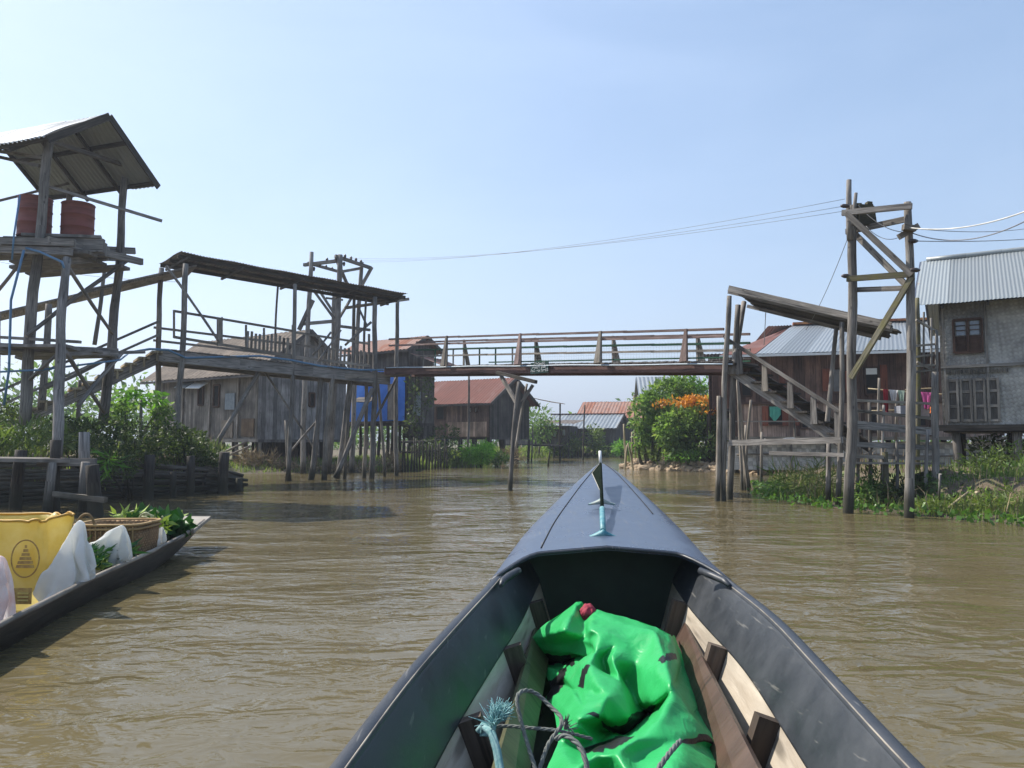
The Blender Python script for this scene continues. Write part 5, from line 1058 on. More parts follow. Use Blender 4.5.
MB().loft(gi, flip=True).build('inner_hull', wood('canoe_inner_wood', (.08, .07, .055), (.19, .165, .135), grain=18), canoe)
mb = MB(); mb.tube([V((canoe_at(y)[0] - .015, y, canoe_at(y)[2] + .012)) for y in np.linspace(1.3, 9.4, 44)], .022, 6); mb.tube([V((canoe_at(y)[1] + .015, y, canoe_at(y)[2] + .012)) for y in np.linspace(1.3, 9.4, 44)], .022, 6)
mb.build('gunwale', wood('canoe_rim_wood', (.17, .15, .125), (.38, .345, .29), grain=20), canoe)
a, c2 = V((-3.60, 8.8, .29)), V((-4.36, 8.8, .29)); MB().slab(c2, a, V((-3.75, 9.66, .355)), V((-4.34, 9.66, .355)), .04).build('bow_plate', wood('canoe_bow_wood', (.27, .25, .22), (.46, .43, .38), grain=22, vary=.3), canoe)
def ico_bag(name, label, c, r, peaks, m, seed, sub=5, flat=.0, cat='bag', group=None, amp=.16, pull=None):
    bm = bmesh.new(); bmesh.ops.create_icosphere(bm, subdivisions=sub, radius=1); sv = V((seed * 7.3, seed, 0))
    for v in bm.verts:
        p = v.co.copy(); q = p * 1.4 + sv
        n = (.5 - abs(noise.noise(q))) * .9 + (.5 - abs(noise.noise(q * 2.3 + V((3, 1, 2))))) * .5 + (.5 - abs(noise.noise(q * 5))) * .18
        p = p * (1 + amp * (n - .6))
        for (dx, dy, dz, wdt, amt) in peaks:
            d = V((dx, dy, dz)).normalized(); k = max(0, (p.normalized().dot(d) - (1 - wdt)) / wdt) ** 2.2; p = p + d * amt * k
        p.z = max(p.z, -.72); v.co = V((p.x * r[0], p.y * r[1], p.z * r[2]))
    me = bpy.data.meshes.new(name); bm.to_mesh(me); bm.free(); me.materials.append(m)
    for f in me.polygons: f.use_smooth = True
    o = bpy.data.objects.new(name, me); COL.objects.link(o); o.location = c; return tag(o, label, cat, group)
wplastic = plain('white_plastic_film', (.84, .85, .83), .28, .08, 7., trans=.5, b_=.4); pplastic = plain('pinkish_plastic_film', (.84, .68, .64), .28, .2, 6., trans=.5, b_=.4, c2=(.86, .83, .82))
BAG_TALL = [
-58,-92,5,9,-7,0,9,-6,0,9,-1,0,7,4,2,10,6,3,11,7,3,7,9,2,7,5,2,6,4,3,8,4,4,9,3,5,4,9,6,-8,4,6,-5,1,7,-6,1,5,-8,3,4,7,5,4,6,6,-5,6,7,-2,4,7,-3,7,4,-2,8,0,1,0,-8,2,4,-7,2,5,-7,1,5,-9,2,5,-8,3,9,1,1,0,6,-5,-3,5,-5,-5,5,-5,-4,6,-7,-6,6,-7,-5,6,-6,
-54,-84,5,8,-7,0,9,-6,0,3,-5,7,8,0,3,9,6,2,11,7,3,7,9,2,6,8,1,6,5,2,7,4,3,9,2,6,11,2,7,-4,9,6,-6,5,5,-6,1,5,-8,0,6,-3,10,-1,11,4,1,5,10,-2,5,8,-3,8,3,-1,6,-5,2,2,-8,1,1,-9,1,5,-8,2,5,-8,2,6,-7,2,8,3,0,0,7,-5,-2,5,-5,-2,6,-5,-5,5,-5,-6,5,-6,-5,6,-6,
-52,-75,5,8,-5,0,8,-6,1,3,-5,8,6,-2,5,8,4,3,9,7,2,8,4,6,5,8,0,5,6,1,8,2,4,10,0,6,11,2,8,3,11,5,-4,6,4,-7,2,4,-9,0,7,-7,10,1,11,7,1,6,11,-3,4,9,-3,8,1,0,4,-8,2,0,-11,0,4,-10,2,4,-8,2,6,-7,2,6,-5,2,6,6,-1,-2,6,-5,-3,4,-6,0,7,-5,-3,6,-5,-3,5,-5,-6,5,-5,
-50,-65,5,8,-3,0,7,-5,3,5,-5,6,3,-2,7,7,2,5,8,4,3,6,0,7,6,6,1,5,5,1,8,0,5,10,4,6,11,0,8,7,8,5,-1,8,2,-6,5,4,-11,1,8,-9,9,2,10,9,0,6,12,-3,4,9,-3,7,-2,1,0,-11,0,2,-13,2,4,-10,2,5,-8,2,6,-5,2,7,-2,2,3,7,-3,-4,6,-4,-4,4,-6,-1,5,-6,-2,5,-6,0,7,-4,-3,6,-4,
-48,-56,5,8,-2,1,6,-3,4,5,-4,6,4,-3,6,4,0,7,7,1,4,5,-1,7,6,0,4,6,7,2,9,3,5,9,2,6,11,-2,8,8,5,5,2,8,2,-4,9,3,-11,5,5,-12,5,6,7,12,-2,4,11,-4,7,6,0,6,-5,1,-1,-12,0,2,-13,2,3,-12,2,6,-6,3,7,-3,1,9,1,1,-2,9,-3,-6,5,-4,-5,4,-5,-1,5,-7,-1,6,-6,1,6,-5,5,5,-2,
-46,-48,5,8,0,1,5,-2,6,4,-3,6,5,-3,6,4,-2,7,4,-1,6,4,-3,7,6,-2,6,8,3,5,7,5,4,10,1,6,9,-2,7,8,3,5,3,7,3,-1,10,3,-9,10,4,-11,4,6,0,12,-3,6,8,-1,8,4,0,2,-9,0,1,-13,2,5,-13,3,-1,-11,1,7,-4,1,8,0,1,10,5,1,-6,9,-4,-9,4,-4,-3,7,-4,-2,4,-7,3,6,-6,6,4,-4,7,3,-4,
-47,-55,9,2,8,3,5,3,5,5,-2,6,5,-4,6,4,-3,7,6,-1,6,5,-2,6,5,-3,8,8,1,6,8,4,4,9,1,6,8,-1,6,7,1,5,4,6,4,1,9,4,-4,12,4,-8,8,2,-6,8,1,6,5,0,8,1,2,4,-10,0,3,-12,2,-3,-13,1,1,-10,1,7,-3,1,10,3,0,10,8,0,-10,7,-5,-9,6,-4,-5,6,-4,3,6,-5,8,3,-6,7,2,-5,7,0,-4,
-52,-56,14,1,8,4,5,5,4,5,0,6,6,-3,7,4,-4,6,7,0,7,6,-1,6,6,-2,7,6,-1,7,8,1,5,8,3,4,7,-1,6,6,1,5,5,5,5,3,7,6,-1,10,4,-7,8,1,-5,7,2,4,6,1,8,-2,2,5,-10,1,0,-12,2,-4,-11,0,3,-9,0,8,-1,1,11,5,0,8,11,-2,-10,7,-4,-9,5,-4,-3,6,-5,7,4,-5,8,0,-5,8,3,-5,5,4,-5,
-57,-59,20,3,7,4,6,3,5,2,5,6,5,-1,7,6,-1,7,6,-2,7,6,-1,6,7,-1,5,6,0,6,6,0,5,7,2,5,7,1,5,6,1,6,5,3,5,4,6,6,3,7,5,-5,8,2,-5,6,2,4,7,2,7,-3,2,5,-9,1,-2,-11,0,-1,-9,1,4,-7,0,9,0,1,11,6,0,3,12,-4,-9,5,-4,-6,6,-4,2,5,-5,8,-1,-5,7,6,-5,1,6,-7,0,2,-8,
-64,-57,26,7,-2,5,5,4,5,1,4,7,6,-1,8,6,-1,7,5,0,6,7,1,5,6,2,5,6,2,5,5,1,5,7,0,5,6,2,5,6,2,5,5,2,6,5,4,6,4,5,5,1,8,4,-5,6,2,1,7,3,8,-3,1,5,-7,1,0,-8,1,0,-8,1,6,-6,1,9,2,0,8,7,-2,-1,9,-4,-6,5,-4,-2,6,-5,6,1,-5,3,7,-6,-2,6,-9,-2,2,-9,-1,-2,-8,
-68,-51,31,5,-3,6,3,-2,7,4,-1,8,6,1,8,5,0,7,6,0,5,7,1,4,7,1,4,4,6,4,6,0,6,6,2,5,6,1,5,6,2,5,5,4,5,5,2,6,4,4,6,3,6,4,1,7,3,-3,7,3,7,-2,2,7,-3,1,1,-8,2,3,-7,3,7,-3,0,9,3,-1,5,7,-4,-6,5,-4,-1,6,-5,1,6,-6,-2,5,-7,-2,2,-10,-2,6,-8,-2,2,-9,-2,-2,-8,
-64,-44,32,2,-2,7,3,-2,7,2,-1,9,4,0,9,4,-1,7,6,0,6,7,1,3,9,3,2,1,-2,8,6,1,6,6,2,5,6,0,5,5,2,5,6,2,6,4,5,5,5,2,6,4,4,5,3,7,3,-2,7,3,7,4,3,6,-4,2,3,-7,3,6,-5,2,8,-2,0,7,4,-3,-5,3,-6,-1,7,-3,-2,5,-6,-2,3,-8,-3,4,-9,-2,4,-9,-2,5,-10,-2,3,-9,-2,-2,-7,
-57,-42,30,2,0,7,2,0,9,1,0,9,-1,1,9,4,-1,8,5,0,5,8,1,2,7,2,5,5,-1,7,0,0,8,3,-2,7,6,1,6,5,0,6,5,2,6,5,2,5,5,4,5,6,3,5,5,4,5,1,7,3,5,6,2,7,-1,3,5,-6,2,6,-4,2,8,-2,0,3,7,-5,-8,-2,-4,-3,4,-6,-2,6,-6,-2,3,-9,-2,3,-10,-2,3,-9,-3,4,-10,-2,5,-8,-2,-3,-8,
-62,-36,31,4,2,6,4,0,8,3,0,8,3,-1,9,0,2,8,4,0,7,7,0,3,4,0,8,8,1,4,5,-1,7,5,-2,6,-1,4,7,3,2,7,3,0,7,3,-1,8,5,-1,6,7,2,5,6,3,5,6,4,4,3,7,3,7,4,3,6,-5,2,7,-5,1,9,0,0,-2,6,-7,-8,-2,-4,-5,2,-6,-3,3,-7,-3,3,-9,-2,3,-10,-2,3,-10,-2,4,-9,-2,6,-8,0,3,-8,
-66,-28,31,5,2,6,2,-1,9,3,0,8,6,1,6,5,0,8,2,1,7,5,0,7,5,0,6,5,0,8,7,-1,6,8,-1,0,6,-4,6,4,-1,7,3,1,8,2,2,7,-1,6,7,0,1,9,5,0,8,7,2,7,6,3,5,5,6,3,8,0,1,7,-5,1,9,-1,-1,-4,6,-8,-9,0,-6,-5,1,-6,-4,3,-7,-2,3,-8,-1,4,-11,2,4,-9,1,3,-10,1,2,-8,2,3,-8,
-70,-20,32,6,1,6,1,-1,9,4,0,8,5,1,7,6,1,6,6,1,7,5,0,6,6,0,5,7,-2,6,7,-1,6,6,0,8,7,-4,5,9,-3,1,4,-2,7,1,3,8,-1,3,10,-1,5,9,-1,5,10,3,1,10,6,1,8,6,-1,5,7,5,0,9,-4,0,10,-1,-2,-8,3,-8,-7,3,-8,-3,4,-8,-1,2,-7,-1,3,-10,2,0,-10,2,-1,-11,2,3,-8,1,1,-8,-1,8,-1,
-73,-13,34,6,1,5,2,0,9,4,0,9,4,0,7,6,1,6,7,1,7,5,1,5,7,0,5,7,-1,4,9,-2,5,9,-3,5,6,-1,9,9,-4,2,3,-1,7,-6,1,7,5,5,9,3,4,10,1,3,11,-1,5,12,3,1,9,5,-1,6,6,-3,5,10,1,-3,10,-1,-3,-5,4,-10,-2,0,-12,-2,-1,-9,-2,4,-7,-1,4,-8,2,-6,-10,3,2,-10,2,2,-8,1,5,-6,-2,1,-8,
-77,-6,37,6,1,6,3,0,9,6,2,7,5,0,7,7,1,5,5,2,8,3,0,7,7,0,4,6,-2,6,9,-2,4,9,-4,5,12,0,2,5,-4,7,5,-1,6,-7,2,6,2,4,10,3,4,11,3,5,11,5,3,10,5,-1,7,3,-1,6,7,-3,8,5,0,-5,5,0,-5,6,2,-10,-1,-1,-11,-2,-1,-9,-2,-2,-8,0,8,-6,3,-8,-9,3,2,-11,0,0,-7,0,4,-8,-1,2,-9,
-80,1,40,5,2,8,6,2,7,7,2,7,7,0,4,3,0,8,3,1,8,5,0,7,5,0,5,7,-2,5,8,-2,5,9,-3,5,10,-4,5,10,1,1,6,-1,6,0,-4,8,-3,9,6,5,2,10,6,1,10,5,-1,9,3,-4,7,6,2,6,-7,4,8,11,-1,-5,1,-5,-10,5,5,-8,6,4,-7,0,-3,-8,-5,-1,-7,7,2,-9,4,-10,-6,2,-2,-10,0,1,-8,0,5,-8,-1,3,-8,
-76,10,39,6,1,7,4,3,8,5,2,8,5,-1,6,7,0,5,2,1,8,5,-1,6,6,0,5,6,-1,5,8,-3,3,7,-1,7,9,-3,5,6,-2,8,7,-2,5,7,-3,0,0,6,7,5,-2,8,6,-2,10,5,0,9,2,3,7,-6,0,6,1,7,8,11,-1,-6,-3,-5,-10,4,-3,-9,5,4,-7,3,6,-3,1,-3,-10,12,-4,-1,3,-7,-11,2,-4,-9,0,-2,-7,-2,2,-9,0,4,-9,
-68,15,37,2,4,7,5,1,7,3,2,8,5,0,6,5,1,6,6,-3,5,6,-1,5,6,-1,5,5,-1,6,6,1,6,6,0,5,8,-2,7,7,-3,6,8,-3,4,7,-4,0,2,3,7,6,-2,8,5,-1,9,1,3,10,-4,0,8,-5,1,6,4,8,6,11,0,-5,-1,-6,-10,-2,-5,-9,4,-1,-7,5,4,-5,7,8,-1,9,-7,-9,7,-5,-9,4,-6,-7,2,-4,-6,-1,-3,-8,-2,0,-9,
-63,23,34,2,2,7,3,2,7,5,1,7,4,1,6,7,-1,5,6,-1,4,6,-2,5,6,-2,5,6,-2,6,5,-1,6,5,1,6,7,-2,5,7,-1,7,7,-2,6,7,-4,0,5,-1,6,5,0,8,0,2,10,-2,3,11,-6,-3,6,-4,2,7,5,8,5,12,1,-4,5,-6,-10,-5,-4,-8,-2,-3,-8,6,3,-5,7,6,-4,9,-5,-8,8,-4,-8,5,-4,-6,5,-4,-6,3,-4,-6,2,-5,-7,
-65,31,33,5,1,6,6,1,6,5,1,6,5,1,6,6,1,5,7,1,6,6,-1,5,6,-3,4,6,-4,5,6,-5,4,5,-2,6,6,1,6,6,-1,6,7,0,7,7,-4,3,6,-1,6,2,2,7,-2,2,11,-7,-1,9,-7,-4,5,-3,4,7,5,7,4,11,1,-4,11,-1,-5,-2,-6,-10,1,-4,-7,-5,3,-5,7,-3,-6,7,-4,-8,8,-2,-8,5,-4,-6,6,-1,-7,5,-2,-7,5,-2,-5,
-59,33,27,5,1,6,4,4,7,5,2,7,6,1,5,6,2,6,8,-4,3,7,1,5,4,-6,2,6,0,7,6,-4,6,6,-4,6,5,-2,6,6,1,5,6,0,7,6,1,6,3,-1,8,0,2,8,-5,0,9,-8,-7,5,-8,-1,7,-2,5,5,5,7,4,11,1,-4,11,-1,-5,9,-3,-6,2,-6,-7,-4,0,-7,-3,-1,-8,5,-6,-7,6,-5,-7,5,-3,-7,6,-1,-7,6,-1,-7,5,-4,-6,
-53,35,22,3,4,6,5,3,7,5,1,6,5,3,7,8,-2,5,6,2,6,7,-5,0,6,-4,3,5,-1,7,6,-5,7,6,0,8,1,1,7,3,0,8,4,0,7,4,0,7,5,2,6,-4,-1,8,-5,-8,4,-8,-6,5,-7,3,7,-1,6,5,6,7,3,11,-2,-5,12,2,-4,10,-1,-5,6,-5,-6,2,-5,-7,-3,-1,-7,-4,-2,-10,6,-5,-6,1,-6,-7,7,-1,-7,6,-4,-8,4,-5,-5,
-47,38,17,3,4,6,4,3,7,3,4,6,6,-3,4,7,2,6,7,0,6,7,-1,5,6,-3,5,7,-4,2,2,0,9,3,-1,9,5,0,8,5,0,6,1,2,8,-3,0,7,-3,-5,6,-2,-7,4,-4,-8,4,-6,1,7,-4,4,6,2,7,5,9,7,2,10,-5,-7,11,3,-3,10,1,-4,4,-5,-6,5,-4,-6,4,-5,-6,-4,-1,-8,-3,-2,-9,0,-6,-6,2,-7,-6,5,-6,-6,4,-3,-7,
-39,40,12,2,5,7,2,4,6,4,2,6,4,3,7,7,-5,0,7,-2,6,7,-1,6,7,-1,6,2,3,7,6,-1,6,5,-4,7,4,1,9,-1,3,9,-6,-3,7,-3,-7,4,-1,-7,4,-3,-7,5,-6,0,6,-3,3,7,0,6,5,4,8,5,12,5,-1,8,-7,-7,10,3,-3,8,3,-2,4,-6,-5,3,-4,-6,5,-4,-5,6,-3,-6,-2,-4,-7,-1,-1,-8,-2,-4,-7,-3,-5,-7,1,-6,-6,
-29,41,8,1,3,8,-1,7,4,2,6,7,3,3,7,7,-5,-1,7,-2,5,6,0,8,7,0,7,6,-5,4,5,-1,6,4,2,8,0,2,11,-7,-2,8,-5,-7,5,-1,-9,4,-3,-7,4,-6,-2,6,-4,2,7,0,5,6,3,8,4,7,9,4,12,0,-3,6,-7,-8,9,1,-2,7,1,-1,8,2,-1,2,-4,-7,3,-4,-6,4,-4,-6,4,-4,-5,3,-5,-6,0,-6,-5,-2,0,-7,1,-5,-7,
-20,40,5,1,4,7,-1,8,6,-2,9,4,1,5,8,7,-3,4,7,-4,-2,8,-2,7,6,-2,7,6,-2,7,4,1,7,2,2,9,-6,-1,8,-6,-7,6,-4,-9,5,-2,-8,4,-5,-4,6,-5,0,6,-1,5,6,2,8,5,5,8,5,8,7,2,10,-3,-5,4,-7,-5,8,-1,-2,7,4,0,8,0,-3,7,0,-4,1,-4,-7,2,-5,-6,1,-6,-5,6,-4,-6,1,-6,-6,8,0,-1,2,-7,-4,
-18,48,5,7,-3,4,0,7,6,-3,9,5,-2,9,5,4,0,7,7,-3,-2,7,-2,6,6,-1,8,5,-2,8,2,0,8,-3,-1,8,-4,-8,3,-5,-7,6,-4,-7,4,-4,-6,4,-6,-1,6,1,5,7,1,5,6,3,7,5,7,6,3,8,6,3,5,-6,-5,5,-5,-4,7,-2,-3,8,4,-2,7,5,-1,8,0,-5,3,-4,-6,1,-7,-5,-1,-7,-5,1,-8,-5,7,-2,-7,3,-8,-2,6,1,-5,
-14,55,7,7,-3,-2,4,1,8,-2,8,6,-3,10,5,-1,7,6,-1,-7,5,8,2,2,4,-2,9,4,-2,8,0,-3,7,-3,-4,7,-3,-8,1,-3,-8,2,-2,-7,3,-6,-1,5,4,3,6,1,5,6,1,6,5,3,6,6,4,6,5,8,-1,0,8,-1,1,1,-4,-7,6,-3,-6,8,3,-4,7,7,-1,8,1,-3,5,-4,-5,3,-8,-4,-1,-9,-5,-3,-8,-5,1,-9,-5,5,-6,-4,7,-3,-5,
-12,63,5,8,-4,1,7,-3,2,-2,8,7,-1,8,8,-1,5,8,-5,1,6,-4,-7,2,4,-2,8,3,4,7,-1,-5,6,1,-8,0,-1,-8,2,-3,-7,3,-4,-6,3,4,5,5,4,5,6,2,5,6,-2,6,5,3,4,6,6,3,5,4,4,5,7,-1,-4,5,-3,-7,3,-3,-7,7,0,-6,6,8,0,8,1,-3,6,-4,-4,4,-7,-3,2,-9,-5,-2,-9,-5,-3,-8,-5,3,-8,-5,5,-4,-5,
-9,70,9,8,-3,-4,7,-3,1,4,-2,9,-3,4,10,-3,5,9,-4,4,7,-7,3,-1,-3,-2,7,0,0,9,1,-8,-2,1,-8,0,-2,-8,2,-4,-5,5,-3,-3,7,4,5,6,6,6,1,5,5,4,3,4,6,4,4,5,3,6,5,3,5,6,5,-2,-6,6,-2,-7,4,-3,-6,4,-2,-8,6,6,1,8,1,-3,6,-4,-4,5,-6,-3,5,-8,-4,0,-8,-5,-4,-7,-5,-1,-7,-5,5,-4,-5,
-8,77,5,10,-3,0,8,-3,0,5,-3,7,-4,5,9,-4,4,9,-3,5,7,-6,1,6,-6,1,5,-5,-8,0,0,-8,-1,-2,-8,2,-2,-3,6,-3,-4,7,-3,-3,6,5,5,4,5,5,2,5,6,3,4,4,5,3,5,6,3,6,6,7,4,0,3,-4,-7,6,-2,-6,2,-5,-5,7,2,-4,6,2,-4,7,-2,-4,7,-3,-3,5,-5,-3,6,-5,-4,5,-6,-3,-3,-6,-6,-4,-6,-5,3,-5,-6,
-4,84,5,9,-2,0,8,-3,0,6,-4,5,-8,4,7,-7,4,8,-5,3,7,-4,3,7,-7,-4,2,-4,-8,0,-4,-8,1,-3,-6,5,-3,-4,6,-2,-4,6,0,1,8,6,5,2,3,5,4,5,6,4,4,5,4,4,5,5,5,6,3,8,3,-1,2,-4,-6,4,-4,-6,4,-4,-6,5,-3,-5,6,-2,-5,7,-2,-4,6,-3,-3,7,-3,-3,7,-2,-3,7,-1,-2,1,-7,-6,-5,-4,-5,-1,-6,-6]
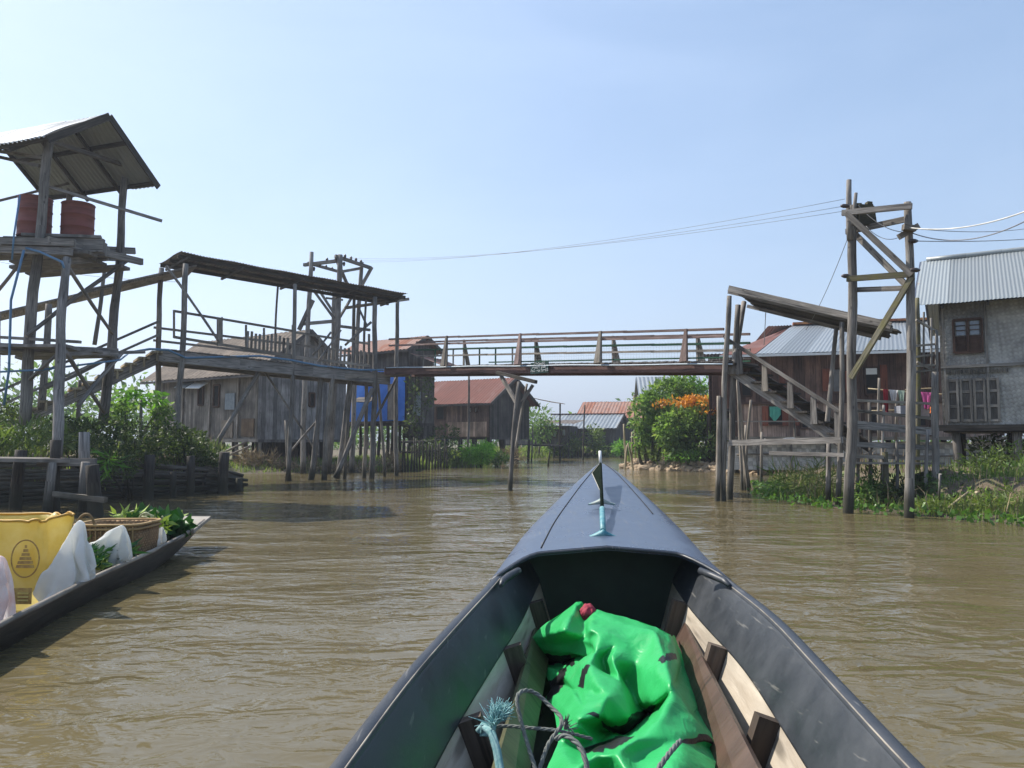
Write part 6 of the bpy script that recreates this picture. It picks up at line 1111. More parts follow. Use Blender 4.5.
BAG_LOW = [
-76,-124,5,10,0,0,10,0,0,10,0,0,8,1,0,8,2,0,8,3,1,8,3,0,8,3,0,7,3,1,8,3,1,7,3,1,7,3,0,7,4,0,7,5,-1,6,4,-1,7,4,0,7,4,0,5,6,-2,1,10,0,1,11,0,0,11,0,1,11,0,0,9,0,-4,8,0,5,7,5,12,-1,0,10,-9,-2,-1,-13,-2,-2,-12,-1,0,-10,0,7,2,0,8,1,0,10,-1,0,10,-2,0,
-75,-116,8,9,0,-2,10,0,-1,8,0,3,9,0,1,7,2,0,8,3,-1,7,3,-3,8,4,1,8,3,1,7,3,1,7,2,4,6,3,-4,7,4,-2,6,5,-1,7,5,0,6,4,0,7,4,2,7,3,4,-4,6,-6,1,9,1,0,11,0,1,11,1,0,9,2,3,6,4,8,3,0,10,4,5,11,-6,-2,-2,-13,-1,-1,-12,-2,2,-10,0,6,-5,-3,8,-1,-3,9,-2,0,11,-1,2,
-75,-108,5,9,0,1,8,1,1,8,0,1,8,1,0,8,1,-1,7,3,-2,8,3,0,8,3,0,8,3,0,7,3,2,6,2,5,7,3,0,4,4,-6,6,5,-1,7,4,0,7,4,0,7,4,3,3,-7,4,2,8,1,3,8,1,2,9,1,2,9,1,2,8,2,6,5,-2,6,5,3,5,5,5,10,-1,0,1,-11,-1,0,-10,-1,5,-7,-2,6,-5,-4,7,0,-4,9,-2,0,2,-8,6,
-75,-101,8,7,1,-2,8,2,-1,8,1,1,8,1,1,8,1,-1,7,2,-1,8,3,0,8,2,0,7,3,0,7,2,1,6,3,6,7,2,3,4,4,-7,7,3,2,7,0,2,4,7,-1,7,-2,4,8,-1,4,8,1,0,5,6,-3,3,7,3,2,8,2,3,7,1,4,7,3,1,6,4,5,6,3,7,3,0,5,-7,-1,3,-7,0,6,-4,-6,5,-4,-4,7,-3,-2,-1,-7,3,-1,-8,3,
-77,-93,7,8,2,-2,8,1,0,7,1,0,8,1,2,8,1,1,8,1,1,6,3,-4,8,3,0,7,3,0,7,2,2,5,2,6,7,2,3,6,4,-3,6,-2,5,7,2,2,5,6,-1,8,2,1,9,0,3,7,0,3,6,-6,0,6,6,2,4,7,2,2,7,2,3,7,3,3,7,3,2,8,2,6,6,0,7,-4,-1,6,-5,-1,6,-3,-4,6,-4,-4,1,-8,-1,-6,-5,0,-3,-7,1,
-79,-85,5,8,1,0,9,2,0,8,1,1,7,1,2,8,1,2,8,1,2,5,3,-5,7,1,4,7,1,2,4,6,-3,7,3,3,7,2,3,7,2,3,8,-1,3,5,-1,5,8,2,1,8,4,2,7,-3,4,6,-5,2,8,-4,2,6,4,2,6,5,1,5,7,1,4,7,2,2,8,2,0,10,1,4,10,0,10,-2,0,9,-2,-2,7,-3,-2,0,-8,-1,1,-9,-2,-8,-4,-2,-6,-6,-1,
-80,-77,5,8,1,3,9,0,3,8,2,1,8,3,-1,7,1,1,8,0,4,7,1,-2,6,4,-4,2,-1,7,6,-4,2,8,1,2,6,4,3,7,5,3,7,2,2,7,3,3,8,1,3,7,-5,3,7,-4,4,7,-5,4,8,-2,3,7,3,2,6,5,0,6,6,1,6,5,1,3,9,0,-1,12,2,3,13,0,13,-1,-1,10,-1,0,6,-5,-2,1,-8,-1,-4,-8,-2,-9,-3,-3,-8,-6,-3,
-80,-69,5,10,1,1,6,1,7,8,0,3,8,2,1,7,2,-1,8,1,1,8,-1,2,5,5,-4,7,-1,3,0,-6,6,5,-3,4,8,3,3,7,3,3,8,2,3,7,3,2,8,1,3,9,1,3,5,-7,5,7,-6,4,8,-2,3,7,2,2,7,5,1,6,6,0,7,5,1,5,9,0,-1,13,2,3,13,0,12,-1,-1,11,-1,0,6,-6,-2,-1,-8,-1,-6,-7,-2,-10,-3,-4,-9,-5,-3,
-80,-61,5,10,1,1,6,1,7,7,0,5,7,0,3,8,1,1,8,1,1,8,0,2,7,-2,-2,5,6,0,0,-5,6,3,-5,5,8,4,2,7,3,4,7,0,4,8,-1,4,6,6,0,9,-3,4,10,-3,4,5,-7,5,7,-3,3,8,2,2,6,6,0,6,8,0,7,4,2,6,7,1,5,11,1,1,13,1,11,-4,-1,9,-1,0,4,-6,-1,-2,-8,-2,-7,-5,-3,-10,-3,-4,-8,-5,-3,
-78,-53,7,8,1,-2,7,0,5,6,1,6,7,0,2,8,0,-1,8,0,1,8,1,1,0,-3,7,6,3,4,7,-1,5,0,-5,5,7,4,3,8,1,5,5,-3,6,8,3,1,7,-2,3,8,7,-1,9,-6,5,7,-6,5,7,-2,4,8,2,2,5,7,-1,7,8,1,7,4,3,7,6,2,5,9,0,5,8,1,8,-4,-1,7,-3,1,2,-8,-1,-5,-6,-3,-7,-3,-4,-7,-4,-3,-5,-6,-3,
-79,-45,5,8,1,1,8,1,2,7,1,3,7,1,4,8,0,-1,6,1,4,4,-2,6,4,-2,7,1,-4,7,7,3,3,3,-4,7,8,4,3,5,-4,6,7,5,0,6,0,4,9,-2,3,9,-4,2,10,7,-1,7,-6,5,6,-3,6,7,1,3,5,8,0,7,9,1,7,5,2,7,3,4,4,8,-2,8,-2,1,7,-1,2,7,-5,1,-3,-8,-1,-6,-3,-4,-7,-4,-4,-4,-6,-3,3,-6,-4,
-80,-38,8,8,2,-2,8,2,0,8,2,2,7,1,3,5,0,6,3,-3,7,3,-4,6,4,-2,7,5,0,6,4,-3,6,7,2,3,5,-3,7,8,3,3,8,2,3,2,-6,4,8,-5,2,10,1,3,10,6,0,10,2,1,5,-4,6,6,0,5,6,8,0,7,8,1,6,5,2,7,5,1,7,4,2,8,-3,1,7,-3,2,5,-7,2,-7,-5,-4,-6,-5,-3,-3,-7,-3,5,-5,-5,4,-1,-6,
-82,-30,6,9,2,-1,8,2,0,7,2,4,5,-1,6,3,-4,7,3,-3,6,3,-2,7,5,-2,6,5,-1,7,6,0,5,6,0,5,8,0,5,7,-2,6,7,4,2,4,-5,6,7,0,-5,5,-3,8,11,0,2,11,4,1,8,2,2,4,-3,6,7,6,1,8,6,3,7,5,1,7,4,2,7,4,1,8,-2,2,6,-5,2,3,-8,1,-7,-4,-3,-3,-8,-3,5,-3,-6,4,-1,-7,3,1,-7,
-83,-22,5,8,2,0,8,2,2,5,-1,6,4,-2,7,2,-4,6,5,-2,7,5,0,5,3,-3,7,6,0,6,6,0,6,6,-1,5,6,-1,6,10,1,2,6,0,8,6,-2,-6,7,2,1,6,-3,7,6,-5,9,11,3,1,9,3,1,7,0,4,7,-1,5,9,2,1,8,4,2,7,4,1,5,6,3,7,2,2,5,-7,1,3,-8,1,-5,-6,-3,5,-3,-6,4,-1,-7,4,0,-7,2,2,-8,
-84,-14,5,8,2,0,3,-3,7,5,-1,6,3,-2,7,5,-2,6,7,1,4,3,-2,7,6,-1,6,6,0,5,5,-1,7,4,-1,7,6,-2,5,10,2,-1,9,-3,0,9,1,2,4,-1,7,0,-8,4,10,3,5,11,3,3,10,2,4,7,1,3,7,0,4,8,-2,5,8,1,2,8,2,2,8,3,2,4,6,3,3,-8,0,5,-7,2,4,-4,-7,3,0,-7,4,0,-7,3,1,-8,3,1,-7,
-85,-5,5,2,-7,4,4,0,7,4,-1,8,5,0,6,6,0,6,7,1,3,6,-1,5,5,-2,6,6,0,6,4,-1,7,4,-1,8,6,-1,5,10,-1,2,9,0,-3,8,-2,4,0,-7,4,9,1,0,10,4,4,10,3,5,9,1,5,7,1,5,7,-1,4,7,-1,5,8,-1,4,8,0,3,7,0,3,8,1,2,5,0,1,2,-3,-8,7,-4,-2,3,0,-8,2,1,-7,3,1,-8,3,1,-7,
-85,-2,13,6,-3,-5,0,1,9,2,-1,9,4,-1,7,6,0,5,7,0,5,7,-1,5,7,0,3,5,0,7,3,-2,8,4,-1,7,7,0,5,8,-1,3,10,0,-2,4,-4,6,8,-2,-1,8,0,1,11,3,4,9,3,5,7,1,6,5,-2,6,7,-1,4,8,0,4,9,0,3,8,0,2,8,0,2,8,-2,2,5,0,0,7,-4,-3,-3,-1,-8,2,0,-7,4,1,-7,2,0,-8,2,0,-8,
-82,-1,5,3,3,7,7,-3,3,-1,3,9,3,0,7,6,0,5,8,-1,4,4,1,7,6,0,4,4,-1,7,4,-1,8,5,-2,7,7,-1,4,8,-1,2,7,1,5,8,-3,1,8,-1,0,8,1,2,10,2,4,8,2,6,5,-1,7,6,-1,4,9,-1,4,10,-1,-1,9,-2,0,8,-3,1,7,-3,1,5,5,4,8,0,2,8,-3,-1,-3,-1,-8,-3,0,-7,-1,-3,-7,2,-1,-8,2,3,-7,
-83,7,5,8,0,1,6,0,6,4,0,8,0,3,7,6,-1,6,5,1,6,2,1,8,7,0,3,5,-1,7,3,-1,8,7,-3,5,7,-1,3,7,-1,4,7,-1,3,8,0,3,8,0,3,9,1,3,9,2,4,5,0,7,6,-1,5,9,-2,0,8,-7,-2,10,-4,-1,9,-2,0,8,-1,1,5,4,5,7,2,3,8,-1,0,8,-3,-1,3,-7,-4,-4,0,-7,-1,6,-6,-5,2,-6,-5,-2,-7,
-83,15,5,9,0,0,7,0,4,4,0,7,3,1,8,4,1,7,4,0,7,3,1,7,4,0,7,5,0,6,6,-2,5,6,-1,5,7,-2,4,7,-1,4,7,-2,1,7,1,6,8,1,5,9,2,5,8,1,5,7,-1,3,8,-4,0,4,-8,-4,11,-6,-2,10,-3,-2,9,-2,1,6,3,4,5,4,4,9,0,1,7,-5,-1,9,0,-2,7,-6,-1,-1,-6,-5,-4,3,-6,-4,6,-6,-5,3,-6,
-82,23,5,8,0,0,7,0,3,5,0,7,4,1,7,5,0,7,5,0,6,4,1,7,4,0,6,5,-1,7,4,-1,7,4,0,6,6,-1,6,8,-1,0,8,-3,1,10,-4,2,6,6,8,8,2,7,8,0,4,8,-2,0,6,-6,-2,5,-10,-5,11,-5,-2,10,-4,-1,7,1,2,5,5,5,8,2,3,9,-3,-1,7,-6,-3,9,0,-1,7,-4,0,3,-7,-3,-5,-3,-5,-5,4,-6,-4,6,-6,
-82,31,7,8,0,-2,8,0,2,5,0,7,6,0,6,4,2,8,7,0,5,2,3,8,3,0,8,3,-2,7,3,-3,8,7,-1,5,8,0,4,6,-2,-5,8,-2,3,10,-4,2,10,-4,6,6,9,7,8,0,3,7,-4,0,6,-7,-3,5,-9,-5,11,-5,-1,9,-2,-1,5,3,5,8,3,3,9,1,1,8,-5,-2,5,-7,-2,9,-1,-1,8,-2,0,5,-6,-1,-2,-6,-5,-6,1,-6,-4,6,-6,
-82,39,7,8,0,0,8,0,1,7,1,6,7,0,5,5,2,8,-4,-1,9,0,0,9,3,0,7,5,-1,7,7,-1,7,10,-1,5,7,-5,-6,8,3,-1,7,0,5,9,-4,3,9,-10,-1,9,6,5,8,0,4,7,-5,-1,5,-7,-2,8,-6,-3,9,-3,-1,8,-1,1,7,3,4,9,1,1,9,0,1,5,-7,-2,5,-6,-2,8,-3,-1,7,-1,-1,7,-4,-1,2,-7,-2,-5,-3,-6,-5,5,-6,
-82,46,5,8,1,2,9,1,1,7,1,7,8,0,4,-3,0,9,-4,0,10,0,0,9,4,0,7,7,0,6,10,-1,5,12,-3,3,6,-6,-9,6,6,4,8,1,2,9,-5,1,10,-9,0,9,-8,0,8,3,3,6,-5,0,7,-5,-1,8,-3,-1,8,-2,0,8,0,2,9,1,1,9,1,2,8,-2,0,5,-6,-1,3,-7,-3,6,-5,-2,8,0,-2,7,-2,0,5,-6,-2,-2,-7,-3,-6,1,-5,
-83,54,6,9,0,-1,9,2,3,8,0,6,6,1,5,-2,0,10,-4,0,9,0,0,9,5,0,6,9,-2,4,11,-4,2,11,1,6,3,-7,-12,9,-4,3,7,-1,3,7,7,0,10,-8,0,10,-7,1,7,-5,-1,8,-3,1,7,-3,1,8,-3,-1,8,-3,0,7,-1,1,9,1,2,9,2,1,8,-2,0,5,-6,-1,2,-8,-3,5,-6,-3,7,0,-3,8,-1,-1,7,-5,0,1,-8,-1,-6,-4,-4,
-82,63,5,9,0,0,9,1,4,8,1,5,5,0,7,-4,0,9,-1,0,9,4,-1,6,7,-3,4,9,-5,1,10,0,4,10,1,6,2,-6,-10,8,-6,0,3,2,6,8,-1,-5,12,-4,1,10,-5,2,8,-4,2,7,-4,-2,6,-5,-1,8,-3,0,8,-2,0,7,-3,0,8,-4,2,8,3,0,8,0,0,7,-4,-1,2,-8,-3,4,-6,-3,6,-5,-2,8,2,-1,8,-4,0,4,-7,-1,-4,-6,-3,
-79,72,5,8,1,1,9,1,4,4,-1,9,6,1,5,-2,-1,8,3,-2,7,7,-5,2,6,-7,1,10,1,3,7,3,6,9,0,4,3,-6,-7,6,-6,-3,5,2,7,8,-1,4,11,-4,-2,10,-4,-2,6,-7,-3,6,-5,-2,7,-2,2,7,-5,-3,9,-3,0,6,-4,-2,8,-2,2,6,-5,-1,7,3,-1,8,-1,-1,4,-7,-1,3,-7,-2,5,-6,-2,7,-3,0,9,-2,0,8,-3,-1,-4,-6,-3,
-77,82,5,9,1,2,3,-2,8,4,-1,8,5,-1,6,6,0,6,7,-6,1,3,-8,-3,9,-2,3,8,4,5,7,1,5,6,1,5,6,-5,-4,6,-4,-1,7,-3,0,8,1,5,8,-5,-3,5,-8,-4,7,-5,-3,8,-1,1,7,-2,3,6,-6,-5,8,-6,-1,8,-4,-2,8,0,1,7,-3,0,3,-6,-4,8,-1,-1,8,-2,1,0,-8,-2,7,-5,-1,8,-2,1,8,1,3,2,-7,-5,2,-7,-3,
-74,92,5,5,-1,6,5,-2,7,6,-1,5,6,-2,5,7,-3,2,6,-7,-2,5,-9,-2,9,-1,4,8,2,5,5,2,5,5,4,5,8,-1,3,6,-4,1,8,-3,-1,6,-4,-5,4,-7,-3,5,-8,-4,8,1,2,8,-1,2,8,-2,0,5,-7,-5,7,-7,-3,10,-4,1,7,-4,-2,8,1,1,2,-6,-5,8,1,2,2,-8,-2,6,-7,-2,9,-4,0,8,1,4,8,-2,-1,1,-6,-4,-1,-8,-4,
-70,100,5,4,-2,6,6,-4,3,7,-4,2,6,0,5,6,-6,1,4,-8,-3,9,-5,1,8,0,4,7,0,5,4,4,5,6,5,5,8,-1,1,6,-4,0,5,-7,-3,0,-7,-2,6,-6,-3,8,-1,0,9,1,3,9,0,1,8,-2,0,4,-6,-5,6,-8,-4,9,-6,-1,8,-4,-2,9,0,3,3,-5,-5,7,-2,0,-1,-9,-3,9,-5,-1,9,0,6,10,0,1,6,-4,-4,-1,-7,-4,-3,-7,-3,
-67,108,5,7,-4,5,6,-6,-1,6,-5,0,6,-2,4,5,-7,0,6,-6,-1,8,-1,4,6,1,6,3,1,7,9,2,-1,6,6,5,8,-3,-1,4,-6,-1,2,-8,-2,-1,-8,-1,8,-1,-1,8,0,0,10,0,2,9,-1,2,8,0,0,6,-5,-4,3,-7,-5,8,-8,-3,8,-4,-2,9,0,5,6,-5,-4,3,-7,-3,1,-8,-3,10,-1,3,9,1,7,9,-2,-2,4,-6,-6,-2,-7,-3,-5,-6,-2,
-62,114,6,8,-5,0,8,-5,-1,7,-5,0,4,-7,0,5,-5,1,6,-5,3,3,2,7,0,1,8,7,2,4,9,3,0,9,3,-1,6,-5,-2,3,-8,-2,-1,-9,-1,2,-8,-2,6,-5,-1,8,-2,0,10,3,1,11,-2,3,7,6,1,7,-1,-2,6,-5,-3,4,-7,-6,7,-6,-3,10,-3,2,-1,-10,0,6,-6,-4,8,-2,0,8,0,4,7,1,7,6,-6,-5,6,-5,-6,-4,-7,-1,5,-6,-2,
-57,120,8,9,-5,-3,10,-5,0,7,-5,3,4,-6,-3,5,-6,0,3,-5,6,-7,3,4,4,2,7,8,2,3,10,1,-2,8,-1,-4,5,-6,-2,3,-7,-2,-2,-9,-1,5,-8,-2,8,-2,1,6,-5,-2,10,-1,2,10,1,2,5,9,2,8,0,-1,8,-2,-1,7,-5,-1,7,-5,-1,-2,-6,-7,7,-8,-1,8,-6,0,7,-3,4,8,-1,1,7,0,5,7,-4,-4,-1,-8,-6,6,-7,0,6,-6,0,
-51,126,7,9,-7,4,10,-3,-4,7,-5,-2,5,-7,0,4,-6,0,1,-3,8,-8,3,-1,1,3,8,10,1,0,7,-2,-5,6,-4,-3,6,-6,-3,4,-7,-1,-2,-8,-2,8,-4,0,7,-4,0,8,-2,1,9,-1,3,8,-4,-3,4,9,3,8,-2,-2,8,-2,-1,7,-3,-2,3,2,7,7,-5,0,5,-5,-7,8,-5,0,8,-6,1,7,-3,3,8,-2,2,2,-6,-6,6,-6,0,6,-7,0,6,-7,0,
-45,131,5,8,-6,6,8,-7,3,8,-5,-2,6,-5,-2,5,-5,-4,-3,0,8,-7,2,-4,5,-1,7,2,-9,-1,4,3,-7,5,-6,-2,5,-6,-2,4,-7,0,8,3,0,7,-4,0,7,-3,0,8,-2,0,8,-3,0,-2,-7,2,8,-1,-2,8,-3,0,8,-2,1,8,-2,3,6,4,-3,5,7,-1,8,1,1,8,-5,-1,8,-6,0,8,-6,0,8,-6,0,6,-6,0,5,-6,0,6,-7,0,6,-7,0]
def cloth_bag(label, data, c, sx, sy, sz, rot, m):      # thin plastic bag draped over its contents
    q = np.cumsum(np.array(data, dtype=np.int32).reshape(35, 35, 3), axis=1) * .003; mb = MB(); ca, sa = math.cos(rot), math.sin(rot)
    x, y, z = q[..., 0] * sx, q[..., 1] * sy, q[..., 2] * sz; pts = np.stack([x * ca - y * sa + c[0], x * sa + y * ca + c[1], z + c[2]], -1).reshape(-1, 3)
    for p in pts:          # the hem stays inside the rim
        r_, l_, zr_ = canoe_at(p[1]); lim = r_ - .05
        if p[0] > lim and p[2] < zr_ + .03: p[0] = lim - .3 * (p[0] - lim)
    mb.v = [tuple(p) for p in pts]
    for j in range(34):
        for i in range(34):
            k = [(i, j), (i + 1, j), (i + 1, j + 1), (i, j + 1)]; mb.f.append(tuple(b_ * 35 + a_ for a_, b_ in k)); mb.sm.append(True); mb.uv += [(a_ / 34, b_ / 34) for a_, b_ in k]
    o = single(mb, 'plastic_bag', m, label, 'bag', c); md = o.modifiers.new('smooth', 'SUBSURF'); md.levels = 1; md.render_levels = 1; return o
cloth_bag('tall white plastic bag with a pointed top in front of the yellow sack', BAG_TALL, (-3.43, 6.0, .04), 1.05, .5, 1.15, R(-4), wplastic)
cloth_bag('pinkish white crumpled plastic bag at the near left end of the canoe', BAG_LOW, (-3.52, 5.0, .05), .95, .62, 1.4, R(-2), pplastic)
cloth_bag('white plastic bag with a side fold leaning on the wicker basket', BAG_LOW, (-3.69, 6.85, .08), .9, .5, 1.28, R(4), wplastic)
cloth_bag('small low white bag between basket and leafy greens', BAG_LOW, (-3.68, 7.85, .16), .46, .45, .7, R(30), wplastic)
# yellow sack
ys = thing('yellow_sack', 'big open yellow sack with a brown printed emblem standing in the canoe', 'sack', (-3.98, 6.2, -.06)); g = []; nA = 72
hx_, hy_, cx_, cy_ = .48, .24, -4.08, 6.2
def sack(a, t, off=0.0):
    ca, sa = math.cos(a), math.sin(a); e = .42; x = math.copysign(abs(ca) ** e, ca); y = math.copysign(abs(sa) ** e, sa)
    k = .93 + .06 * math.sin(math.pi * min(1, t * 1.1)) + .04 * t; w = 1 + .055 * noise.noise(V((ca * 1.6, sa * 1.6, t * 2.0))) * 2 * t + .09 * (.3 - abs(noise.noise(V((ca * 3 + t * 1.5, sa * 3, t * 2.6))))) + .025 * (.3 - abs(noise.noise(V((ca * 8, sa * 8 + t, t * 7)))))
    top = .68 + .06 * noise.noise(V((ca * 1.9, sa * 1.9, 5))) + .02 * noise.noise(V((ca * 6, sa * 6, 2))) + .06 * max(0, -ca) * (1 if ca < -.2 else .4)
    return V((cx_ + x * hx_ * k * w - off * x, cy_ + y * hy_ * k * w - off * y, -.06 + (top + .06) * t))
for i in range(31): g.append([sack(2 * math.pi * j / nA, i / 30) for j in range(nA)])
for i in range(8): g.append([sack(2 * math.pi * j / nA, 1 - i / 14, .015 + .012 * i) + V((0, 0, .012 * math.sin(j * .6))) for j in range(nA)])
yel = plain('yellow_woven_plastic', (.74, .60, .16), .45, .12, 4., c2=(.82, .71, .29), trans=.45, b_=.5)
MB().loft(g, closed=True, flip=False).build('body', yel, ys)
MB().tube([sack(2 * math.pi * j / nA, 1.0) + V((0, 0, .006)) for j in range(nA + 1)], .011, 5).build('rim', plain('orange_hem', (.55, .30, .04), .6), ys)
ink = plain('brown_ink', (.34, .19, .06), .7, .5, 30, c2=(.50, .33, .09))
fy = lambda x, z: V((x, cy_ - hy_ * 1.045 - .03, z))
def decal(mb, pts): mb.slab(*pts, .004)
ec = (-3.70, .40); mb = MB()      # ring emblem with a stepped motif, and a block of print under it
mb.tube([fy(ec[0] + .105 * math.cos(a), ec[1] + .14 * math.sin(a)) for a in np.linspace(0, 2 * math.pi, 40)], .0055, 5)
for k, (w_, z_) in enumerate(((.10, -.07), (.085, -.04), (.065, -.01), (.045, .02), (.028, .05), (.012, .08))): mb.slab(fy(ec[0] - w_ * .7, ec[1] + z_), fy(ec[0] + w_ * .7, ec[1] + z_), fy(ec[0] + w_ * .65, ec[1] + z_ + .022), fy(ec[0] - w_ * .65, ec[1] + z_ + .022), .004)
mb.slab(fy(-3.78, .06), fy(-3.64, .06), fy(-3.64, .18), fy(-3.78, .18), .004); mb.build('printed_emblem', ink, ys)
mb = MB()
for k in range(3): mb.beam(fy(-3.74, .09 + k * .026) - V((0, .008, 0)), fy(-3.66, .09 + k * .026) - V((0, .008, 0)), .004, .012)
mb.build('printed_lines', yel, ys)
# wicker basket
bk = thing('wicker_basket', 'square brown wicker basket with two arched handles in the canoe', 'basket', (-3.88, 7.65, -.05)); bx, by = -3.86, 7.62
def ring(z, hx, hy, n=10, r=.06):
    out = []
    for k in range(40):
        a = 2 * math.pi * k / 40; ca, sa = math.cos(a), math.sin(a); out.append(V((bx + hx * math.copysign(abs(ca) ** .3, ca), by + hy * math.copysign(abs(sa) ** .3, sa), z)))
    return out
MB().loft([ring(-.06, .27, .24), ring(.12, .29, .26), ring(.32, .305, .275), ring(.49, .31, .28), ring(.49, .29, .26), ring(.2, .27, .24), ring(-.02, .26, .23)], closed=True).build('body', M['basket'], bk)
rimm = wood('cane_rim', (.33, .21, .09), (.52, .37, .19), grain=30); 
for z in (.495, .455): MB().tube(ring(z, .315, .285) + ring(z, .315, .285)[:1], .013, 6).build('rim', rimm, bk)
for (x, y, sx) in ((bx - .17, by - .28, .08),): MB().tube([V((x + sx * math.cos(a), y, .48 + .12 * math.sin(a))) for a in np.linspace(0, math.pi, 14)], .013, 6).build('handle', rimm, bk)
mb = MB()
for k in range(12): x = bx - .27 + k * .05; mb.beam(V((x, by - .255, -.04)), V((x, by - .292, .48)), .012, .008)
mb.build('stake', rimm, bk)
# vegetables
P1 = np.array([[-3.63 + .3 * (rng.random() - .5) - .06 * t, 6.45 + .75 * t, .23 + .16 * rng.random() * (1 - abs(t - .5))] for t in rng.random(900)]); O1 = np.tile([.1, .8, .05], (900, 1))
vg = thing('greens_bundle', 'bundle of long dark greens lying along the canoe rim', 'vegetables', (-3.6, 6.8, .1)); leaves('foliage', P1, O1, .17, .13, M['leafveg'], vg, spread=.25, up=.0)
P1 = np.array([[-3.49 - .06 * k, 6.35 + .85 * k + .12 * rng.normal(), .21 + .05 * rng.random()] for k in rng.random(160)]); leaves('foliage', P1, np.tile([.3, .2, .5], (160, 1)), .07, .7, M['leaflime'], vg, spread=.8)  # short lime stalks of the bundle
vg = thing('leafy_greens', 'heap of broad dark green leaves piled on the bow of the canoe', 'vegetables', (-3.5, 7.6, .35))
P1, O1 = cloud([((-3.92, 8.4, .38), (.24, .3, .10)), ((-3.75, 8.55, .34), (.14, .25, .10)), ((-4.08, 8.35, .37), (.14, .22, .08)), ((-4.0, 8.85, .36), (.2, .2, .06))], 680, gate=-1); leaves('foliage', P1, O1, .13, .75, M['leafveg'], vg, droop=.7)
P1, O1 = cloud([((-3.72, 8.1, .4), (.13, .11, .08)), ((-3.86, 8.95, .37), (.13, .18, .04)), ((-4.08, 8.15, .5), (.16, .1, .06))], 150, gate=-1); leaves('foliage', P1, O1, .10, .3, M['leaflime'], vg)
mb = MB()
for k in range(14):
    p = V((-4.12 + .34 * random.random(), 8.05 + .3 * random.random(), .42 + .07 * random.random())); r = random.uniform(.05, .075); a0_ = random.random() * 6; t_ = random.uniform(-.5, .5)
    mb.tube([p + V((r * math.cos(a), r * math.sin(a) * t_, r * math.sin(a))) for a in np.linspace(a0_, a0_ + 3.8, 9)], .011, 5)
mb.build('curled_stem', plain('pale_stem', (.42, .42, .22), .5), vg)
P1, O1 = cloud([((-3.3, 7.45, .47), (.06, .08, .06))], 60, gate=-1); 

# ------------------------------------------------------------------ the longtail boat in front
boat = thing('longtail_boat', 'blue grey longtail boat whose pointed bow fills the foreground', 'boat', (.3, 4, 0))
BS = [(-2.0, -.85, .65, .47), (.3, -.60, .90, .48), (1.87, -.455, 1.0, .50), (2.57, -.375, 1.07, .52), (3.33, -.24, 1.14, .55), (4.05, -.10, 1.125, .58), (4.48, -.045, 1.135, .60), (5.4, .10, 1.19, .66), (6.36, .306, 1.21, .735), (7.2, .53, 1.175, .84), (7.9, .745, 1.125, .94), (8.55, .925, 1.07, 1.01), (8.95, 1.02, 1.035, 1.03)]
by_ = [s[0] for s in BS]
def smooth_interp(y, k):
    o = [np.interp(y + d, by_, [s[k] for s in BS]) for d in (-.25, -.12, 0, .12, .25)]; return float(sum(o) / 5) if y < 8.6 else float(np.interp(y, by_, [s[k] for s in BS]))
def bs(y): return smooth_interp(y, 1), smooth_interp(y, 2), smooth_interp(y, 3)
def bfin(name, c, rough, c2=None, sp=.5, sc_=3.0, b_=.08, wear=.4):
    m, nt, b = newmat(name); co = nt.nodes.new('ShaderNodeTexCoord').outputs['Object']; n = noi(nt, co, sc_, 5, .65); n2 = noi(nt, co, 40, 3, .6)
    sm = nd(nt, 'ShaderNodeMapping', {0: co, 3: (9, .8, 3)}).outputs[0]; n3 = noi(nt, sm, 3, 4, .7)
    col = mixc(nt, ramp(nt, n, [(.35, 0.), (.68, 1.)]), c, c2 or [k * 1.5 for k in c]); col = mixc(nt, ramp(nt, n3, [(.56, 0.), (.72, wear)]), col, (.10, .10, .095))
    n5 = noi(nt, nd(nt, 'ShaderNodeMapping', {0: co, 3: (60, 2.5, 14)}).outputs[0], 1.0, 3, .6); col = mixc(nt, ramp(nt, n5, [(.64, 0.), (.69, .5)]), col, (.2, .19, .17))
    ln(nt, col, b.inputs['Base Color']); ln(nt, ramp(nt, n, [(.3, rough * .8), (.7, min(1, rough * 1.35))]), b.inputs['Roughness']); b.inputs['Specular IOR Level'].default_value = sp; bump(nt, b, n2, b_, .01); return m
deckm = bfin('blue_grey_boat_paint', (.058, .078, .122), .30, (.082, .105, .15), b_=.025); hullm = bfin('dark_boat_paint', (.020, .023, .028), .42, (.04, .044, .052)); innerm = bfin('dark_inner_paint', (.020, .024, .029), .45, (.044, .049, .056), wear=.12)
palem = wood('pale_inner_plank', (.34, .29, .225), (.50, .45, .37), grain=14, vary=.3); ribm = wood('brown_rib_wood', (.075, .055, .042), (.14, .11, .085), vary=.35); boardm = wood('brown_painted_board', (.060, .034, .024), (.105, .064, .046), vary=.35, rough=.45, grain=10, spec=.5)
ys_ = np.linspace(-2, 8.95, 90); gl, gr = [], []
for y in ys_:
    l, r, z = bs(y); w = (r - l); gl.append([V((l, y, z)), V((l + .01 * min(1, w), y, z - .06)), V((l + .10 * min(1, w), y, z * .45)), V((l + .24 * min(1, w), y, -.15))]); gr.append([V((r, y, z)), V((r - .01 * min(1, w), y, z - .06)), V((r - .10 * min(1, w), y, z * .45)), V((r - .24 * min(1, w), y, -.15))])
mb = MB(); mb.loft(gl, flip=False); mb.loft(gr, flip=True); mb.build('hull', hullm, boat)
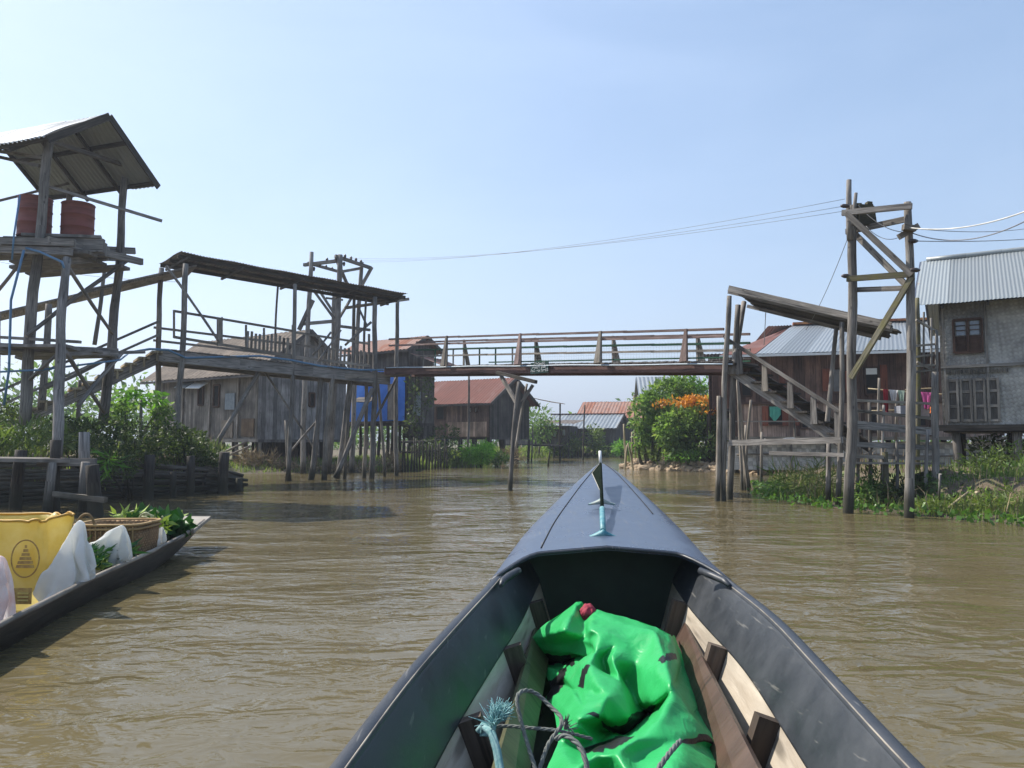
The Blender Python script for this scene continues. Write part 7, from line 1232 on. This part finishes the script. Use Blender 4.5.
# inner sides: gunwale band, dark upper strake, pale lower plank
ys2 = np.linspace(-2, 4.95, 60)
for sgn in (-1, 1):
    g1, g2, g3 = [], [], []
    for y in ys2:
        l, r, z = bs(y); e = r if sgn > 0 else l; o = -sgn
        a = V((e, y, z)); b_ = V((e + o * .018, y, z + .009)); c_ = V((e + o * .042, y, z + .003)); d_ = V((e + o * .048, y, z - .012)); s1 = V((e + o * .055, y, z - .02)); s2 = V((e + o * .155, y, z - .205)); s3 = V((e + o * .157, y, z - .215)); p1 = V((e + o * .15, y, z - .21)); p2 = V((e + o * .25, y, .06))
        g1.append([a, b_, c_, d_]); g2.append([d_, s1, s2, s3, V((e + o * .135, y, z - .23))]); g3.append([p1, p2])
    MB().loft(g1, flip=sgn < 0).build('gunwale', hullm, boat); MB().loft(g2, flip=sgn < 0).build('inner_strake', innerm, boat); MB().loft(g3, flip=sgn < 0).build('inner_plank', palem, boat)
    for yr in (.4, 1.2, 2.0, 2.78, 3.6, 4.4):
        l, r, z = bs(yr); e = r if sgn > 0 else l; o = -sgn
        MB().beam(V((e + o * .18, yr, z - .205)), V((e + o * .275, yr, .05)), .055, .10, up=V((1, 0, 0))).build('rib', ribm, boat)
    MB().tube([V((bs(y)[1 if sgn > 0 else 0] - sgn * .043, y, bs(y)[2] + .003)) for y in np.linspace(-2, 4.05, 40)], .0028, 5).build('worn_edge', plain('worn_pale_edge', (.10, .09, .08), .7, .4, 3, c2=(.40, .35, .28)), boat)
g = [[V((bs(y)[0] + .12, y, .05)), V((bs(y)[1] - .12, y, .05))] for y in ys2]; MB().loft(g, flip=True).build('floorboard', wood('boat_floor', (.035, .033, .026), (.085, .078, .06), plank=.2), boat)
# long brown boards standing along both sides of the floor
def board_x(y): return .60 + .0985 * y - .0
mb = MB(); mb.slab(V((.50, 1.0, .20)), V((.60, 1.0, .31)), V((.935, 4.25, .315)), V((.865, 4.25, .19)), .028); mb.build('side_board', boardm, boat)
mb = MB(); mb.slab(V((-.10, 1.0, .19)), V((-.2, 1.0, .28)), V((.13, 4.25, .29)), V((.21, 4.25, .18)), -.028); mb.build('side_board', wood('green_brown_board', (.05, .055, .026), (.10, .10, .05), vary=.35, rough=.5, grain=10), boat)
# foredeck
na, nb = 33, 46; top, low = [], []
def deck_pt(a, b):
    q = abs(2 * a - 1); k = min(1, (1 - q) / .34); yr = 4.05 + .45 * (k * k * (3 - 2 * k)) ** .6; y = yr + b * (8.95 - yr); l, r, z = bs(y); w = r - l
    return V((l + a * w, y, z + .004 + .085 * min(1, w / 1.0) * (.42 * (1 - q ** 9) + .58 * (1 - q))))
for j in range(nb):
    b = j / (nb - 1); top.append([deck_pt(i / (na - 1), b) for i in range(na)])
low = [[p - V((0, 0, .028)) for p in r] for r in top]
mb = MB(); mb.loft(top, flip=False); mb.loft(low, flip=True); mb.loft([low[0], top[0]], smooth=False); mb.build('foredeck', deckm, boat)
mb = MB(); rim = [p + V((0, -.012, -.012)) for p in top[0]]; mb.tube(rim, .010, 7); mb.build('deck_lip', hullm, boat)
l, r, z = bs(4.05)
for sgn, e in ((1, r), (-1, l)):
    MB().tube([V((e - sgn * .14, 4.10, z + .035)), V((e - sgn * .09, 4.02, z + .02)), V((e - sgn * .06, 3.93, z + .012)), V((e - sgn * .05, 3.86, z + .0))], [.018, .02, .018, .010], 8).build('corner_cleat', hullm, boat)
for s_, f in ((.17, .02), (.86, .02)):
    mb = MB(); mb.tube([deck_pt(s_ + (.5 - s_) * .0, b) + V((0, 0, .002)) for b in np.linspace(.02 if s_ < .5 else .3, .93, 30)], .0045, 4); mb.build('deck_seam', M['black'], boat)
MB().slab(V((.09, 4.9, .04)), V((1.1, 4.9, .04)), V((1.1, 4.9, .62)), V((.09, 4.9, .62)), .03).build('bulkhead', plain('dark_green_bulkhead', (.02, .035, .024), .7), boat)
# bow staff with two brackets, pennant plate and white tip
stf = thing('bow_staff', 'slanting rod with turquoise socket and small plate on the foredeck', 'flag staff', tuple(A(603, 533, 4.8)))
turq = plain('worn_turquoise_paint', (.04, .20, .25), .5, .3, 14., c2=(.16, .33, .34)); gm2 = plain('green_black_metal', (.012, .017, .013), 1.0, .3, 20, spec=0.0)
p0 = A(603, 531, 4.84); p1 = A(600.5, 463, 7.25); dv = (p1 - p0)
MB().tube([p0 + dv * t for t in (0, .12, .245, .25)], [.019, .02, .02, .015], 10).build('socket', turq, stf)
MB().tube([p0 + dv * t for t in (.22, .5, .8, 1.0)], .013, 8).build('rod', gm2, stf)
for f_, wd_, yy, ht in ((0.0, .085, 4.80, 0), (.42, .10, 5.85, 0)):
    c = p0 + dv * f_; zb_ = deck_pt(.5, (yy - 4.5) / 4.45).z
    ctr = V((c.x, c.y, max(zb_ - .005, c.z - .06))); g = []
    for k in range(17):
        t = k / 8 - 1; x = wd_ * t; hgt = .03 * (1 - abs(t)) ** 1.5 + .012; d_ = .022 + .02 * (1 - abs(t)); zz = -.012 * abs(t)
        g.append([ctr + V((x, -d_, zz)), ctr + V((x, -d_ * .7, zz + hgt)), ctr + V((x, d_ * .7, zz + hgt)), ctr + V((x, d_, zz))])
    MB().loft(g, closed=True).build('bracket', turq if f_ == 0 else plain('worn_cream_paint', (.42, .42, .36), .5, .3, 25., c2=(.15, .26, .27)), stf)
q1 = p0 + dv * .98; q2 = p0 + dv * .5; q3 = A(592, 473, 7.0); 
MB().poly([q2 + V((-.014, 0, 0)), q1 + V((-.012, 0, .0)), q3], .008).build('plate', gm2, stf)
MB().tube([q1 + V((-.012, 0, 0)), q3, q2 + V((-.014, 0, 0))], .003, 6).build('plate_edge', plain('cream_edge', (.45, .42, .34), .5), stf)
for k in range(3):
    f = .25 + k * .25; MB().tube([q3.lerp(q1, f) + V((0, -.008, 0)), q3.lerp(q2, .45).lerp(q2, f) + V((0, -.008, 0))], .0016, 5).build('plate_rib', M['dark'], stf)
MB().tube([p0 + dv * .985, A(600, 451, 7.25)], .014, 7).build('tip', M['white'], stf)

# crumpled green tarpaulin: fold points laid out as (across, down, height), joined along the creases
from mathutils.geometry import delaunay_2d_cdt
def TP(x, y, h): return W(450 + x / 3.2, 540 + y / 3.2, h)
FOLD = [(252, 318, .27), (300, 272, .36), (360, 225, .40), (405, 200, .43), (428, 203, .42), (440, 235, .34), (462, 222, .42), (505, 222, .43), (600, 262, .41), (665, 285, .40), (705, 300, .36),
        (310, 305, .34), (352, 262, .41), (400, 222, .45), (432, 262, .38), (434, 308, .36), (325, 338, .28), (410, 326, .33), (368, 288, .42), (262, 350, .22), (385, 368, .26), (458, 352, .34),
        (443, 290, .43), (447, 322, .38), (482, 300, .43), (530, 330, .40), (570, 290, .43), (490, 380, .33), (465, 364, .37),
        (600, 400, .33), (660, 300, .43), (657, 420, .38), (650, 528, .29), (592, 520, .20), (560, 460, .24), (735, 390, .33), (790, 545, .24), (712, 488, .38), (852, 645, .22), (770, 560, .31), (695, 400, .41),
        (520, 384, .37), (548, 460, .34), (505, 430, .27), (445, 372, .31), (405, 398, .30), (362, 440, .23), (408, 485, .26), (442, 402, .36), (470, 460, .36), (585, 578, .26), (520, 592, .25), (428, 482, .30), (510, 505, .35),
        (275, 378, .16), (395, 378, .18), (288, 398, .14), (355, 402, .15), (320, 480, .14), (300, 510, .10), (372, 468, .18),
        (345, 520, .22), (395, 492, .29), (405, 590, .31), (330, 560, .18), (432, 540, .33), (482, 560, .32), (500, 612, .13), (560, 628, .14), (640, 562, .13), (656, 545, .17), (600, 634, .33), (655, 588, .35), (740, 650, .30),
        (480, 650, .20), (430, 672, .18), (535, 634, .25), (465, 690, .31), (530, 690, .33), (600, 700, .27), (340, 650, .21), (300, 740, .18), (400, 740, .28), (500, 760, .22), (600, 780, .31), (720, 740, .35), (858, 740, .22),
        (300, 860, .15), (450, 860, .2), (600, 860, .24), (760, 860, .26), (880, 860, .15), (868, 690, .13), (805, 545, .13), (748, 385, .2), (718, 300, .25)]
CREASE = [(0, 1, 2, 3, 4, 5, 6, 7, 8, 9, 10, 95, 94, 93, 38, 92, 86, 91, 90, 89, 88, 87, 81, 80, 64, 59, 58, 56, 54, 19, 0), (11, 16, 17, 21), (13, 14, 15, 17), (3, 13, 12, 11), (22, 23, 28, 45, 46, 47), (6, 22), (30, 31, 32), (28, 27, 41, 42), (48, 42, 50, 51), (24, 25, 29, 32),
          (32, 70, 69, 68, 67, 51), (76, 71, 72, 37), (72, 73, 38), (9, 40, 37, 39), (52, 53, 50), (48, 52), (62, 65, 66), (63, 67), (74, 76, 78, 79), (77, 82), (71, 84), (73, 85), (19, 20, 21), (8, 26, 24)]
ed_ = [(c[i], c[i + 1]) for c in CREASE for i in range(len(c) - 1)]
r2 = delaunay_2d_cdt([V((p[0], p[1])) for p in FOLD], ed_, [], 0, 1e-4); vs2, fs2 = r2[0], r2[2]
hts = []
for k, p in enumerate(vs2):                      # heights of the points, and of any crossing the creases made
    o = r2[3][k]; hts.append(FOLD[o[0]][2] if o else sum(f[2] / max(1, (f[0] - p.x) ** 2 + (f[1] - p.y) ** 2) for f in FOLD) / sum(1 / max(1, (f[0] - p.x) ** 2 + (f[1] - p.y) ** 2) for f in FOLD))
ring0 = [FOLD[i] for i in CREASE[0][:-1]]
def inside(x, y, poly):
    c = False; j = len(poly) - 1
    for i in range(len(poly)):
        xi, yi, xj, yj = poly[i][0], poly[i][1], poly[j][0], poly[j][1]
        if (yi > y) != (yj > y) and x < (xj - xi) * (y - yi) / (yj - yi) + xi: c = not c
        j = i
    return c
TVv = [(p.x, p.y, h) for p, h in zip(vs2, hts)]
TF = [tuple(f) for f in fs2 if len(f) == 3 and inside(sum(vs2[i].x for i in f) / 3, sum(vs2[i].y for i in f) / 3, ring0)]
for lev in range(3):
    mid = {}; nf = []
    def mp(a, b):
        k = (min(a, b), max(a, b))
        if k not in mid: mid[k] = len(TVv); TVv.append(tuple((TVv[a][q] + TVv[b][q]) / 2 for q in range(3)))
        return mid[k]
    for a, b, c in TF:
        ab, bc, ca = mp(a, b), mp(b, c), mp(c, a); nf += [(a, ab, ca), (b, bc, ab), (c, ca, bc), (ab, bc, ca)]
    TF = nf
base = np.array(TVv); X3 = np.array([TP(*p) for p in TVv]); E2 = np.array(list({(min(a, b), max(a, b)) for f in TF for a, b in ((f[0], f[1]), (f[1], f[2]), (f[2], f[0]))}))
deg = np.bincount(E2.ravel(), minlength=len(X3))[:, None]
for it in range(4):                              # soften the creases a little
    acc = np.zeros_like(X3); np.add.at(acc, E2[:, 0], X3[E2[:, 1]]); np.add.at(acc, E2[:, 1], X3[E2[:, 0]]); X3 = X3 + .5 * (acc / np.maximum(deg, 1) - X3)
for k, p in enumerate(X3):
    q = V(p); X3[k, 2] += 0.017 * (.35 - abs(noise.noise(q * 9))) + .020 * (.3 - abs(noise.noise(q * 5 + V((3, 8, 1))))) + .004 * noise.noise(q * 22)
EDGING_AND_SHADE = [[(268, 368), (402, 374), (397, 402), (285, 400)], [(431, 398), (446, 402), (424, 482), (408, 478)], [(665, 378), (725, 366), (732, 386), (666, 398)], [(497, 600), (556, 632), (640, 566), (660, 528), (590, 560), (560, 600)],
         [(480, 648), (535, 632), (596, 632), (506, 668), (440, 680), (425, 668)], [(735, 645), (826, 632), (866, 668), (828, 655), (742, 659)], [(300, 470), (375, 402), (362, 470), (312, 520)], [(428, 560), (470, 545), (500, 600), (540, 640), (495, 600), (465, 560)], [(432, 200), (446, 222), (438, 262), (430, 240)]]  # black edging and straps, plus painted shade in the hollow and folds
mb = MB(); mb.v = [tuple(p) for p in X3]
for f in TF:
    f = f if (base[f[1]][0] - base[f[0]][0]) * (base[f[2]][1] - base[f[0]][1]) - (base[f[1]][1] - base[f[0]][1]) * (base[f[2]][0] - base[f[0]][0]) < 0 else (f[0], f[2], f[1])
    mb.f.append(f); mb.sm.append(True); mb.uv += [(base[i][0] / 600, base[i][1] / 600) for i in f]
back = [0, 1, 2, 3, 4, 5, 6, 7, 8, 9, 10]        # the far side hangs down behind the heap
for i, j in zip(back[:-1], back[1:]):
    a, c = V(X3[i]), V(X3[j]); mb.quad((c, a, V((a.x, a.y + .16, .08)), V((c.x, c.y + .16, .08))), ((0, 0), (.1, 0), (.1, .1), (0, .1)), True)
m_, nt, b = newmat('green_tarpaulin'); co = nt.nodes.new('ShaderNodeTexCoord').outputs['Object']; n = noi(nt, co, 5, 4, .6); n2 = noi(nt, co, 26, 4, .65, .6)
n4 = noi(nt, co, 8, 3, .5, .9); ridge = math_(nt, 'ABSOLUTE', math_(nt, 'SUBTRACT', n4, .5)); dust = noi(nt, co, 3, 5, .7)
att = nt.nodes.new('ShaderNodeAttribute'); att.attribute_name = 'edging'; f_e = ramp(nt, att.outputs['Fac'], [(.40, 0.), (.55, 1.)])  # mask holds the edging and the painted shade of the hollow
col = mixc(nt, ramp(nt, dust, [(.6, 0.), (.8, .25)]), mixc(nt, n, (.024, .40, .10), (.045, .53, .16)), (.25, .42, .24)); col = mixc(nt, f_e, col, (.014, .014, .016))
ln(nt, col, b.inputs['Base Color']); b.inputs['Roughness'].default_value = .40; b.inputs['Specular IOR Level'].default_value = .4; bump(nt, b, math_(nt, 'SUBTRACT', math_(nt, 'MULTIPLY', n2, .35), math_(nt, 'MULTIPLY', ridge, 1.6)), .4, .015)
trl = nd(nt, 'ShaderNodeBsdfTranslucent', {'Color': col}); ms = nd(nt, 'ShaderNodeMixShader', {0: .2, 1: b.outputs[0], 2: trl.outputs[0]}); ln(nt, ms.outputs[0], nt.nodes['Material Output'].inputs[0])
tarp = single(mb, 'green_tarpaulin', m_, 'crumpled bright green tarpaulin with black edging heaped in the boat', 'tarpaulin', (.35, 3, .07))
msk = np.array([1. if any(inside(p[0], p[1], pl) for pl in EDGING_AND_SHADE) else 0. for p in base]); acc = np.zeros(len(msk)); np.add.at(acc, E2[:, 0], msk[E2[:, 1]]); np.add.at(acc, E2[:, 1], msk[E2[:, 0]]); msk = .5 * msk + .5 * acc / np.maximum(deg[:, 0], 1)
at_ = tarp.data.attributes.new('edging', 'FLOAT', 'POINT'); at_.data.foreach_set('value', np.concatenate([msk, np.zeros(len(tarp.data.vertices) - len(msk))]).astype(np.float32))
ico_bag('red_bundle', 'small dark red bundle tucked at the top of the green tarpaulin', tuple(A(588, 613, 4.0)), (.045, .05, .045), [(0, 0, 1, .4, .1)], plain('dark_red_cloth', (.30, .02, .045), .8, .3), 4, sub=4, amp=.4, cat='bundle')
# ropes
def rope(label, pts, r, m, name='rope', cat='rope', group=None):
    P_ = [A(*p) for p in pts]; out = []
    for i in range(len(P_) - 1):
        a_, b_, c_, d_ = P_[max(0, i - 1)], P_[i], P_[i + 1], P_[min(len(P_) - 1, i + 2)]
        for k in range(8): t = k / 8; out.append(.5 * ((2 * b_) + (c_ - a_) * t + (2 * a_ - 5 * b_ + 4 * c_ - d_) * t * t + (3 * b_ - a_ - 3 * c_ + d_) * t ** 3))
    out.append(P_[-1]); mb = MB()
    for s_ in range(3):      # three twisted strands
        st_ = []; L_ = 0
        for i, p in enumerate(out):
            if i: L_ += (p - out[i - 1]).length
            a_ = L_ / (r * 7) * 2 * math.pi / 1.5 + s_ * 2.094; tdir = (out[min(i + 1, len(out) - 1)] - out[max(i - 1, 0)]).normalized(); x = tdir.cross(V((0, .3, 1))).normalized(); y = x.cross(tdir)
            st_.append(p + (x * math.cos(a_) + y * math.sin(a_)) * r * .5)
        mb.tube(st_, r * .58, 6)
    return single(mb, name, m, label, cat, P_[0], group)
ropem = plain('grey_rope', (.14, .15, .135), .9, .3, 60); ropet = plain('teal_rope', (.12, .27, .27), .9, .3, 60, c2=(.24, .38, .37))
rope('grey rope making a tall loop before the tarpaulin', [(545, 800, 2.15), (535, 768, 2.2), (522, 725, 2.28), (517, 700, 2.32), (523, 691, 2.35), (535, 693, 2.38), (550, 706, 2.36), (562, 722, 2.3), (548, 745, 2.25), (538, 775, 2.2)], .0065, ropem)
rope('thin grey rope running right from the frayed knot', [(484, 728, 2.3), (505, 726, 2.32), (530, 728, 2.3), (560, 731, 2.28), (592, 739, 2.3)], .0055, ropem)
rope('grey rope drooping over the tarpaulin at the bottom', [(556, 739, 2.22), (566, 736, 2.2), (580, 747, 2.16), (587, 768, 2.12), (589, 800, 2.08)], .0075, ropem)
rope('stiff grey rope end sticking up over the tarpaulin', [(640, 810, 1.95), (655, 775, 2.05), (668, 755, 2.12), (680, 741, 2.2)], .0075, ropem)
tr_ = thing('frayed_rope', 'teal rope with a bushy frayed end at the left of the boat', 'rope', tuple(A(500, 768, 2.2)))
k0 = A(486, 728, 2.3); pts = [A(*q) for q in ((478, 732, 2.3), (484, 724, 2.3), (492, 726, 2.28), (490, 734, 2.27), (482, 734, 2.3), (484, 727, 2.28), (491, 733, 2.25), (496, 750, 2.22), (500, 775, 2.18), (503, 810, 2.12))]
mb = MB(); mb.tube(pts, .0095, 7); mb.tube([p + V((.007, -.004, 0)) for p in pts], .008, 6); mb.build('rope_knot', ropet, tr_)
mb = MB(); root = A(494, 727, 2.28)
for k in range(340):
    a = random.random() * 6.28; sp2 = random.random() ** .6 * 1.0; d = (V((.35, .1, .75)) + V((math.cos(a) * .75, math.sin(a) * .5, math.sin(a * 1.3) * .65)) * sp2).normalized(); L_ = random.uniform(.03, .075); s_ = V((random.uniform(-1, 1), random.uniform(-1, 1), random.uniform(-1, .6))) * .6
    mb.tube([root, root + d * L_ * .45, root + d * L_ * .8 + s_ * L_ * .2, root + d * L_ + s_ * L_ * .55], [.0016, .0014, .0012, .0008], 4, cap=False)
mb.build('frayed_end', plain('teal_fibre', (.16, .36, .37), .9, .25, 80, c2=(.28, .47, .47)), tr_)
mb = MB(); root = A(564, 729, 2.25)
for k in range(40):
    a = random.random() * 6.28; d = V((.5 + .5 * math.cos(a), -.2, .5 + .5 * math.sin(a))).normalized(); L_ = random.uniform(.02, .045); mb.tube([root, root + d * L_ * .6, root + d * L_ + V((0, 0, random.uniform(-.02, .01)))], [.0018, .0015, .001], 4, cap=False)
single(mb, 'rope_fray', ropem, 'little grey frayed rope tuft resting on the tarpaulin', 'rope', root)

# ------------------------------------------------------------------ air
HAZE = True
if HAZE:
    hm_, nt, b = newmat('valley_haze'); nt.nodes.remove(b)
    pv = nd(nt, 'ShaderNodeVolumePrincipled', {'Color': (.80, .88, 1.0, 1), 'Density': .0012, 'Anisotropy': .3}); ln(nt, pv.outputs[0], nt.nodes['Material Output'].inputs['Volume'])
    mb = MB(); x0, x1, y0, y1, z0_, z1_ = -5200, 5200, -5200, 5200, -2.5, 130
    mb.quad([(x0, y0, z0_), (x0, y1, z0_), (x1, y1, z0_), (x1, y0, z0_)], [(0, 0)] * 4); mb.quad([(x0, y0, z1_), (x1, y0, z1_), (x1, y1, z1_), (x0, y1, z1_)], [(0, 0)] * 4)
    for (ax, ay, bx2, by2) in ((x0, y0, x1, y0), (x1, y0, x1, y1), (x1, y1, x0, y1), (x0, y1, x0, y0)): mb.quad([(ax, ay, z0_), (bx2, by2, z0_), (bx2, by2, z1_), (ax, ay, z1_)], [(0, 0)] * 4)
    struct(mb.build('haze', hm_), 'stuff')
